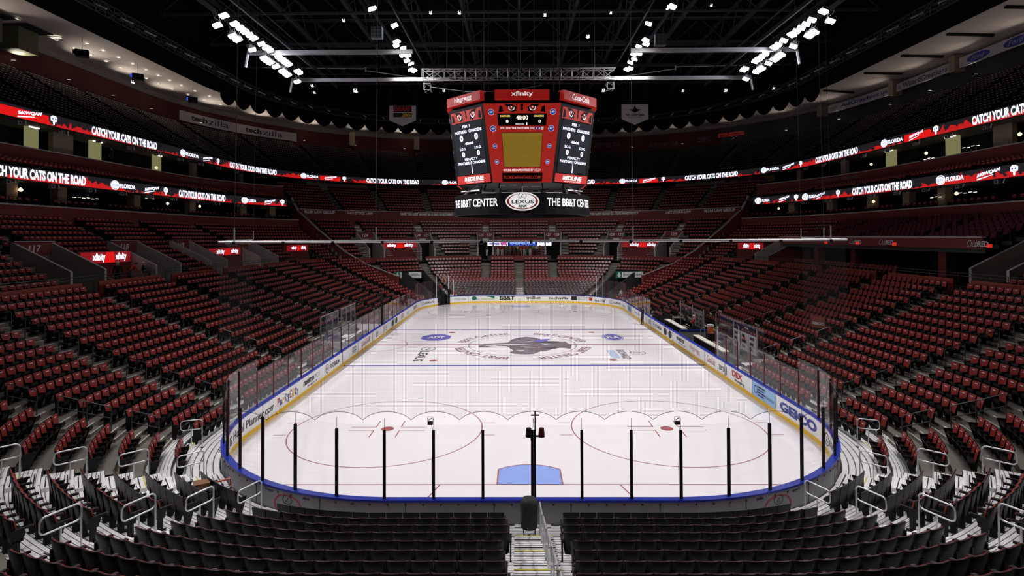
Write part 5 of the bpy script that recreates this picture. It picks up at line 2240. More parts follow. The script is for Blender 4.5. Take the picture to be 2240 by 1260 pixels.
def main_face(F):
    g = MB()
    slab(g, F, 0, 1, 0, 1, -0.25, 0, M_SBR)
    o = g.build('red_panel', sb)
    P_ = o
    g = MB()
    slab(g, F, .17, .83, .715, .87, 0, .05, M_SBK)
    T = F.at(.07)
    for t_, a, b, v0, v1, m in (('PANTHERS', .21, .34, .825, .85, M_AMB), ('CANADIENS', .66, .79, .825, .85, M_AMB), ('40:00', .42, .58, .79, .845, M_DIG),
                                ('0', .28, .315, .75, .79, M_DIG), ('0', .72, .755, .75, .79, M_DIG), ('PERIOD', .41, .53, .725, .745, M_SBT), ('1', .555, .57, .72, .755, M_DIG)):
        put_text(g, t_, T, a, b, v0, v1, m, 0.02)
    g.build('score_display', P_)
    g = MB()
    eyes(g, F, .18, .82, .88, .99, .03)
    g.build('eye_artwork', P_)
    g = MB()
    slab(g, F, .21, .79, .19, .63, -.02, .03, M_SBK)
    slab(g, F, .215, .785, .195, .625, .03, .04, M_GOLD)
    g.build('video_screen', P_)
    g = MB()
    T = F.at(.03)
    put_text(g, 'FOLLOW THE PANTHERS ON|', T, .20, .67, .665, .70, M_SBT, 0.03)
    for i, c in enumerate('fMO'):
        put_rect(g, T, .685 + .04 * i, .715 + .04 * i, .665, .70, M_ADT if i < 2 else M_SBT)
        put_text(g, c, F.at(.04), .692 + .04 * i, .708 + .04 * i, .67, .695, M_SBT if i < 2 else M_SBK, 0.02)
    put_text(g, 'SOCIAL MEDIA POWERED BY', T, .20, .68, .14, .17, M_SBT, 0.03)
    put_ell(g, T, .745, .155, .05, .018, M_SBT, 20, 0.85)
    put_text(g, 'Ford', T, .72, .77, .145, .165, M_SBT, 0.0, .3)
    slab(g, F, .17, .83, .01, .12, 0, .04, M_SBK)
    put_text(g, 'FLORIDAPANTHERS.COM', F.at(.06), .20, .80, .045, .085, M_DRED, 0.02)
    g.build('lettering', P_)
    for v in (.89, .68, .46, .26):
        for u in (.09, .91):
            g = MB()
            rr = .042 if v > .5 else .032
            uu = u + (0.03 if u < .5 else -0.03) * (1 - v) * 0.6
            put_ell(g, F.at(.03), uu, v, rr, rr * .95, M_SBT, 8)
            put_ell(g, F.at(.04), uu, v, rr * .9, rr * .86, M_ADT, 8)
            put_text(g, 'ADT', F.at(.05), uu - rr * .55, uu + rr * .55, v - rr * .25, v + rr * .25, M_SBT, 0.05)
            g.build('badge', P_)


def led_face(F):
    g = MB()
    slab(g, F, 0, 1, 0, 1, -.3, 0, M_SBK)
    P_ = g.build('black_frame', sb)
    g = MB()
    eyes(g, F, .06, .94, .82, .965, .03)
    g.build('eye_artwork', P_)
    g = MB()
    slab(g, F, .10, .90, .13, .80, 0, .03, M_SCR)
    g.build('led_screen', P_)
    T = F.at(.06)
    for t_, a, b, v0, v1, bo in (('PER 1', .36, .57, .745, .78, .03), ('PANTHERS', .12, .47, .675, .715, .03), ('CANADIENS', .53, .89, .675, .715, .03),
                                 ('0', .25, .35, .57, .655, .06), ('0', .67, .77, .57, .655, .06), ('40:00', .38, .62, .52, .555, .05),
                                 ('S.O.G.', .22, .40, .455, .49, .03), ('S.O.G.', .64, .82, .455, .49, .03), ('0', .27, .35, .365, .435, .06), ('0', .69, .77, .365, .435, .06),
                                 ('PENALTY', .33, .70, .315, .35, .03), ('PANTHERS', .14, .48, .265, .30, .03), ('CANADIENS', .54, .88, .265, .30, .03)):
        g = MB()
        put_text(g, t_, T, a, b, v0, v1, M_LEDW, bo)
        g.build('led_lettering', P_)
    g = MB()
    put_rect(g, T, .495, .515, .14, .30, M_LEDW)
    g.build('led_line', P_)
    g = MB()
    slab(g, F, .06, .96, .01, .12, 0, .05, M_SBR)
    put_text(g, 'REDLINE', F.at(.07), .26, .80, .045, .10, M_SBT, 0.05, .15)
    put_text(g, 'THE ULTIMATE ENERGY DRINK', F.at(.07), .30, .78, .02, .035, M_SBT, 0.01)
    g.build('lower_advert', P_)


Zb, Zt_ = 13.42, 19.5
topc = [(-3.0, -5.0), (3.0, -5.0), (6.0, -2.0), (6.0, 2.0), (3.0, 5.0), (-3.0, 5.0), (-6.0, 2.0), (-6.0, -2.0)]
botc = [(-2.28, -4.75), (2.28, -4.75), (5.36, -1.85), (5.36, 1.85), (2.28, 4.75), (-2.28, 4.75), (-5.36, 1.85), (-5.36, -1.85)]
hdr = {0: 'xfinity', 1: 'Coca-Cola', 2: 'GEICO', 3: 'hhgregg', 4: 'xfinity', 5: 'Coca-Cola', 6: 'GEICO', 7: 'hhgregg'}
for i in range(8):
    j = (i + 1) % 8
    sh = 0.12 if i % 2 == 0 else -0.0
    C = lambda p, z: (p[0], 30.48 + p[1], z)
    F = Face(C(botc[i], Zb), C(botc[j], Zb), C(topc[j], Zt_), C(topc[i], Zt_))
    if i in (0, 2, 4, 6):
        main_face(F)
    else:
        led_face(F)
    # header box above each face
    H = Face(C(topc[i], 19.78), C(topc[j], 19.78), C(topc[j], 20.5), C(topc[i], 20.5))
    a, b = (.15, .85) if i % 2 == 0 else (.02, .98)
    g = MB()
    slab(g, H, a, b, 0.0, 1, -.35, .25, M_SBH)
    hb = g.build('header_box', sb)
    g = MB()
    put_text(g, hdr[i], H.at(.27), .36 if i % 2 == 0 else .25, .64 if i % 2 == 0 else .75, .18, .82, M_SBT, 0.02 if i % 2 == 0 else 0.015, 0.3 if 'Coca' in hdr[i] else 0)
    g.build('header_lettering', hb)
# body, underside, lower hoop
g = MB()
vs = [(x * .97, y * .97, Zb - 13.3) for x, y in botc] + [(x * .97, y * .97, 20.4 - 13.3) for x, y in topc]
fs = [tuple(range(8))[::-1], tuple(range(8, 16))] + [(i, (i + 1) % 8, 8 + (i + 1) % 8, 8 + i) for i in range(8)]
g.add(vs, fs, M_SBK)
g.build('body', sb)
g = MB()
for a in range(16):
    an = 2 * PI * a / 16
    r0 = 3.6 + (a % 3) * 0.5
    x, y = r0 * math.cos(an), r0 * math.sin(an)
    g.tube([(x, y, 0.15), (x * 1.05, y * 1.05, -0.35)], 0.05, M_SBK, 6)
    g.box((x * 1.05, y * 1.05, -0.5), (0.35, 0.3, 0.35), M_DGREY, an)
g.tube([(-3.2, -3.4, -0.55), (3.2, -3.4, -0.55)], 0.05, M_STEEL, 8)
g.tube([(-5.0, -1.5, -0.35), (-3.4, -3.2, -0.35)], 0.06, M_STEEL, 8)
g.tube([(5.0, -1.5, -0.35), (3.4, -3.2, -0.35)], 0.06, M_STEEL, 8)
for x in (-1.6, -.7, .2, .9, 1.3):
    g.box((x, -4.2, -0.05 - 0.1 * (x > 0)), (0.45, 0.1, 0.05), M_TEXTW)
g.build('underside_rigging', sb)
g = MB()
N = 40
R0 = 5.75
for i in range(N):
    a, b = 2 * PI * i / N, 2 * PI * (i + 1) / N
    q = lambda t, z, r=R0: (r * math.cos(t), r * math.sin(t), z)
    g.face([q(a, -2.35), q(b, -2.35), q(b, -0.75), q(a, -0.75)], M_SBK)
    g.face([q(b, -2.35, R0 - .2), q(a, -2.35, R0 - .2), q(a, -0.75, R0 - .2), q(b, -0.75, R0 - .2)], M_SBK)
    g.face([q(b, -2.35), q(a, -2.35), q(a, -2.35, R0 - .2), q(b, -2.35, R0 - .2)], M_SBK)
    g.face([q(a, -0.75), q(b, -0.75), q(b, -0.75, R0 - .2), q(a, -0.75, R0 - .2)], M_SBK)
for k in range(6):
    a = PI / 6 + k * PI / 3
    g.tube([(R0 * .97 * math.cos(a), R0 * .97 * math.sin(a), -0.8), (4.2 * math.cos(a), 4.2 * math.sin(a), 0.15)], 0.04, M_STEEL, 6)
hoop = g.build('lower_hoop', sb)
g = MB()
cyl = lambda a0, r: (lambda u, v: (r * math.sin(a0 + u / r), -r * math.cos(a0 + u / r), v))
put_text(g, 'THE BB&T CENTER', cyl(0, R0 + .03), -7.2, -1.9, -1.75, -1.12, M_SBT, 0.02)
g.build('hoop_lettering', hoop)
g = MB()
put_text(g, 'THE BB&T CENTER', cyl(0, R0 + .03), 1.9, 7.2, -1.75, -1.12, M_SBT, 0.02)
g.build('hoop_lettering', hoop)
g = MB()
put_text(g, 'THE BB&T CENTER', cyl(PI, R0 + .03), -2.6, 2.6, -1.75, -1.12, M_SBT, 0.02)
g.build('hoop_lettering', hoop)
g = MB()
E = lambda o: (lambda u, v: (u, -R0 - .05 - o, v))
put_ell(g, E(0), 0, -1.42, 1.28, .70, M_SBT, 40)
put_ell(g, E(.02), 0, -1.42, 1.17, .60, M_RINK, 40)
put_ell(g, E(.03), .0, -1.40, 1.02, .56, M_SBT, 40)
put_ell(g, E(.04), 0, -1.0, .32, .26, M_SBT, 26)
put_ell(g, E(.05), 0, -1.0, .31, .25, M_INK, 26, .88)
put_text(g, 'L', E(.06), -.14, .12, -1.12, -.84, M_INK, 0.0, .4)
put_text(g, 'LEXUS', E(.06), -.82, .86, -1.58, -1.32, M_INK, 0.02)
put_text(g, 'RINK', E(.06), -.32, .34, -1.88, -1.68, M_INK, 0.04, .2)
g.box((0, -R0 + 0.0, -1.42), (1.6, .1, .9), M_SBK)
g.build('oval_sign', hoop)
g = MB()
for x, y in ((-3, -3.5), (3, -3.5), (-3, 3.5), (3, 3.5), (-5, 0), (5, 0), (-1, -3.5), (1, -3.5)):
    g.tube([(x, y, 7.0), (x, y, 26)], 0.03, M_DGREY, 5)
g.build('suspension_cable', sb)

# ================================================================== RAFTER LIGHTS
def floodlight():
    root = empty('floodlight')
    mb = MB()
    mb.box((0, 0, 0.12), (0.50, 0.44, 0.30), M_DGREY)
    mb.box((0, 0, 0.34), (0.26, 0.22, 0.18), M_DGREY)
    mb.build('housing', root)
    mb = MB()
    put_rect(mb, lambda u, v: (u, -v, -0.04), -.22, .22, -.2, .2, M_LAMP)
    for sgn in (-1, 1):
        mb.face([(sgn * .255, -.22, -.04), (sgn * .255, .22, -.04), (sgn * .255, .22, .10), (sgn * .255, -.22, .10)], M_LAMP)
    mb.face([(-.25, -.225, -.04), (.25, -.225, -.04), (.25, -.225, .12), (-.25, -.225, .12)], M_LAMP)
    mb.build('lens', root)
    mb = MB()
    mb.tube([(-.28, 0, .1), (-.28, 0, .5), (.28, 0, .5), (.28, 0, .1)], 0.02, M_DGREY, 6)
    mb.tube([(0, 0, .5), (0, 0, .95)], 0.03, M_DGREY, 6)
    mb.build('yoke', root)
    return reg(root)


fl = floodlight()
UPR = [20.6, 22.1, 22.9, 23.6, 24.3, 25.0, 26.3, 27.2, 27.9, 29.5, 30.2, 30.9, 31.6, 33.6, 34.2]
LWR = [20.3, 22.4, 23.1, 25.4, 27.4, 28.0, 28.6, 29.7, 31.0, 31.6, 32.2, 34.4]
first = True
cnt = 0


def add_flood(x, y, z, aim, label, wat, tilt=0.35, size=86):
    global first, cnt
    o = fl if first else dup(fl, (0, 0, 0))
    first = False
    o.location = (x, y, z)
    o.rotation_euler = (0, -tilt * (1 if x < 0 else -1), rnd.uniform(-.4, .4))
    tag(o, label, 'light', 'rafter floodlights')
    L = bpy.data.lights.new('floodlight_beam', 'SPOT')
    L.energy = wat
    L.spot_size = math.radians(size)
    L.spot_blend = 1.0
    L.shadow_soft_size = 0.22
    L.color = (1.0, 0.965, 0.98)
    lo = bpy.data.objects.new('floodlight_beam', L)
    COL.objects.link(lo)
    d = Vector(aim) - Vector((x, y, z - .25))
    M = Matrix.Translation(o.location) @ o.rotation_euler.to_matrix().to_4x4()
    lo.location = (x, y, z - 0.25)
    lo.rotation_euler = d.to_track_quat('-Z', 'Y').to_euler()
    lo.parent = o
    lo.matrix_parent_inverse = M.inverted()


for sx in (-1, 1):
    w_ = 'left' if sx < 0 else 'right'
    for i, y in enumerate(UPR):
        add_flood(20.5 * sx, y, 24.45, (sx * rnd.uniform(-4, 9), (y - 27) * 3.2 + 30, 0), 'white floodlight in the upper row of the %s bank, %s from the near end' % (w_, ORD[i]), LAMP_W)
    for i, y in enumerate(LWR):
        add_flood(20.9 * sx, y + .2, 23.75, (sx * rnd.uniform(-4, 9), (y - 27) * 3.2 + 30, 0), 'white floodlight in the lower row of the %s bank, %s from the near end' % (w_, ORD[i]), LAMP_W)
    for i, (x, y, z) in enumerate([(11, 23.4, 26.0), (10.6, 29.1, 26.9), (11, 31.9, 26.5), (11.2, 32.6, 26.4), (10.9, 34.2, 26.7), (11.1, 35.0, 26.3), (11, 37.0, 26.9), (11.2, 37.6, 26.6), (11, 38.6, 26.6), (11.2, 39.6, 26.3), (11, 40.3, 26.4)]):
        add_flood(x * sx, y, z, (sx * 4, 64 + (y - 34) * 2, 1), 'floodlight of the %s inner cluster, %s from the near end' % (w_, ORD[i]), LAMP_W * 0.5)
    # the bank over the near end, above the picture
    for i, y in enumerate((-6, -2, 2, 6)):
        add_flood(17.0 * sx, y, 25.5, (sx * 4, 2 + y * 0.6, 0.5), 'floodlight over the near end, %s side, %s from the back' % (w_, ORD[i]), LAMP_W * 2.1, size=80)

# catwalk beams lit by the lamps, rails, trusses
mb = MB()
for sx in (-1, 1):
    for y, z, x0, x1 in ((28.6, 24.55, 9.0, 22.7), (36.8, 24.55, 7.6, 22.3)):
        mb.box((sx * (x0 + x1) / 2, y, z), (x1 - x0, .3, .32), M_TRUSS)
        mb.tube([(sx * x1 * 1.0, y, z), (sx * (x1 + .2), y, z - 1.2)], .12, M_TRUSS, 6)
    for x in (19.6, 21.8):
        mb.bar((sx * x, 14, 25.3), (sx * x, 42, 25.3), .15, .3, M_BLACK)
        mb.bar((sx * x, 14, 26.3), (sx * x, 42, 26.3), .08, .08, M_BLACK)
    for x in (10.2, 12.0):
        mb.bar((sx * x, 14, 27.5), (sx * x, 50, 27.5), .12, .3, M_BLACK)
struct(mb.build('catwalk_beams'), 'steel catwalk beams carrying the floodlights')

def lattice(mb, a, b, w, m, r=.05, step=1.2, r2=.03):
    a, b = Vector(a), Vector(b)
    d = (b - a).normalized()
    side = d.cross(Vector((0, 0, 1))).normalized() * w / 2
    up = Vector((0, 0, w / 2))
    cs = [side + up, -side + up, -side - up, side - up]
    for c in cs:
        mb.tube([a + c, b + c], r, m, 5)
    L = (b - a).length
    n = max(1, int(L / step))
    for i in range(n):
        p, q = a + d * (L * i / n), a + d * (L * (i + 1) / n)
        for k in range(4):
            c0, c1 = cs[k], cs[(k + 1) % 4]
            mb.tube([p + c0, (q if i % 2 else q) + c1] if i % 2 else [p + c1, q + c0], r2, m, 4, caps=False)
            mb.tube([p + c0, p + c1], r2, m, 4, caps=False)


mb = MB()
lattice(mb, (-9.3, 35.4, 24.6), (8.9, 35.4, 24.6), .85, M_TRUSS, .06, 1.0, .035)
for x in (-8.9, 8.5):
    lattice(mb, (x, 35.4, 23.5), (x, 36.4, 23.5), .6, M_TRUSS)
mb.tube([(-8.6, 35.2, 23.4), (-5, 35.2, 22.9), (-1, 35.2, 22.95), (2, 35.2, 23.5)], .035, M_TRUSS, 5)
for x in (-7, -3.5, 0, 3.5, 7):
    mb.tube([(x, 35.4, 25), (x, 35.4, 38)], .03, M_ROOF, 4)
tag(mb.build('lighting_truss'), 'silver lattice truss hanging behind the scoreboard top', 'truss')
for sd in (-1, 1):
    mb = MB()
    ss = [24 + 4.0 * k for k in range(25)]
    for a, b in zip(ss[:-1], ss[1:]):
        if 84 < a < 88:
            continue
        lattice(mb, rp(RIB2, a, sd, -2, 33.2), rp(RIB2, b, sd, -2, 33.2), .9, M_ROOF, .05, 1.3, .03)
        mb.bar(rp(RIB2, b, sd, -2.6, 33.0), rp(RIB2, b, sd, -1.3, 33.6), .16, .16, M_TEXTW)
    tag(mb.build('perimeter_truss'), 'thin curved perimeter truss under the roof, %s half' % ('left' if sd < 0 else 'right'), 'truss')
    mb = MB()
    X = sd
    pl = [(X * 27.5, 42, 27.4), (X * 16.5, 42, 27.2), (X * 16.5, 42, 27.0), (X * 11, 42, 26.2), (X * 6.5, 42, 25.9)]
    mb.tube(pl, .05, M_TRUSS, 6)
    mb.box((X * 16.5, 42, 27.1), (.12, .12, .5), M_TRUSS)
    tag(mb.build('cable_tray'), 'bright thin cable tray strung below the roof, %s side' % ('left' if sd < 0 else 'right'), 'cable tray')
mb = MB()
for x, wd in ((0, .5), (7.6, .6), (15.0, .5), (22.9, .8), (32.2, .8), (40, .6)):
    for sx in ((-1, 1) if x else (1,)):
        mb.bar((sx * x, -5, 40), (sx * x, 100, 40), wd * .6, .5, M_ROOF)
        mb.bar((sx * x, -5, 43.5), (sx * x, 100, 43.5), wd * .5, .4, M_ROOF)
        for k in range(18):
            y = k * 5.6
            mb.bar((sx * x, y, 40), (sx * x, y + 2.8, 43.5), .12, .12, M_ROOF)
            mb.bar((sx * x, y + 2.8, 43.5), (sx * x, y + 5.6, 40), .12, .12, M_ROOF)
for y in (24, 34, 45, 57, 69, 81, 92):
    mb.bar((-48, y, 39.2), (48, y, 39.2), .25, .35, M_ROOF)
    mb.bar((-48, y, 42.8), (48, y, 42.8), .25, .35, M_ROOF)
    for k in range(12):
        x = -48 + k * 8
        mb.bar((x, y, 39.2), (x + 4, y, 42.8), .12, .12, M_ROOF)
        mb.bar((x + 4, y, 42.8), (x + 8, y, 39.2), .12, .12, M_ROOF)
for y in (28, 40, 51, 63):
    for z in (36.0, 36.8):
        mb.tube([(-30, y, z), (30, y, z)], .06, M_ROOF, 5)
mb.box((0, 28.5, 37), (14, 5, .5), M_DGREY)
struct(mb.build('roof_trusses'), 'dark steel roof girders and cross trusses')

# small rafter lights and boxes
def small_light(x, y, z, r, m, lab):
    root = empty('rafter_lamp', (x, y, z))
    mb = MB()
    mb.tube([(0, 0, r * .3), (0, 0, r * 2.2)], r * 1.1, M_DGREY, 8)
    mb.build('housing', root)
    mb = MB()
    put_ell(mb, lambda u, v: (u, -v, 0), 0, 0, r, r, m, 12)
    put_ell(mb, lambda u, v: (u, -r * .9, v + r * .9), 0, 0, r * .8, r * .8, m, 12)
    mb.build('lens', root)
    tag(root, lab, 'light', 'small rafter lamps')


M_LAMP2 = emis('small_lamp_lens', (0.95, 0.95, 1.0), 8)
LAMP_POS = [(-13.12, 31.87, 29.46), (14.99, 39.06, 32.18), (-18.68, 45.88, 25.73), (-5.75, 34.92, 30.22), (-9.52, 41.85, 33.0), (10.85, 48.98, 35.69), (2.45, 37.97, 31.14), (-8.52, 44.97, 25.49), (7.61, 34.13, 22.6), (-21.8, 40.87, 25.03), (19.11, 48.18, 26.15), (20.0, 37.22, 23.32), (27.89, 44.26, 25.34), (6.07, 33.06, 27.23), (-18.17, 39.81, 31.44), (22.12, 47.07, 35.75), (-37.18, 35.76, 24.11), (-22.28, 42.87, 24.83)]
for i, p in enumerate(LAMP_POS):
    small_light(p[0], p[1], p[2], 0.22 if i < 3 else .14, M_LAMP2, 'small bright rafter lamp, %s of the scattered ones under the roof' % ORD[i])
for i, (x, y, z, c) in enumerate(((-12, 28.8, 26.2, 0.09), (11.6, 29.2, 25.6, 0.04))):
    mb = MB()
    m = mat('blue_grey_grille_%d' % i, (0.16, 0.2, 0.22) if i == 0 else (.07, .07, .075), .6)
    mb.box((x, y, z), (.9, .5, .95), m)
    for k in (-.3, 0, .3):
        mb.box((x, y - .26, z + k), (.9, .02, .03), M_INK)
        mb.box((x + k, y - .26, z), (.03, .02, .95), M_INK)
    tag(mb.build('speaker_box'), 'square grilled box hanging in the rafters on the %s' % ('left' if i == 0 else 'right'), 'speaker')

# hanging banners
for sx, t1, t2, m1, m2 in ((-1, 'DRAFT', '2001', M_RINK, M_YINK), (1, 'NHL All-Star Game', 'FEBRUARY 2, 2003', M_INK, M_INK)):
    x0 = -16.6 if sx < 0 else 16.4
    root = empty('hanging_banner', (x0, 62, 26.6))
    mb = MB()
    P = [(-1.9, 1.3), (1.9, 1.3), (1.9, -.8), (0, -1.6), (-1.9, -.8)]
    mb.prism(P, .06, M_WHITE if False else mat('banner_cloth', (.42, .40, .42), .8), lambda u, v, w: (u, w, v))
    mb.build('cloth', root)
    mb = MB()
    G = lambda u, v: (u, -.02, v)
    if sx < 0:
        put_rect(mb, G, -1.3, 1.3, -.35, 1.25, M_INK)
        G2 = lambda u, v: (u, -.04, v)
        put_text(mb, t1, G2, -1.25, 1.25, .45, 1.15, M_RINK, 0.04, .2)
        put_rect(mb, G2, -1.3, 1.3, .28, .36, M_TEXTW)
        put_text(mb, t2, G2, -.1, 1.2, -.3, .2, M_YINK, 0.03, .2)
    else:
        put_poly(mb, G, [(-.4, .3), (0, 1.2), (.4, .3), (.9, .6), (0, .1), (-.9, .6)], M_INK)
        put_text(mb, t1, G, -1.3, 1.3, -.35, 0, M_INK, 0.02)
        put_text(mb, t2, G, -1.0, 1.0, -.65, -.5, M_INK, 0.0)
    mb.build('lettering', root)
    mb = MB()
    for x in (-1.7, 1.7):
        mb.tube([(x, .03, 1.3), (x, .03, 14)], .015, M_DGREY, 4)
    mb.build('cord', root)
    tag(root, 'white pointed banner hanging %s of the scoreboard' % ('left' if sx < 0 else 'right'), 'banner')

# ================================================================== SIGNS ON THE UPPER WALLS
def wall_sign(ring, side, a, b, z0, z1, off, base, items, label, name='wall_sign'):
    c = Vector(rp(ring, (a + b) / 2, side, off, z0))
    root = empty(name, c)
    mb = MB()
    band(mb, ring, min(a, b), max(a, b), side, [(off, z0), (off, z1), (off + .12, z1), (off + .12, z0)], base, True)
    mb.v = [tuple(Vector(p) - c) for p in mb.v]
    pan = mb.build('panel', root)
    mp = ring_map(ring, side, (a + b) / 2, z0, off - .03)
    L = abs(arclen(ring, b, off) - arclen(ring, a, off))
    for it in items:
        mb = MB()
        if it[0] == 't':
            _, t_, u0, u1, v0, v1, m, bo, sh = it
            put_text(mb, t_, mp, (u0 - .5) * L, (u1 - .5) * L, v0 * (z1 - z0), v1 * (z1 - z0), m, bo, sh)
        elif it[0] == 'e':
            _, u, v, ru, rv, m = it
            put_ell(mb, ring_map(ring, side, (a + b) / 2, z0, off - .015), (u - .5) * L, v * (z1 - z0), ru * L, rv * (z1 - z0), m, 28)
        mb.v = [tuple(Vector(p) - c) for p in mb.v]
        mb.build('lettering' if it[0] == 't' else 'emblem', pan)
    tag(root, label, 'sign')
    return root


M_SIGN = mat('grey_white_sign', (.48, .46, .50), .7)
wall_sign(RIB2, -1, 74.8, 92.9, 29.24, 30.96, 12.8, M_SIGN,
          [('t', 'tech', .10, .24, .25, .85, M_INK, .045, 0), ('t', 'zilla', .25, .42, .25, .85, M_INK, .0, 0), ('t', 'tech', .56, .70, .25, .85, M_INK, .045, 0), ('t', 'zilla', .71, .88, .25, .85, M_INK, .0, 0)],
          'long pale sign with two dark wordmarks high on the left red wall')
wall_sign(RIB2, 1, 79.3, 69.6, 31.0, 32.35, 12.0, M_SIGN,
          [('t', 'AdGraphics.us', .20, .97, .2, .78, M_BINK, .02, 0), ('e', .09, .5, .05, .25, M_GINK)], 'pale sign with blue lettering on the right upper wall')
wall_sign(RIB2, 1, 68.2, 57.5, 31.0, 32.2, 12.0, M_SIGN,
          [('t', 'WizardCreations', .13, .95, .2, .82, M_INK, .012, 0), ('e', .06, .45, .03, .25, M_GINK)], 'pale sign with black lettering on the right upper wall')
wall_sign(RIB2, 1, 56.0, 44.9, 31.0, 32.3, 12.0, M_SIGN,
          [('e', .27, .5, .16, .40, M_BINK), ('t', 'Ford', .17, .36, .3, .72, M_SIGN, .0, .35), ('e', .76, .5, .16, .40, M_BINK), ('t', 'Ford', .66, .85, .3, .72, M_SIGN, .0, .35)],
          'pale sign with two blue ovals on the right upper wall')
for i, s in enumerate((44.0, 56.8, 68.9, 80.4)):
    mb = MB()
    p = rp(RIB2, s, 1, 12.4, 31.8)
    n = rn(RIB2, s, 1)
    mb.box(p, (1.0, 1.6, 2.2), M_BEIGE, math.atan2(n[1], n[0]) - PI / 2)
    struct(mb.build('trim_%d' % (10 + i)), 'beige beam between the signs of the right upper wall')
for i, s in enumerate((101.5, 112.0)):
    mb = MB()
    p = rp(RIB2, s, -1, 12.7, 31.0)
    n = rn(RIB2, s, -1)
    mb.box(p, (1.2, .8, 3.0), M_BEIGE, math.atan2(n[1], n[0]) - PI / 2)
    struct(mb.build('trim_%d' % (15 + i)), 'beige pillar on the far left red wall')
mb = MB()
M_FT = mat('faded_lettering', (.20, .19, .19), .7)
for a, b, t_, z, h in ((116.2, 112.0, "DUFFY'S SKY CLUB", 30.0, 1.0), (107.2, 102.8, "DUFFY'S SKY CLUB", 29.4, .95), (99.6, 97.7, "DUFFY'S", 29.6, 1.2)):
    mp = ring_map(RIB2, 1, (a + b) / 2, z, 12.9)
    L = abs(a - b) * (32 + 12.9) / 32
    put_text(mb, t_, mp, -L / 2, L / 2, 0, h, M_FT, .0, 0)
mp = ring_map(RIB2, 1, 94.5, 30.2, 12.9)
put_text(mb, 'OFFICIAL SPORTS GRILL', mp, -2.8, 2.8, .45, .8, M_DRED, .0, 0)
put_text(mb, 'OF THE FLORIDA PANTHERS', mp, -2.8, 2.8, 0, .3, M_DRED, .0, 0)
for sd, s in ((-1, 59.3), (1, 59.8)):
    for du in (-2.0, 2.0):
        mp = ring_map(RIB1, sd, s, 16.8, 3.55)
        put_text(mb, 'VENUE KINGS', mp, du - 1.7, du + 1.7, 0, .42, M_FT, .0, 0)
struct(mb.build('trim_18'), 'faded pale lettering on the dark upper walls')
wall_sign(RIB2, 1, 90.5, 81.8, 18.9, 20.0, 2.6, mat('yellow_banner', (.20, .15, .02), .8), [('t', 'IKEA', .18, .85, .12, .88, mat('navy_lettering', (.02, .03, .14), .7), .05, 0)],
          'dim yellow banner with four navy letters under the upper LED ribbon')
wall_sign(RIB2, 1, 101, 91.5, 18.6, 20.0, 2.7, mat('pale_banner', (.30, .29, .28), .8), [('e', .2, .4, .02, .2, M_INK), ('e', .3, .4, .02, .2, M_INK), ('e', .75, .4, .02, .2, M_INK), ('e', .85, .4, .02, .2, M_INK)],
          'pale grey panel with dark figures beside the yellow banner')
wall_sign(RIB2, -1, 90.2, 101.8, 18.4, 20.0, 2.7, mat('lit_pale_panel', (.45, .42, .38), .8), [], 'pale lit wall panel under the upper LED ribbon at the far left')
for i, s in enumerate((95.8, 96.8, 97.8)):
    p = rp(RIB2, s, -1, 2.2, 17.9)
    root = empty('bar_stool', p)
    mb = MB()
    mb.tube([(0, 0, .55), (0, 0, 1.0)], .22, M_INK, 10)
    mb.build('seat', root)
    mb = MB()
    mb.tube([(0, 0, 0), (0, 0, .55)], .05, M_INK, 6)
    mb.build('pole', root)
    tag(root, 'small dark stool before the pale far left panel, %s from the left' % ORD[i], 'stool', 'stools at the far left panel')

# ================================================================== SUITE DETAILS
for sd, lst in ((-1, [(44.9, 1.3, 1), (55.7, 1.2, 1), (36.6, 1.1, 1), (40.2, 2.6, 0), (64, 1.2, 0), (76, 1.0, 0)]), (1, [(44.6, 1.5, 1), (54.8, 1.4, 1), (38.0, 2.2, 0), (65, 1.2, 0), (76, 1.0, 0)])):
    n1 = 0
    for s, wd, lit in lst:
        mb = MB()
        n = rn(RIB2, s, sd)
        mb.box(rp(RIB2, s, sd, 2.2, 18.8), (wd, .5, 2.6), M_LIT if lit else M_BEIGE, math.atan2(n[1], n[0]) - PI / 2)
        if lit:
            mb.box(rp(RIB2, s, sd, 1.9, 20.02), (wd, .15, .12), M_DOWN, math.atan2(n[1], n[0]) - PI / 2)
        o = mb.build('door_1' if lit else 'trim_20')
        struct(o, 'yellow lit doorway behind the suites' if lit else 'beige pillar behind the suites')
for sd, lst in ((-1, (30.6, 36, 46.7, 57, 66, 71)), (1, (31.0, 41.6, 47.0, 53.5, 60.5, 67))):
    for s in lst:
        mb = MB()
        n = rn(RIB1, s, sd)
        mb.box(rp(RIB1, s, sd, 3.0, 13.1), (1.1, .8, 2.3), M_BEIGE, math.atan2(n[1], n[0]) - PI / 2)
        struct(mb.build('trim_21'), 'beige pillar in the lower suites')


def bulb(p, r, m, lab):
    root = empty('suite_lamp', p)
    mb = MB()
    mb.tube([(0, 0, -r), (0, 0, -.4 * r), (0, 0, .4 * r), (0, 0, r)], [r * .3, r, r * .9, r * .25], m, 8)
    mb.build('shade', root)
    mb = MB()
    mb.tube([(0, 0, r), (0, 0, r + .6)], .01, M_DGREY, 4)
    mb.build('cord', root)
    tag(root, lab, 'light', 'small lamps in the suites')


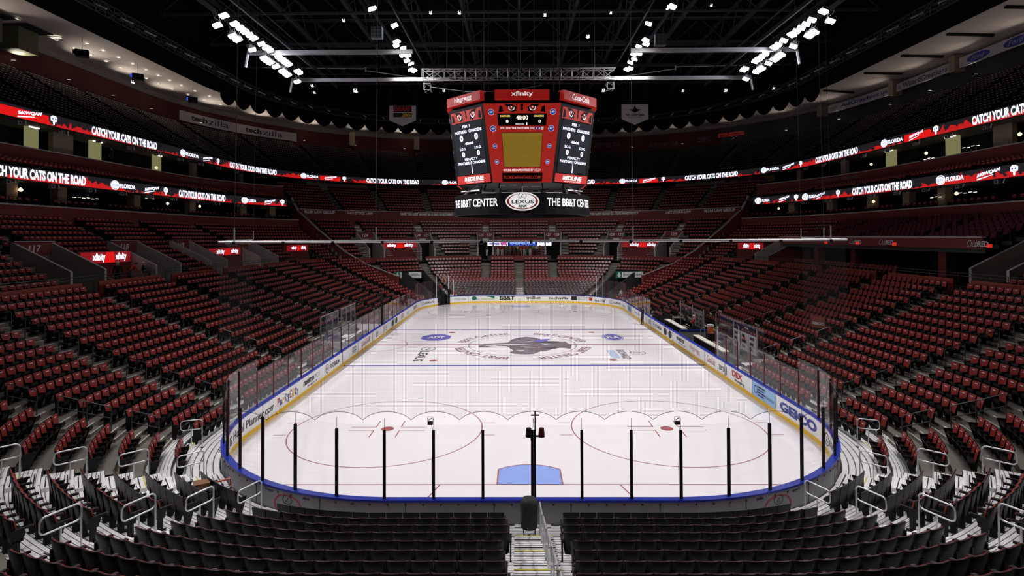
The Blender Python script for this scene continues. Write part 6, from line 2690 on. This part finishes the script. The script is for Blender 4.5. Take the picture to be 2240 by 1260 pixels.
k = 0
for sd, ring, off, z, lst in ((1, RIB2, 1.0, 18.6, (35.0, 47.0, 57.0)), (1, RIB1, 2.4, 13.4, (39.3, 52.5, 69.0)), (-1, RIB2, 1.0, 18.2, (53.8,)), (-1, RIB1, 2.4, 13.5, (31.2, 52.0, 58.0))):
    for s in lst:
        bulb(rp(ring, s, sd, off, z), .17, M_WARM, 'small warm lamp glowing in the %s %s suites, %s one' % ('left' if sd < 0 else 'right', 'upper' if ring is RIB2 else 'lower', ORD[lst.index(s)]))
mb = MB()
for sd, ring, off, z, a, n_ in ((-1, RIB1, 2.4, 13.25, 37.2, 6), (1, RIB1, 2.4, 13.35, 37.0, 4), (1, RIB1, 2.4, 13.2, 41.5, 3), (1, RIB2, 1, 17.9, 46.0, 3), (1, RIB2, 1, 18.3, 39.8, 4), (-1, RIB1, 2.4, 13.9, 48, 3)):
    for i in range(n_):
        p = rp(ring, a + i * .6, sd, off, z + .06 * (i % 2))
        mb.box(p, (.08, .35, .05), M_DOWN)
tag(mb.build('light_strip'), 'short broken strips of small lights inside the dark suites', 'light', kind='stuff')
M_BOX = mat('grey_speaker_shell', (.32, .32, .33), .5)
for sd in (-1, 1):
    w_ = 'left' if sd < 0 else 'right'
    for ring, z, lv, a0, stp, nn_ in ((RIB1, 13.85, 'lower', 27.5, 4.4, 9), (RIB2, 19.75, 'upper', 33, 4.9, 9)):
        for i in range(nn_):
            s = a0 + i * stp
            p = rp(ring, s, sd, .25, z)
            n = rn(ring, s, sd)
            rz = math.atan2(n[1], n[0]) - PI / 2
            root = empty('ribbon_speaker', p, rz)
            mb = MB()
            mb.box((0, 0, 0), (.42, .3, .34), M_BOX)
            mb.box((0, -.16, 0), (.2, .02, .2), M_INK)
            mb.build('cabinet', root)
            mb = MB()
            mb.tube([(.75, 0, .3), (.68, -.1, -.15)], .06, M_TEXTW, 6)
            mb.build('spot_tube', root)
            mb = MB()
            mb.box((.3, 0, .25), (1.0, .06, .06), M_DGREY)
            mb.build('bracket', root)
            tag(root, 'small grey speaker under the %s ribbon, %s side, %s from near end' % (lv, w_, ORD[i]), 'speaker', 'speakers under the ribbons')

# soffit lights and the hanging monitors on the left
k = 0
for row, off, a0 in ((0, 7.5, 50.5), (1, 10.2, 49.2)):
    for i in range(12):
        s = a0 + i * 2.75
        p = rp(RIB2, s, -1, off, 33.18 - (off - 4.4) * 0.02)
        root = empty('ceiling_light', p)
        mb = MB()
        mb.box((0, 0, 0.0), (.36, .30, .05), M_DOWN)
        mb.build('lens', root)
        mb = MB()
        for sx, sy, lx, ly in ((0, .18, .46, .05), (0, -.18, .46, .05), (.21, 0, .05, .4), (-.21, 0, .05, .4)):
            mb.box((sx, sy, 0), (lx, ly, .06), M_SOFF)
        mb.build('frame', root)
        tag(root, 'small soffit downlight, %s row from the inside, %s from the near end' % (ORD[row], ORD[i]), 'light', 'soffit downlights')
for i, (s, off) in enumerate(((42.5, 9.5), (46.0, 12.4), (48.2, 9.5), (44.2, 12.5))):
    root = empty('ceiling_panel_light', rp(RIB2, s, -1, off, 33.0))
    mb = MB()
    mb.box((0, 0, 0), (1.1, .55, .05), emis('panel_lens', (.9, .9, .75), 1.0))
    mb.build('lens', root)
    mb = MB()
    mb.box((0, .31, 0), (1.2, .06, .07), M_SOFF)
    mb.box((0, -.31, 0), (1.2, .06, .07), M_SOFF)
    mb.build('frame', root)
    tag(root, 'large pale ceiling panel light at the near left corner, %s of four' % ORD[i], 'light', 'large soffit panels')
for i, s in enumerate((41.0, 45.6)):
    mb = MB()
    n = rn(RIB2, s, -1)
    mb.box(rp(RIB2, s, -1, 11.5, 31.7), (2.6, 2.2, 2.6), mat('olive_booth', (.14, .14, .08), .8), math.atan2(n[1], n[0]) - PI / 2)
    mb.box(rp(RIB2, s, -1, 10.8, 33.0), (3.4, 3.6, .12), M_DGREY, math.atan2(n[1], n[0]) - PI / 2)
    struct(mb.build('trim_30'), 'olive grey booth under the left soffit')
for i, s in enumerate((48.6, 58.5, 71.0)):
    root = empty('hanging_monitor', rp(RIB2, s, -1, 6.6, 31.2))
    mb = MB()
    mb.box((0, 0, 0), (1.3, .9, .8), M_BLACK, .5)
    mb.build('cabinet', root)
    mb = MB()
    mb.box((-.35, -.6, .05), (.5, .06, .5), M_LEDB if i else M_BLACK, .5)
    mb.build('screen', root)
    mb = MB()
    mb.tube([(0, 0, .4), (0, 0, 2)], .03, M_INK, 5)
    mb.build('pole', root)
    tag(root, 'black monitor box hanging from the left soffit, %s from the near end' % ORD[i], 'monitor', 'monitors under the soffit')

# ================================================================== BENCHES AND SMALL THINGS BY THE ICE
bench = empty('team_bench', (13.2, 30, 0))
tag(bench, 'team bench area with white counter and glass panels on the right of the ice', 'bench')
mb = MB()
for y0, y1 in ((22.6, 29.4), (32.6, 38.5)):
    mb.box((1.25, (y0 + y1) / 2 - 30, .95), (.5, y1 - y0, .08), mat('cream_counter', (.72, .70, .60), .5))
    mb.box((1.25, (y0 + y1) / 2 - 30, .50), (.35, y1 - y0, .8), M_BLACK)
mb.build('counter', bench)
mb = MB()
for y0, y1 in ((21.5, 29.6), (32.4, 39.5)):
    mb.box((2.0, (y0 + y1) / 2 - 30, .45), (.45, y1 - y0, .08), M_DGREY)
    mb.box((2.0, (y0 + y1) / 2 - 30, .2), (.1, y1 - y0, .4), M_DGREY)
mb.build('bench_seat', bench)
mb = MB()
mb.box((1.6, .8, .55), (2.6, .1, 1.1), M_OUT)
mb.box((1.6, .8, 1.13), (2.6, .16, .08), M_BLUE)
mb.box((1.2, 10.0, .55), (2.0, .1, 1.1), M_BLACK)
mb.build('end_wall', bench)
for y0, y1, x, z1, posters in ((21.3, 25.5, 2.9, 2.3, 1), (25.5, 29.2, 2.9, 2.3, 0), (32.4, 35.6, 2.9, 2.5, 1), (35.6, 39.5, 2.9, 2.5, 0), (21.3, 30.2, 3.4, 2.7, 0)):
    mb = MB()
    mb.box((x, (y0 + y1) / 2 - 30, (z1 + .9) / 2), (.02, y1 - y0 - .05, z1 - .9), M_GLASS)
    mb.build('glass_panel', bench)
    if posters:
        mb = MB()
        nx = 3
        wd = (y1 - y0) / nx
        for i in range(nx):
            mb.box((x - .04, y0 + wd * (i + .5) - 30, 1.55), (.02, wd * .92, 1.3), mat('grey_poster', (.42, .41, .42), .6))
            F = lambda u, v: (x - .06, y0 + wd * (i + .5) - 30 - u, 1.55 + v)
            for q in range(3):
                put_rect(mb, F, -wd * .3, wd * (.05 + .1 * ((q + i) % 3)), -.45 + q * .38, -.25 + q * .38, M_INK)
            if i == 1:
                put_ell(mb, F, 0, .28, .2, .2, M_RINK, 16)
        mb.build('poster_panel', bench)
mb = MB()
for y in (21.3, 25.5, 29.3, 32.4, 35.6, 39.5):
    mb.box((2.9, y - 30, 1.4), (.06, .06, 2.6), M_STEEL)
mb.build('post', bench)
mb = MB()
mb.box((.15, 21.2 - 30, 2.0), (.05, .05, 2.0), M_TEXTW)
mb.box((1.6, 21.2 - 30, 2.0), (.05, .05, 2.0), M_TEXTW)
mb.tube([(1.9, .2, .2), (1.9, .2, 1.3), (1.9, -.5, 1.6), (1.9, -.9, 1.6), (1.9, -.9, .3)], .03, M_STEEL, 6)
mb.build('pole', bench)
root = empty('water_cooler', (15.6, 29.2, 1.15))
mb = MB()
mb.tube([(0, 0, 0), (0, 0, .55)], .26, mat('orange_plastic', (.75, .17, .02), .4), 14)
mb.build('body', root)
mb = MB()
mb.tube([(0, 0, .55), (0, 0, .72)], .27, M_TEXTW, 14)
mb.build('lid', root)
mb = MB()
mb.box((0, -.28, .08), (.06, .08, .06), M_TEXTW)
mb.build('tap', root)
tag(root, 'orange drink cooler with white lid at the end of the right bench', 'cooler')
mb = MB()
mb.box((15.6, 29.2, .57), (.6, .6, 1.14), M_INK)
tag(mb.build('cooler_stand'), 'black stand under the orange cooler', 'stand')

# penalty boxes at the left
pb = empty('penalty_box', (-14.5, 31, 0))
tag(pb, 'penalty box enclosure with glass back wall on the left of the ice', 'penalty box')
mb = MB()
for y0, y1 in ((26.2, 30.6), (31.4, 35.6)):
    mb.box((-1.3, (y0 + y1) / 2 - 31, 2.0), (.02, y1 - y0, 1.9), M_GLASS)
    mb.box((-1.3, (y0 + y1) / 2 - 31, 2.97), (.04, y1 - y0, .04), M_STEEL)
mb.build('glass_panel', pb)
mb = MB()
for y in (26.2, 27.6, 29.1, 30.6, 31.4, 33, 34.3, 35.6):
    mb.box((-1.3, y - 31, 2.0), (.07, .07, 2.0), M_GINK)
mb.build('post', pb)
mb = MB()
mb.box((-1.3, 0, .5), (.1, 9.6, 1.0), M_OUT)
mb.box((-.6, 0, .45), (.4, 9, .08), M_WHITE)
mb.box((.2, -4.5, .5), (2.8, .1, 1.0), M_WHITE)
mb.box((.2, 4.6, .5), (2.8, .1, 1.0), M_WHITE)
mb.build('low_wall', pb)
mb = MB()
mb.box((-.2, -1.6, .95), (.7, 1.4, .06), M_TEXTW)
mb.box((-.2, -1.0, 1.1), (.3, .3, .25), M_GINK)
mb.box((-.2, -2.0, .5), (.08, .08, .9), M_GINK)
mb.build('table', pb)

# goal lamp post and black covered stool at the centre of the near boards
root = empty('goal_light_post', (.08, -.12, 1.075))
mb = MB()
mb.tube([(0, 0, 0), (0, 0, 2.15)], .035, M_BLACK, 8)
mb.tube([(.01, 0, 2.1), (.01, 0, 2.68)], .022, M_BLACK, 6)
mb.box((0.01, 0, 2.6), (.26, .04, .035), M_BLACK)
mb.box((0.01, 0, 2.68), (.04, .04, .08), M_BLACK)
mb.tube([(-.15, 0, 1.95), (-.10, 0, 1.72), (-.02, 0, 1.6)], .007, M_BLACK, 5)
mb.tube([(-.03, -.02, 2.2), (-.045, -.02, 2.5)], .012, M_BLACK, 5)
mb.build('pole', root)
mb = MB()
mb.box((.0, 0, 1.95), (.42, .06, .04), M_BLACK)
mb.build('crossbar', root)
for x, m in ((-.19, M_BLACK), (.21, mat('dark_red_lens', (.06, .006, .012), .25))):
    mb = MB()
    mb.tube([(x, 0, 1.93), (x, 0, 1.97), (x, 0, 2.17), (x, 0, 2.2)], [.105, .105, .085, .07], m, 14)
    mb.build('signal_lamp', root)
tag(root, 'black goal light post with two lamps and a small cross on top', 'goal light')
root = empty('stool', (-.12, -.85, .3))
mb = MB()
mb.tube([(0, 0, .3), (0, 0, .6), (0, 0, 1.0), (0, 0, 1.13), (0, 0, 1.17)], [.25, .25, .26, .21, .1], mat('black_cover', (.012, .009, .009), .7), 14)
mb.build('cover', root, smooth=True)
mb = MB()
for x in (-.17, .17):
    for y in (-.12, .12):
        mb.tube([(x, y, 0), (x, y, .3)], .012, M_BLACK, 5)
    mb.tube([(x, -.12, .06), (x, .12, .06)], .01, M_BLACK, 5)
mb.tube([(-.17, -.12, .06), (.17, -.12, .06)], .01, M_BLACK, 5)
mb.build('leg', root)
tag(root, 'black covered officials stool against the near boards at the top of the centre stairs', 'stool')
for x, nm in ((-3.2, 'left'), (4.55, 'right')):
    root = empty('net_camera', (x, .02, 3.36))
    mb = MB()
    mb.box((0, 0, .03), (.16, .12, .10), M_INK)
    mb.build('body', root)
    mb = MB()
    for a, b in (((-.085, .08), (.085, .08)), ((-.085, .22), (.085, .22)), ((-.085, .08), (-.085, .22)), ((.085, .08), (.085, .22))):
        mb.tube([(a[0], 0, a[1]), (b[0], 0, b[1])], .007, M_INK, 5)
    mb.tube([(-.05, 0, .12), (.06, 0, .19)], .012, M_INK, 5)
    mb.build('cage', root)
    mb = MB()
    mb.tube([(.03, 0, 0), (.09, 0, -.25), (.10, 0, -.36)], .006, M_INK, 5)
    mb.tube([(.09, 0.02, -.7), (.02, 0.02, -1.3), (.05, .02, -1.9)], .004, M_GINK, 4)
    mb.build('cable', root)
    tag(root, 'small black caged camera on the %s part of the near safety net' % nm, 'camera')
# broadcast camera platform in the left corner
cp = rp(RINK, 1.1, -1, 1.4)
root = empty('camera_stand', (cp[0], cp[1], .35), .5)
MO = mat('orange_brown_tube', (.45, .09, .03), .45)
mb = MB()
mb.box((-.1, .1, .72), (.5, .42, .14), mat('brown_carton', (.20, .09, .04), .8))
mb.box((-.15, 0, .60), (.45, .36, .05), M_GINK)
mb.build('tray', root)
mb = MB()
mb.tube([(.1, .1, .68), (.75, .15, .7), (.78, .15, .3)], .035, MO, 7)
mb.build('arm', root)
mb = MB()
for x, y in ((-.45, -.3), (.35, -.35), (0, .45)):
    mb.tube([(-.05, 0, .6), (x, y, 0)], .022, M_BLACK, 6)
mb.tube([(-.3, -.15, .38), (.4, -.1, .48)], .04, M_BLACK, 6)
mb.build('leg', root)
mb = MB()
for k in range(4):
    mb.tube([(.6, .1, .08 + k * .12), (.85, .1, .14 + k * .12)], .01, M_STEEL, 5)
    mb.tube([(.85, .1, .08 + k * .12), (.6, .1, .14 + k * .12)], .01, M_STEEL, 5)
mb.box((.72, .1, .02), (.5, .4, .03), M_STEEL)
mb.build('scissor_base', root)
tag(root, 'orange and black camera stand beside the near left corner of the boards', 'stand')
# black covered cart in the gate
root = empty('equipment_cart', (-11.6, 59.7, 0))
mb = MB()
mb.tube([(0, 0, 0), (0, 0, .9), (0, 0, 1.15), (0, 0, 1.25)], [.95, .95, .85, .4], mat('black_cart_cover', (.008, .008, .008), .8), 12)
mb.box((.9, .2, .5), (1.0, 1.4, 1.0), M_BLACK)
mb.build('cover', root)
mb = MB()
for x in (-.6, .6):
    mb.tube([(x, -.95, .12), (x, -.8, .12)], .12, M_INK, 10)
mb.build('wheel', root)
tag(root, 'black covered cart standing in the open far left rink gate', 'cart')
mb = MB()
mb.box((-9.6, 62.6, .55), (2.6, .08, 1.0), M_WHITE, .35)
mb.box((-9.6, 62.55, .12), (2.6, .1, .22), M_YKICK, .35)
tag(mb.build('open_gate'), 'swung open white gate section with yellow foot behind the cart', 'gate')

# ================================================================== PEOPLE
def person(name, P, rad, cols, label, loc, rz, hair=(.03, .02, .015), sc=1.0, cap=None):
    """P: joints; one continuous skinned surface with clothing by region"""
    me = bpy.data.meshes.new(name)
    keys = list(P.keys())
    idx = {k: i for i, k in enumerate(keys)}
    E_ = [('pelvis', 'waist'), ('waist', 'chest'), ('chest', 'neck'), ('neck', 'head'), ('head', 'crown'), ('chest', 'shl'), ('shl', 'ell'), ('ell', 'wrl'), ('wrl', 'hdl'),
          ('chest', 'shr'), ('shr', 'elr'), ('elr', 'wrr'), ('wrr', 'hdr'), ('pelvis', 'hil'), ('hil', 'knl'), ('knl', 'anl'), ('anl', 'tol'), ('pelvis', 'hir'), ('hir', 'knr'), ('knr', 'anr'), ('anr', 'tor')]
    me.from_pydata([P[k] for k in keys], [(idx[a], idx[b]) for a, b in E_], [])
    o = bpy.data.objects.new(name, me)
    COL.objects.link(o)
    sk = o.modifiers.new('s', 'SKIN')
    lay = me.skin_vertices[0].data if me.skin_vertices else None
    if lay is None:
        bm = bmesh.new()
        bm.from_mesh(me)
        bm.verts.layers.skin.verify()
        bm.to_mesh(me)
        bm.free()
        lay = me.skin_vertices[0].data
    for k in keys:
        r = rad.get(k, (.05, .05))
        lay[idx[k]].radius = r
        lay[idx[k]].use_root = (k == 'pelvis')
    ss = o.modifiers.new('u', 'SUBSURF')
    ss.levels = 1
    ss.render_levels = 1
    dg = bpy.context.evaluated_depsgraph_get()
    m2 = bpy.data.meshes.new_from_object(o.evaluated_get(dg))
    bpy.data.objects.remove(o)
    # colour regions by nearest bone
    ms = [M_SKIN] + [mat('cloth_%02d%02d%02d' % tuple(int(q * 99) for q in c), c, .8) for c in cols]
    for m in ms:
        m2.materials.append(m)
    segs_ = []
    reg_ = {('pelvis', 'waist'): 2, ('waist', 'chest'): 1, ('chest', 'neck'): 1, ('neck', 'head'): 0, ('head', 'crown'): 0, ('wrl', 'hdl'): 0, ('wrr', 'hdr'): 0}
    for a, b in E_:
        r = reg_.get((a, b))
        if r is None:
            r = 1 if a in ('chest', 'shl', 'shr', 'ell', 'elr') else (3 if a in ('anl', 'anr') else 2)
        segs_.append((Vector(P[a]), Vector(P[b]), r))
    for pl in m2.polygons:
        c = pl.center
        best, br = 1e9, 0
        for a, b, r in segs_:
            t = max(0, min(1, (c - a).dot(b - a) / (b - a).length_squared))
            dd = (a + (b - a) * t - c).length
            if dd < best:
                best, br = dd, r
        pl.material_index = br
        pl.use_smooth = True
    b_ = bpy.data.objects.new(name, m2)
    COL.objects.link(b_)
    b_.location = loc
    b_.rotation_euler = (0, 0, rz)
    b_.scale = (sc, sc, sc)
    # hair or cap, and a simple face
    h = Vector(P['head'])
    mb = MB()
    M_H = mat('hair_%02d%02d%02d' % tuple(int(q * 99) for q in (cap or hair)), cap or hair, .8)
    pts = []
    for i in range(5):
        a = PI / 2 * i / 4
        pts.append((math.cos(a) * .108, math.sin(a) * .115))
    vs, fs = [], []
    for r, z in pts:
        for k in range(10):
            an = 2 * PI * k / 10
            back = .05 if math.sin(an) < 0 else 0
            vs.append((h.x + r * math.cos(an) * .92, h.y - .01 + r * math.sin(an), h.z + .045 + z - (back if r > .1 else 0)))
    for i in range(4):
        for k in range(10):
            l = (k + 1) % 10
            fs.append((i * 10 + k, i * 10 + l, i * 10 + 10 + l, i * 10 + 10 + k))
    mb.add(vs, fs, M_H)
    mb.build('cap' if cap else 'hair', b_, smooth=True)
    mb = MB()
    for x in (-.032, .032):
        mb.box((h.x + x, h.y + .098, h.z + .03), (.02, .012, .01), M_INK)
    mb.box((h.x, h.y + .108, h.z + .0), (.018, .03, .035), M_SKIN)
    mb.box((h.x, h.y + .098, h.z - .035), (.045, .01, .008), mat('lip', (.3, .1, .09), .6))
    mb.build('face', b_)
    tag(b_, label, 'person')
    return b_


BASE = dict(pelvis=(0, 0, .95), waist=(0, 0, 1.10), chest=(0, 0, 1.36), neck=(0, .0, 1.50), head=(0, .01, 1.62), crown=(0, .01, 1.74),
            shl=(-.18, 0, 1.42), ell=(-.25, .0, 1.13), wrl=(-.27, .08, .88), hdl=(-.27, .12, .79), shr=(.18, 0, 1.42), elr=(.25, 0, 1.13), wrr=(.27, .08, .88), hdr=(.27, .12, .79),
            hil=(-.10, 0, .88), knl=(-.12, .03, .49), anl=(-.13, 0, .08), tol=(-.14, .16, .04), hir=(.10, 0, .88), knr=(.12, .03, .49), anr=(.13, 0, .08), tor=(.14, .16, .04))
RAD = dict(pelvis=(.15, .11), waist=(.13, .10), chest=(.16, .11), neck=(.055, .055), head=(.085, .1), crown=(.06, .07), shl=(.07, .07), ell=(.05, .05), wrl=(.035, .035), hdl=(.045, .025),
           shr=(.07, .07), elr=(.05, .05), wrr=(.035, .035), hdr=(.045, .025), hil=(.095, .1), knl=(.065, .065), anl=(.045, .045), tol=(.045, .03), hir=(.095, .1), knr=(.065, .065), anr=(.045, .045), tor=(.045, .03))


def pose(**kw):
    d = dict(BASE)
    d.update(kw)
    return d


STAND = pose()
ARMSUP = pose(ell=(-.32, .12, 1.55), wrl=(-.14, .2, 1.72), hdl=(-.08, .2, 1.76), elr=(.32, .12, 1.55), wrr=(.14, .2, 1.72), hdr=(.08, .2, 1.76))
CARRY = pose(ell=(-.24, .05, 1.13), wrl=(-.15, .28, 1.16), hdl=(-.10, .33, 1.18), elr=(.24, .05, 1.13), wrr=(.15, .28, 1.16), hdr=(.1, .33, 1.18), knl=(-.12, .1, .5), anl=(-.13, .02, .08), tol=(-.14, .17, .04), anr=(.13, -.14, .1), tor=(.14, .02, .04))
BEND = pose(waist=(0, .12, 1.08), chest=(0, .30, 1.26), neck=(0, .40, 1.36), head=(0, .48, 1.44), crown=(0, .52, 1.55), shl=(-.18, .30, 1.31), ell=(-.22, .42, 1.05), wrl=(-.18, .55, .85), hdl=(-.16, .58, .78),
            shr=(.18, .30, 1.31), elr=(.22, .42, 1.05), wrr=(.18, .55, .85), hdr=(.16, .58, .78))
SIT = pose(pelvis=(0, 0, .5), waist=(0, 0, .66), chest=(0, .02, .92), neck=(0, .03, 1.06), head=(0, .05, 1.18), crown=(0, .05, 1.30), shl=(-.18, .02, .98), ell=(-.24, .12, .72), wrl=(-.16, .34, .66), hdl=(-.14, .42, .66),
           shr=(.18, .02, .98), elr=(.24, .12, .72), wrr=(.16, .34, .66), hdr=(.14, .42, .66), hil=(-.1, .06, .5), knl=(-.13, .44, .5), anl=(-.13, .44, .08), tol=(-.14, .6, .04), hir=(.1, .06, .5), knr=(.13, .44, .5), anr=(.13, .44, .08), tor=(.14, .6, .04))
RED_, BLK_, DRK = (.30, .015, .015), (.012, .012, .014), (.03, .03, .035)
person('person', CARRY, RAD, [RED_, BLK_, BLK_], 'person in a red top and black trousers at the far left gate', (-9.1, 60.2, 0), 2.6, sc=1.12)
person('person', STAND, RAD, [(.20, .012, .015), BLK_, BLK_], 'person in maroon top with white sleeves behind the black cart', (-11.1, 60.9, .9), 3.1, sc=1.1)
person('person', ARMSUP, RAD, [BLK_, BLK_, BLK_], 'person all in black by the right boards, hands raised to the head', (12.6, 41.0, 0), 1.9, sc=1.1)
person('person', CARRY, RAD, [(.40, .015, .012), BLK_, BLK_], 'person in a bright red shirt behind the right bench', (15.5, 33.3, .25), 1.2, hair=(.6, .5, .4), sc=1.05)
person('person', ARMSUP, RAD, [(.12, .10, .10), DRK, BLK_], 'person in grey raising a hand behind the bench glass', (16.6, 34.6, .35), 2.3, sc=1.05)
person('person', BEND, RAD, [(.22, .02, .02), DRK, BLK_], 'person in dark red leaning behind the glass right of the cooler', (17.0, 28.2, .3), 2.8, sc=1.05)
person('person', STAND, RAD, [BLK_, BLK_, BLK_], 'person in black standing at the far end of the right bench', (16.4, 38.6, .3), 2.0, sc=1.1)
person('person', STAND, RAD, [(.014, .014, .016), BLK_, BLK_], 'person in black with white hair before the nearest red LED board', (-33.1, 28.1, ZTOP), .4, hair=(.6, .6, .6), sc=1.2)
person('person', BEND, RAD, [(.42, .03, .012), DRK, BLK_], 'person in an orange red top leaning over, before the nearest LED board', (-33.2, 29.6, ZTOP + .1), -.6, sc=1.15)
person('person', SIT, RAD, [(.02, .02, .022), DRK, BLK_], 'white haired person in dark clothes sitting right of the orange red one', (-32.9, 30.9, ZTOP + .5), -.9, hair=(.65, .65, .65), sc=1.1)
person('person', STAND, RAD, [(.02, .02, .02), BLK_, BLK_], 'dark figure standing in the yellow lit doorway of the left upper suites', (-46.0, 45.2, 17.5), 1.6, sc=1.1)
person('person', STAND, RAD, [(.5, .5, .5), DRK, DRK], 'person in white behind the far right corner glass', (13.9, 60.0, .2), 2.6, sc=1.0)
person('person', BEND, RAD, [(.25, .03, .05), DRK, DRK], 'person in dark pink seen through the glass of the far left gate', (-7.9, 62.6, .2), 2.9, sc=1.0)
crowd = [(-5.6, 'dark coat and white trousers at the far left of the group', STAND, (.03, .02, .02), (.6, .6, .58)), (-3.7, 'dark red top and pale trousers', ARMSUP, (.25, .02, .03), (.55, .55, .5)),
         (-3.0, 'red jacket, second from the left of the tight group', STAND, (.3, .02, .02), (.5, .5, .5)), (-2.2, 'brown coat with hands forward', CARRY, (.16, .12, .07), (.1, .1, .1)),
         (-1.6, 'olive coat', STAND, (.14, .13, .06), (.12, .1, .09)), (-.9, 'brown top with yellow hat', CARRY, (.22, .14, .05), (.1, .07, .04)), (-.3, 'pale yellow top', ARMSUP, (.5, .42, .22), (.08, .07, .05)),
         (.3, 'red top in the middle', STAND, (.42, .03, .02), (.3, .22, .1)), (.9, 'red and white top with pale trousers', ARMSUP, (.45, .06, .05), (.6, .58, .5)), (1.4, 'orange red top', STAND, (.40, .08, .02), (.05, .1, .06)),
         (1.9, 'green dark coat', CARRY, (.04, .09, .06), (.6, .6, .6)), (2.4, 'olive yellow top', STAND, (.32, .28, .10), (.2, .02, .04)), (3.0, 'white top', CARRY, (.55, .55, .55), (.05, .05, .07)),
         (3.6, 'orange brown top, last on the right', BEND, (.42, .18, .05), (.1, .05, .03))]
for i, (x, t_, ps, c1, c2) in enumerate(crowd):
    person('person', ps, RAD, [c1, c2, (.05, .04, .04)], 'far person by the blue board, %s' % t_, (x, 80.4 + .25 * (i % 3), 5.15 + .65 + .1 * (i % 2)), PI + .3 * ((i % 3) - 1), hair=(.08, .05, .03) if i % 3 else (.5, .4, .25), sc=1.15)
mb = MB()
mb.box((0, 80.7, 5.5), (11.0, 1.6, .7), M_CONCD)
struct(mb.build('far_platform'), 'low platform under the far LED board')
# railings before the nearest LED board platform
mb = MB()
for a, b in ((26, 27.2),):
    for zz in (.6, 1.0):
        mb.tube([(-32.4, 25.8, ZTOP + zz), (-30.6, 26.4, ZTOP + zz - .9), (-30.2, 27.0, ZTOP - .6 + zz)], .03, M_STEEL, 6)
mb.tube([(-32.4, 25.8, ZTOP), (-32.4, 25.8, ZTOP + 1.0)], .03, M_STEEL, 6)
tag(mb.build('ramp_railing'), 'pale steel ramp railing before the nearest LED board on the left', 'railing')

# added fill lamps on the upper back wall that brighten the soffit
for sd in (-1, 1):
    for i, s in enumerate((38, 46, 54, 62, 70, 78, 86, 94, 102, 110)):
        p = rp(RIB2, s, sd, 12.5, 29.6)
        root = empty('added_uplight', p)
        mb = MB()
        mb.box((0, 0, -.05), (.5, .2, .1), M_DGREY)
        mb.build('housing', root)
        mb = MB()
        mb.box((0, 0, .02), (.4, .14, .03), M_DOWN)
        mb.build('lens', root)
        tag(root, 'added fill uplight behind the upper seats, %s side, %s from the near end' % ('left' if sd < 0 else 'right', ORD[i]), 'light', 'added fill uplights under the soffit')
        L = bpy.data.lights.new('soffit_fill_beam', 'SPOT')
        L.energy = 720 if sd < 0 else 200
        L.color = (1, .9, .8)
        L.spot_size = 2.0
        L.spot_blend = 1
        L.shadow_soft_size = .5
        lo = bpy.data.objects.new('soffit_fill_beam', L)
        COL.objects.link(lo)
        lo.parent = root
        n = rn(RIB2, s, sd)
        lo.location = (-n[0] * .1, -n[1] * .1, .15)
        lo.rotation_euler = Vector((-n[0] * 1.5, -n[1] * 1.5, 1)).to_track_quat('-Z', 'Y').to_euler()
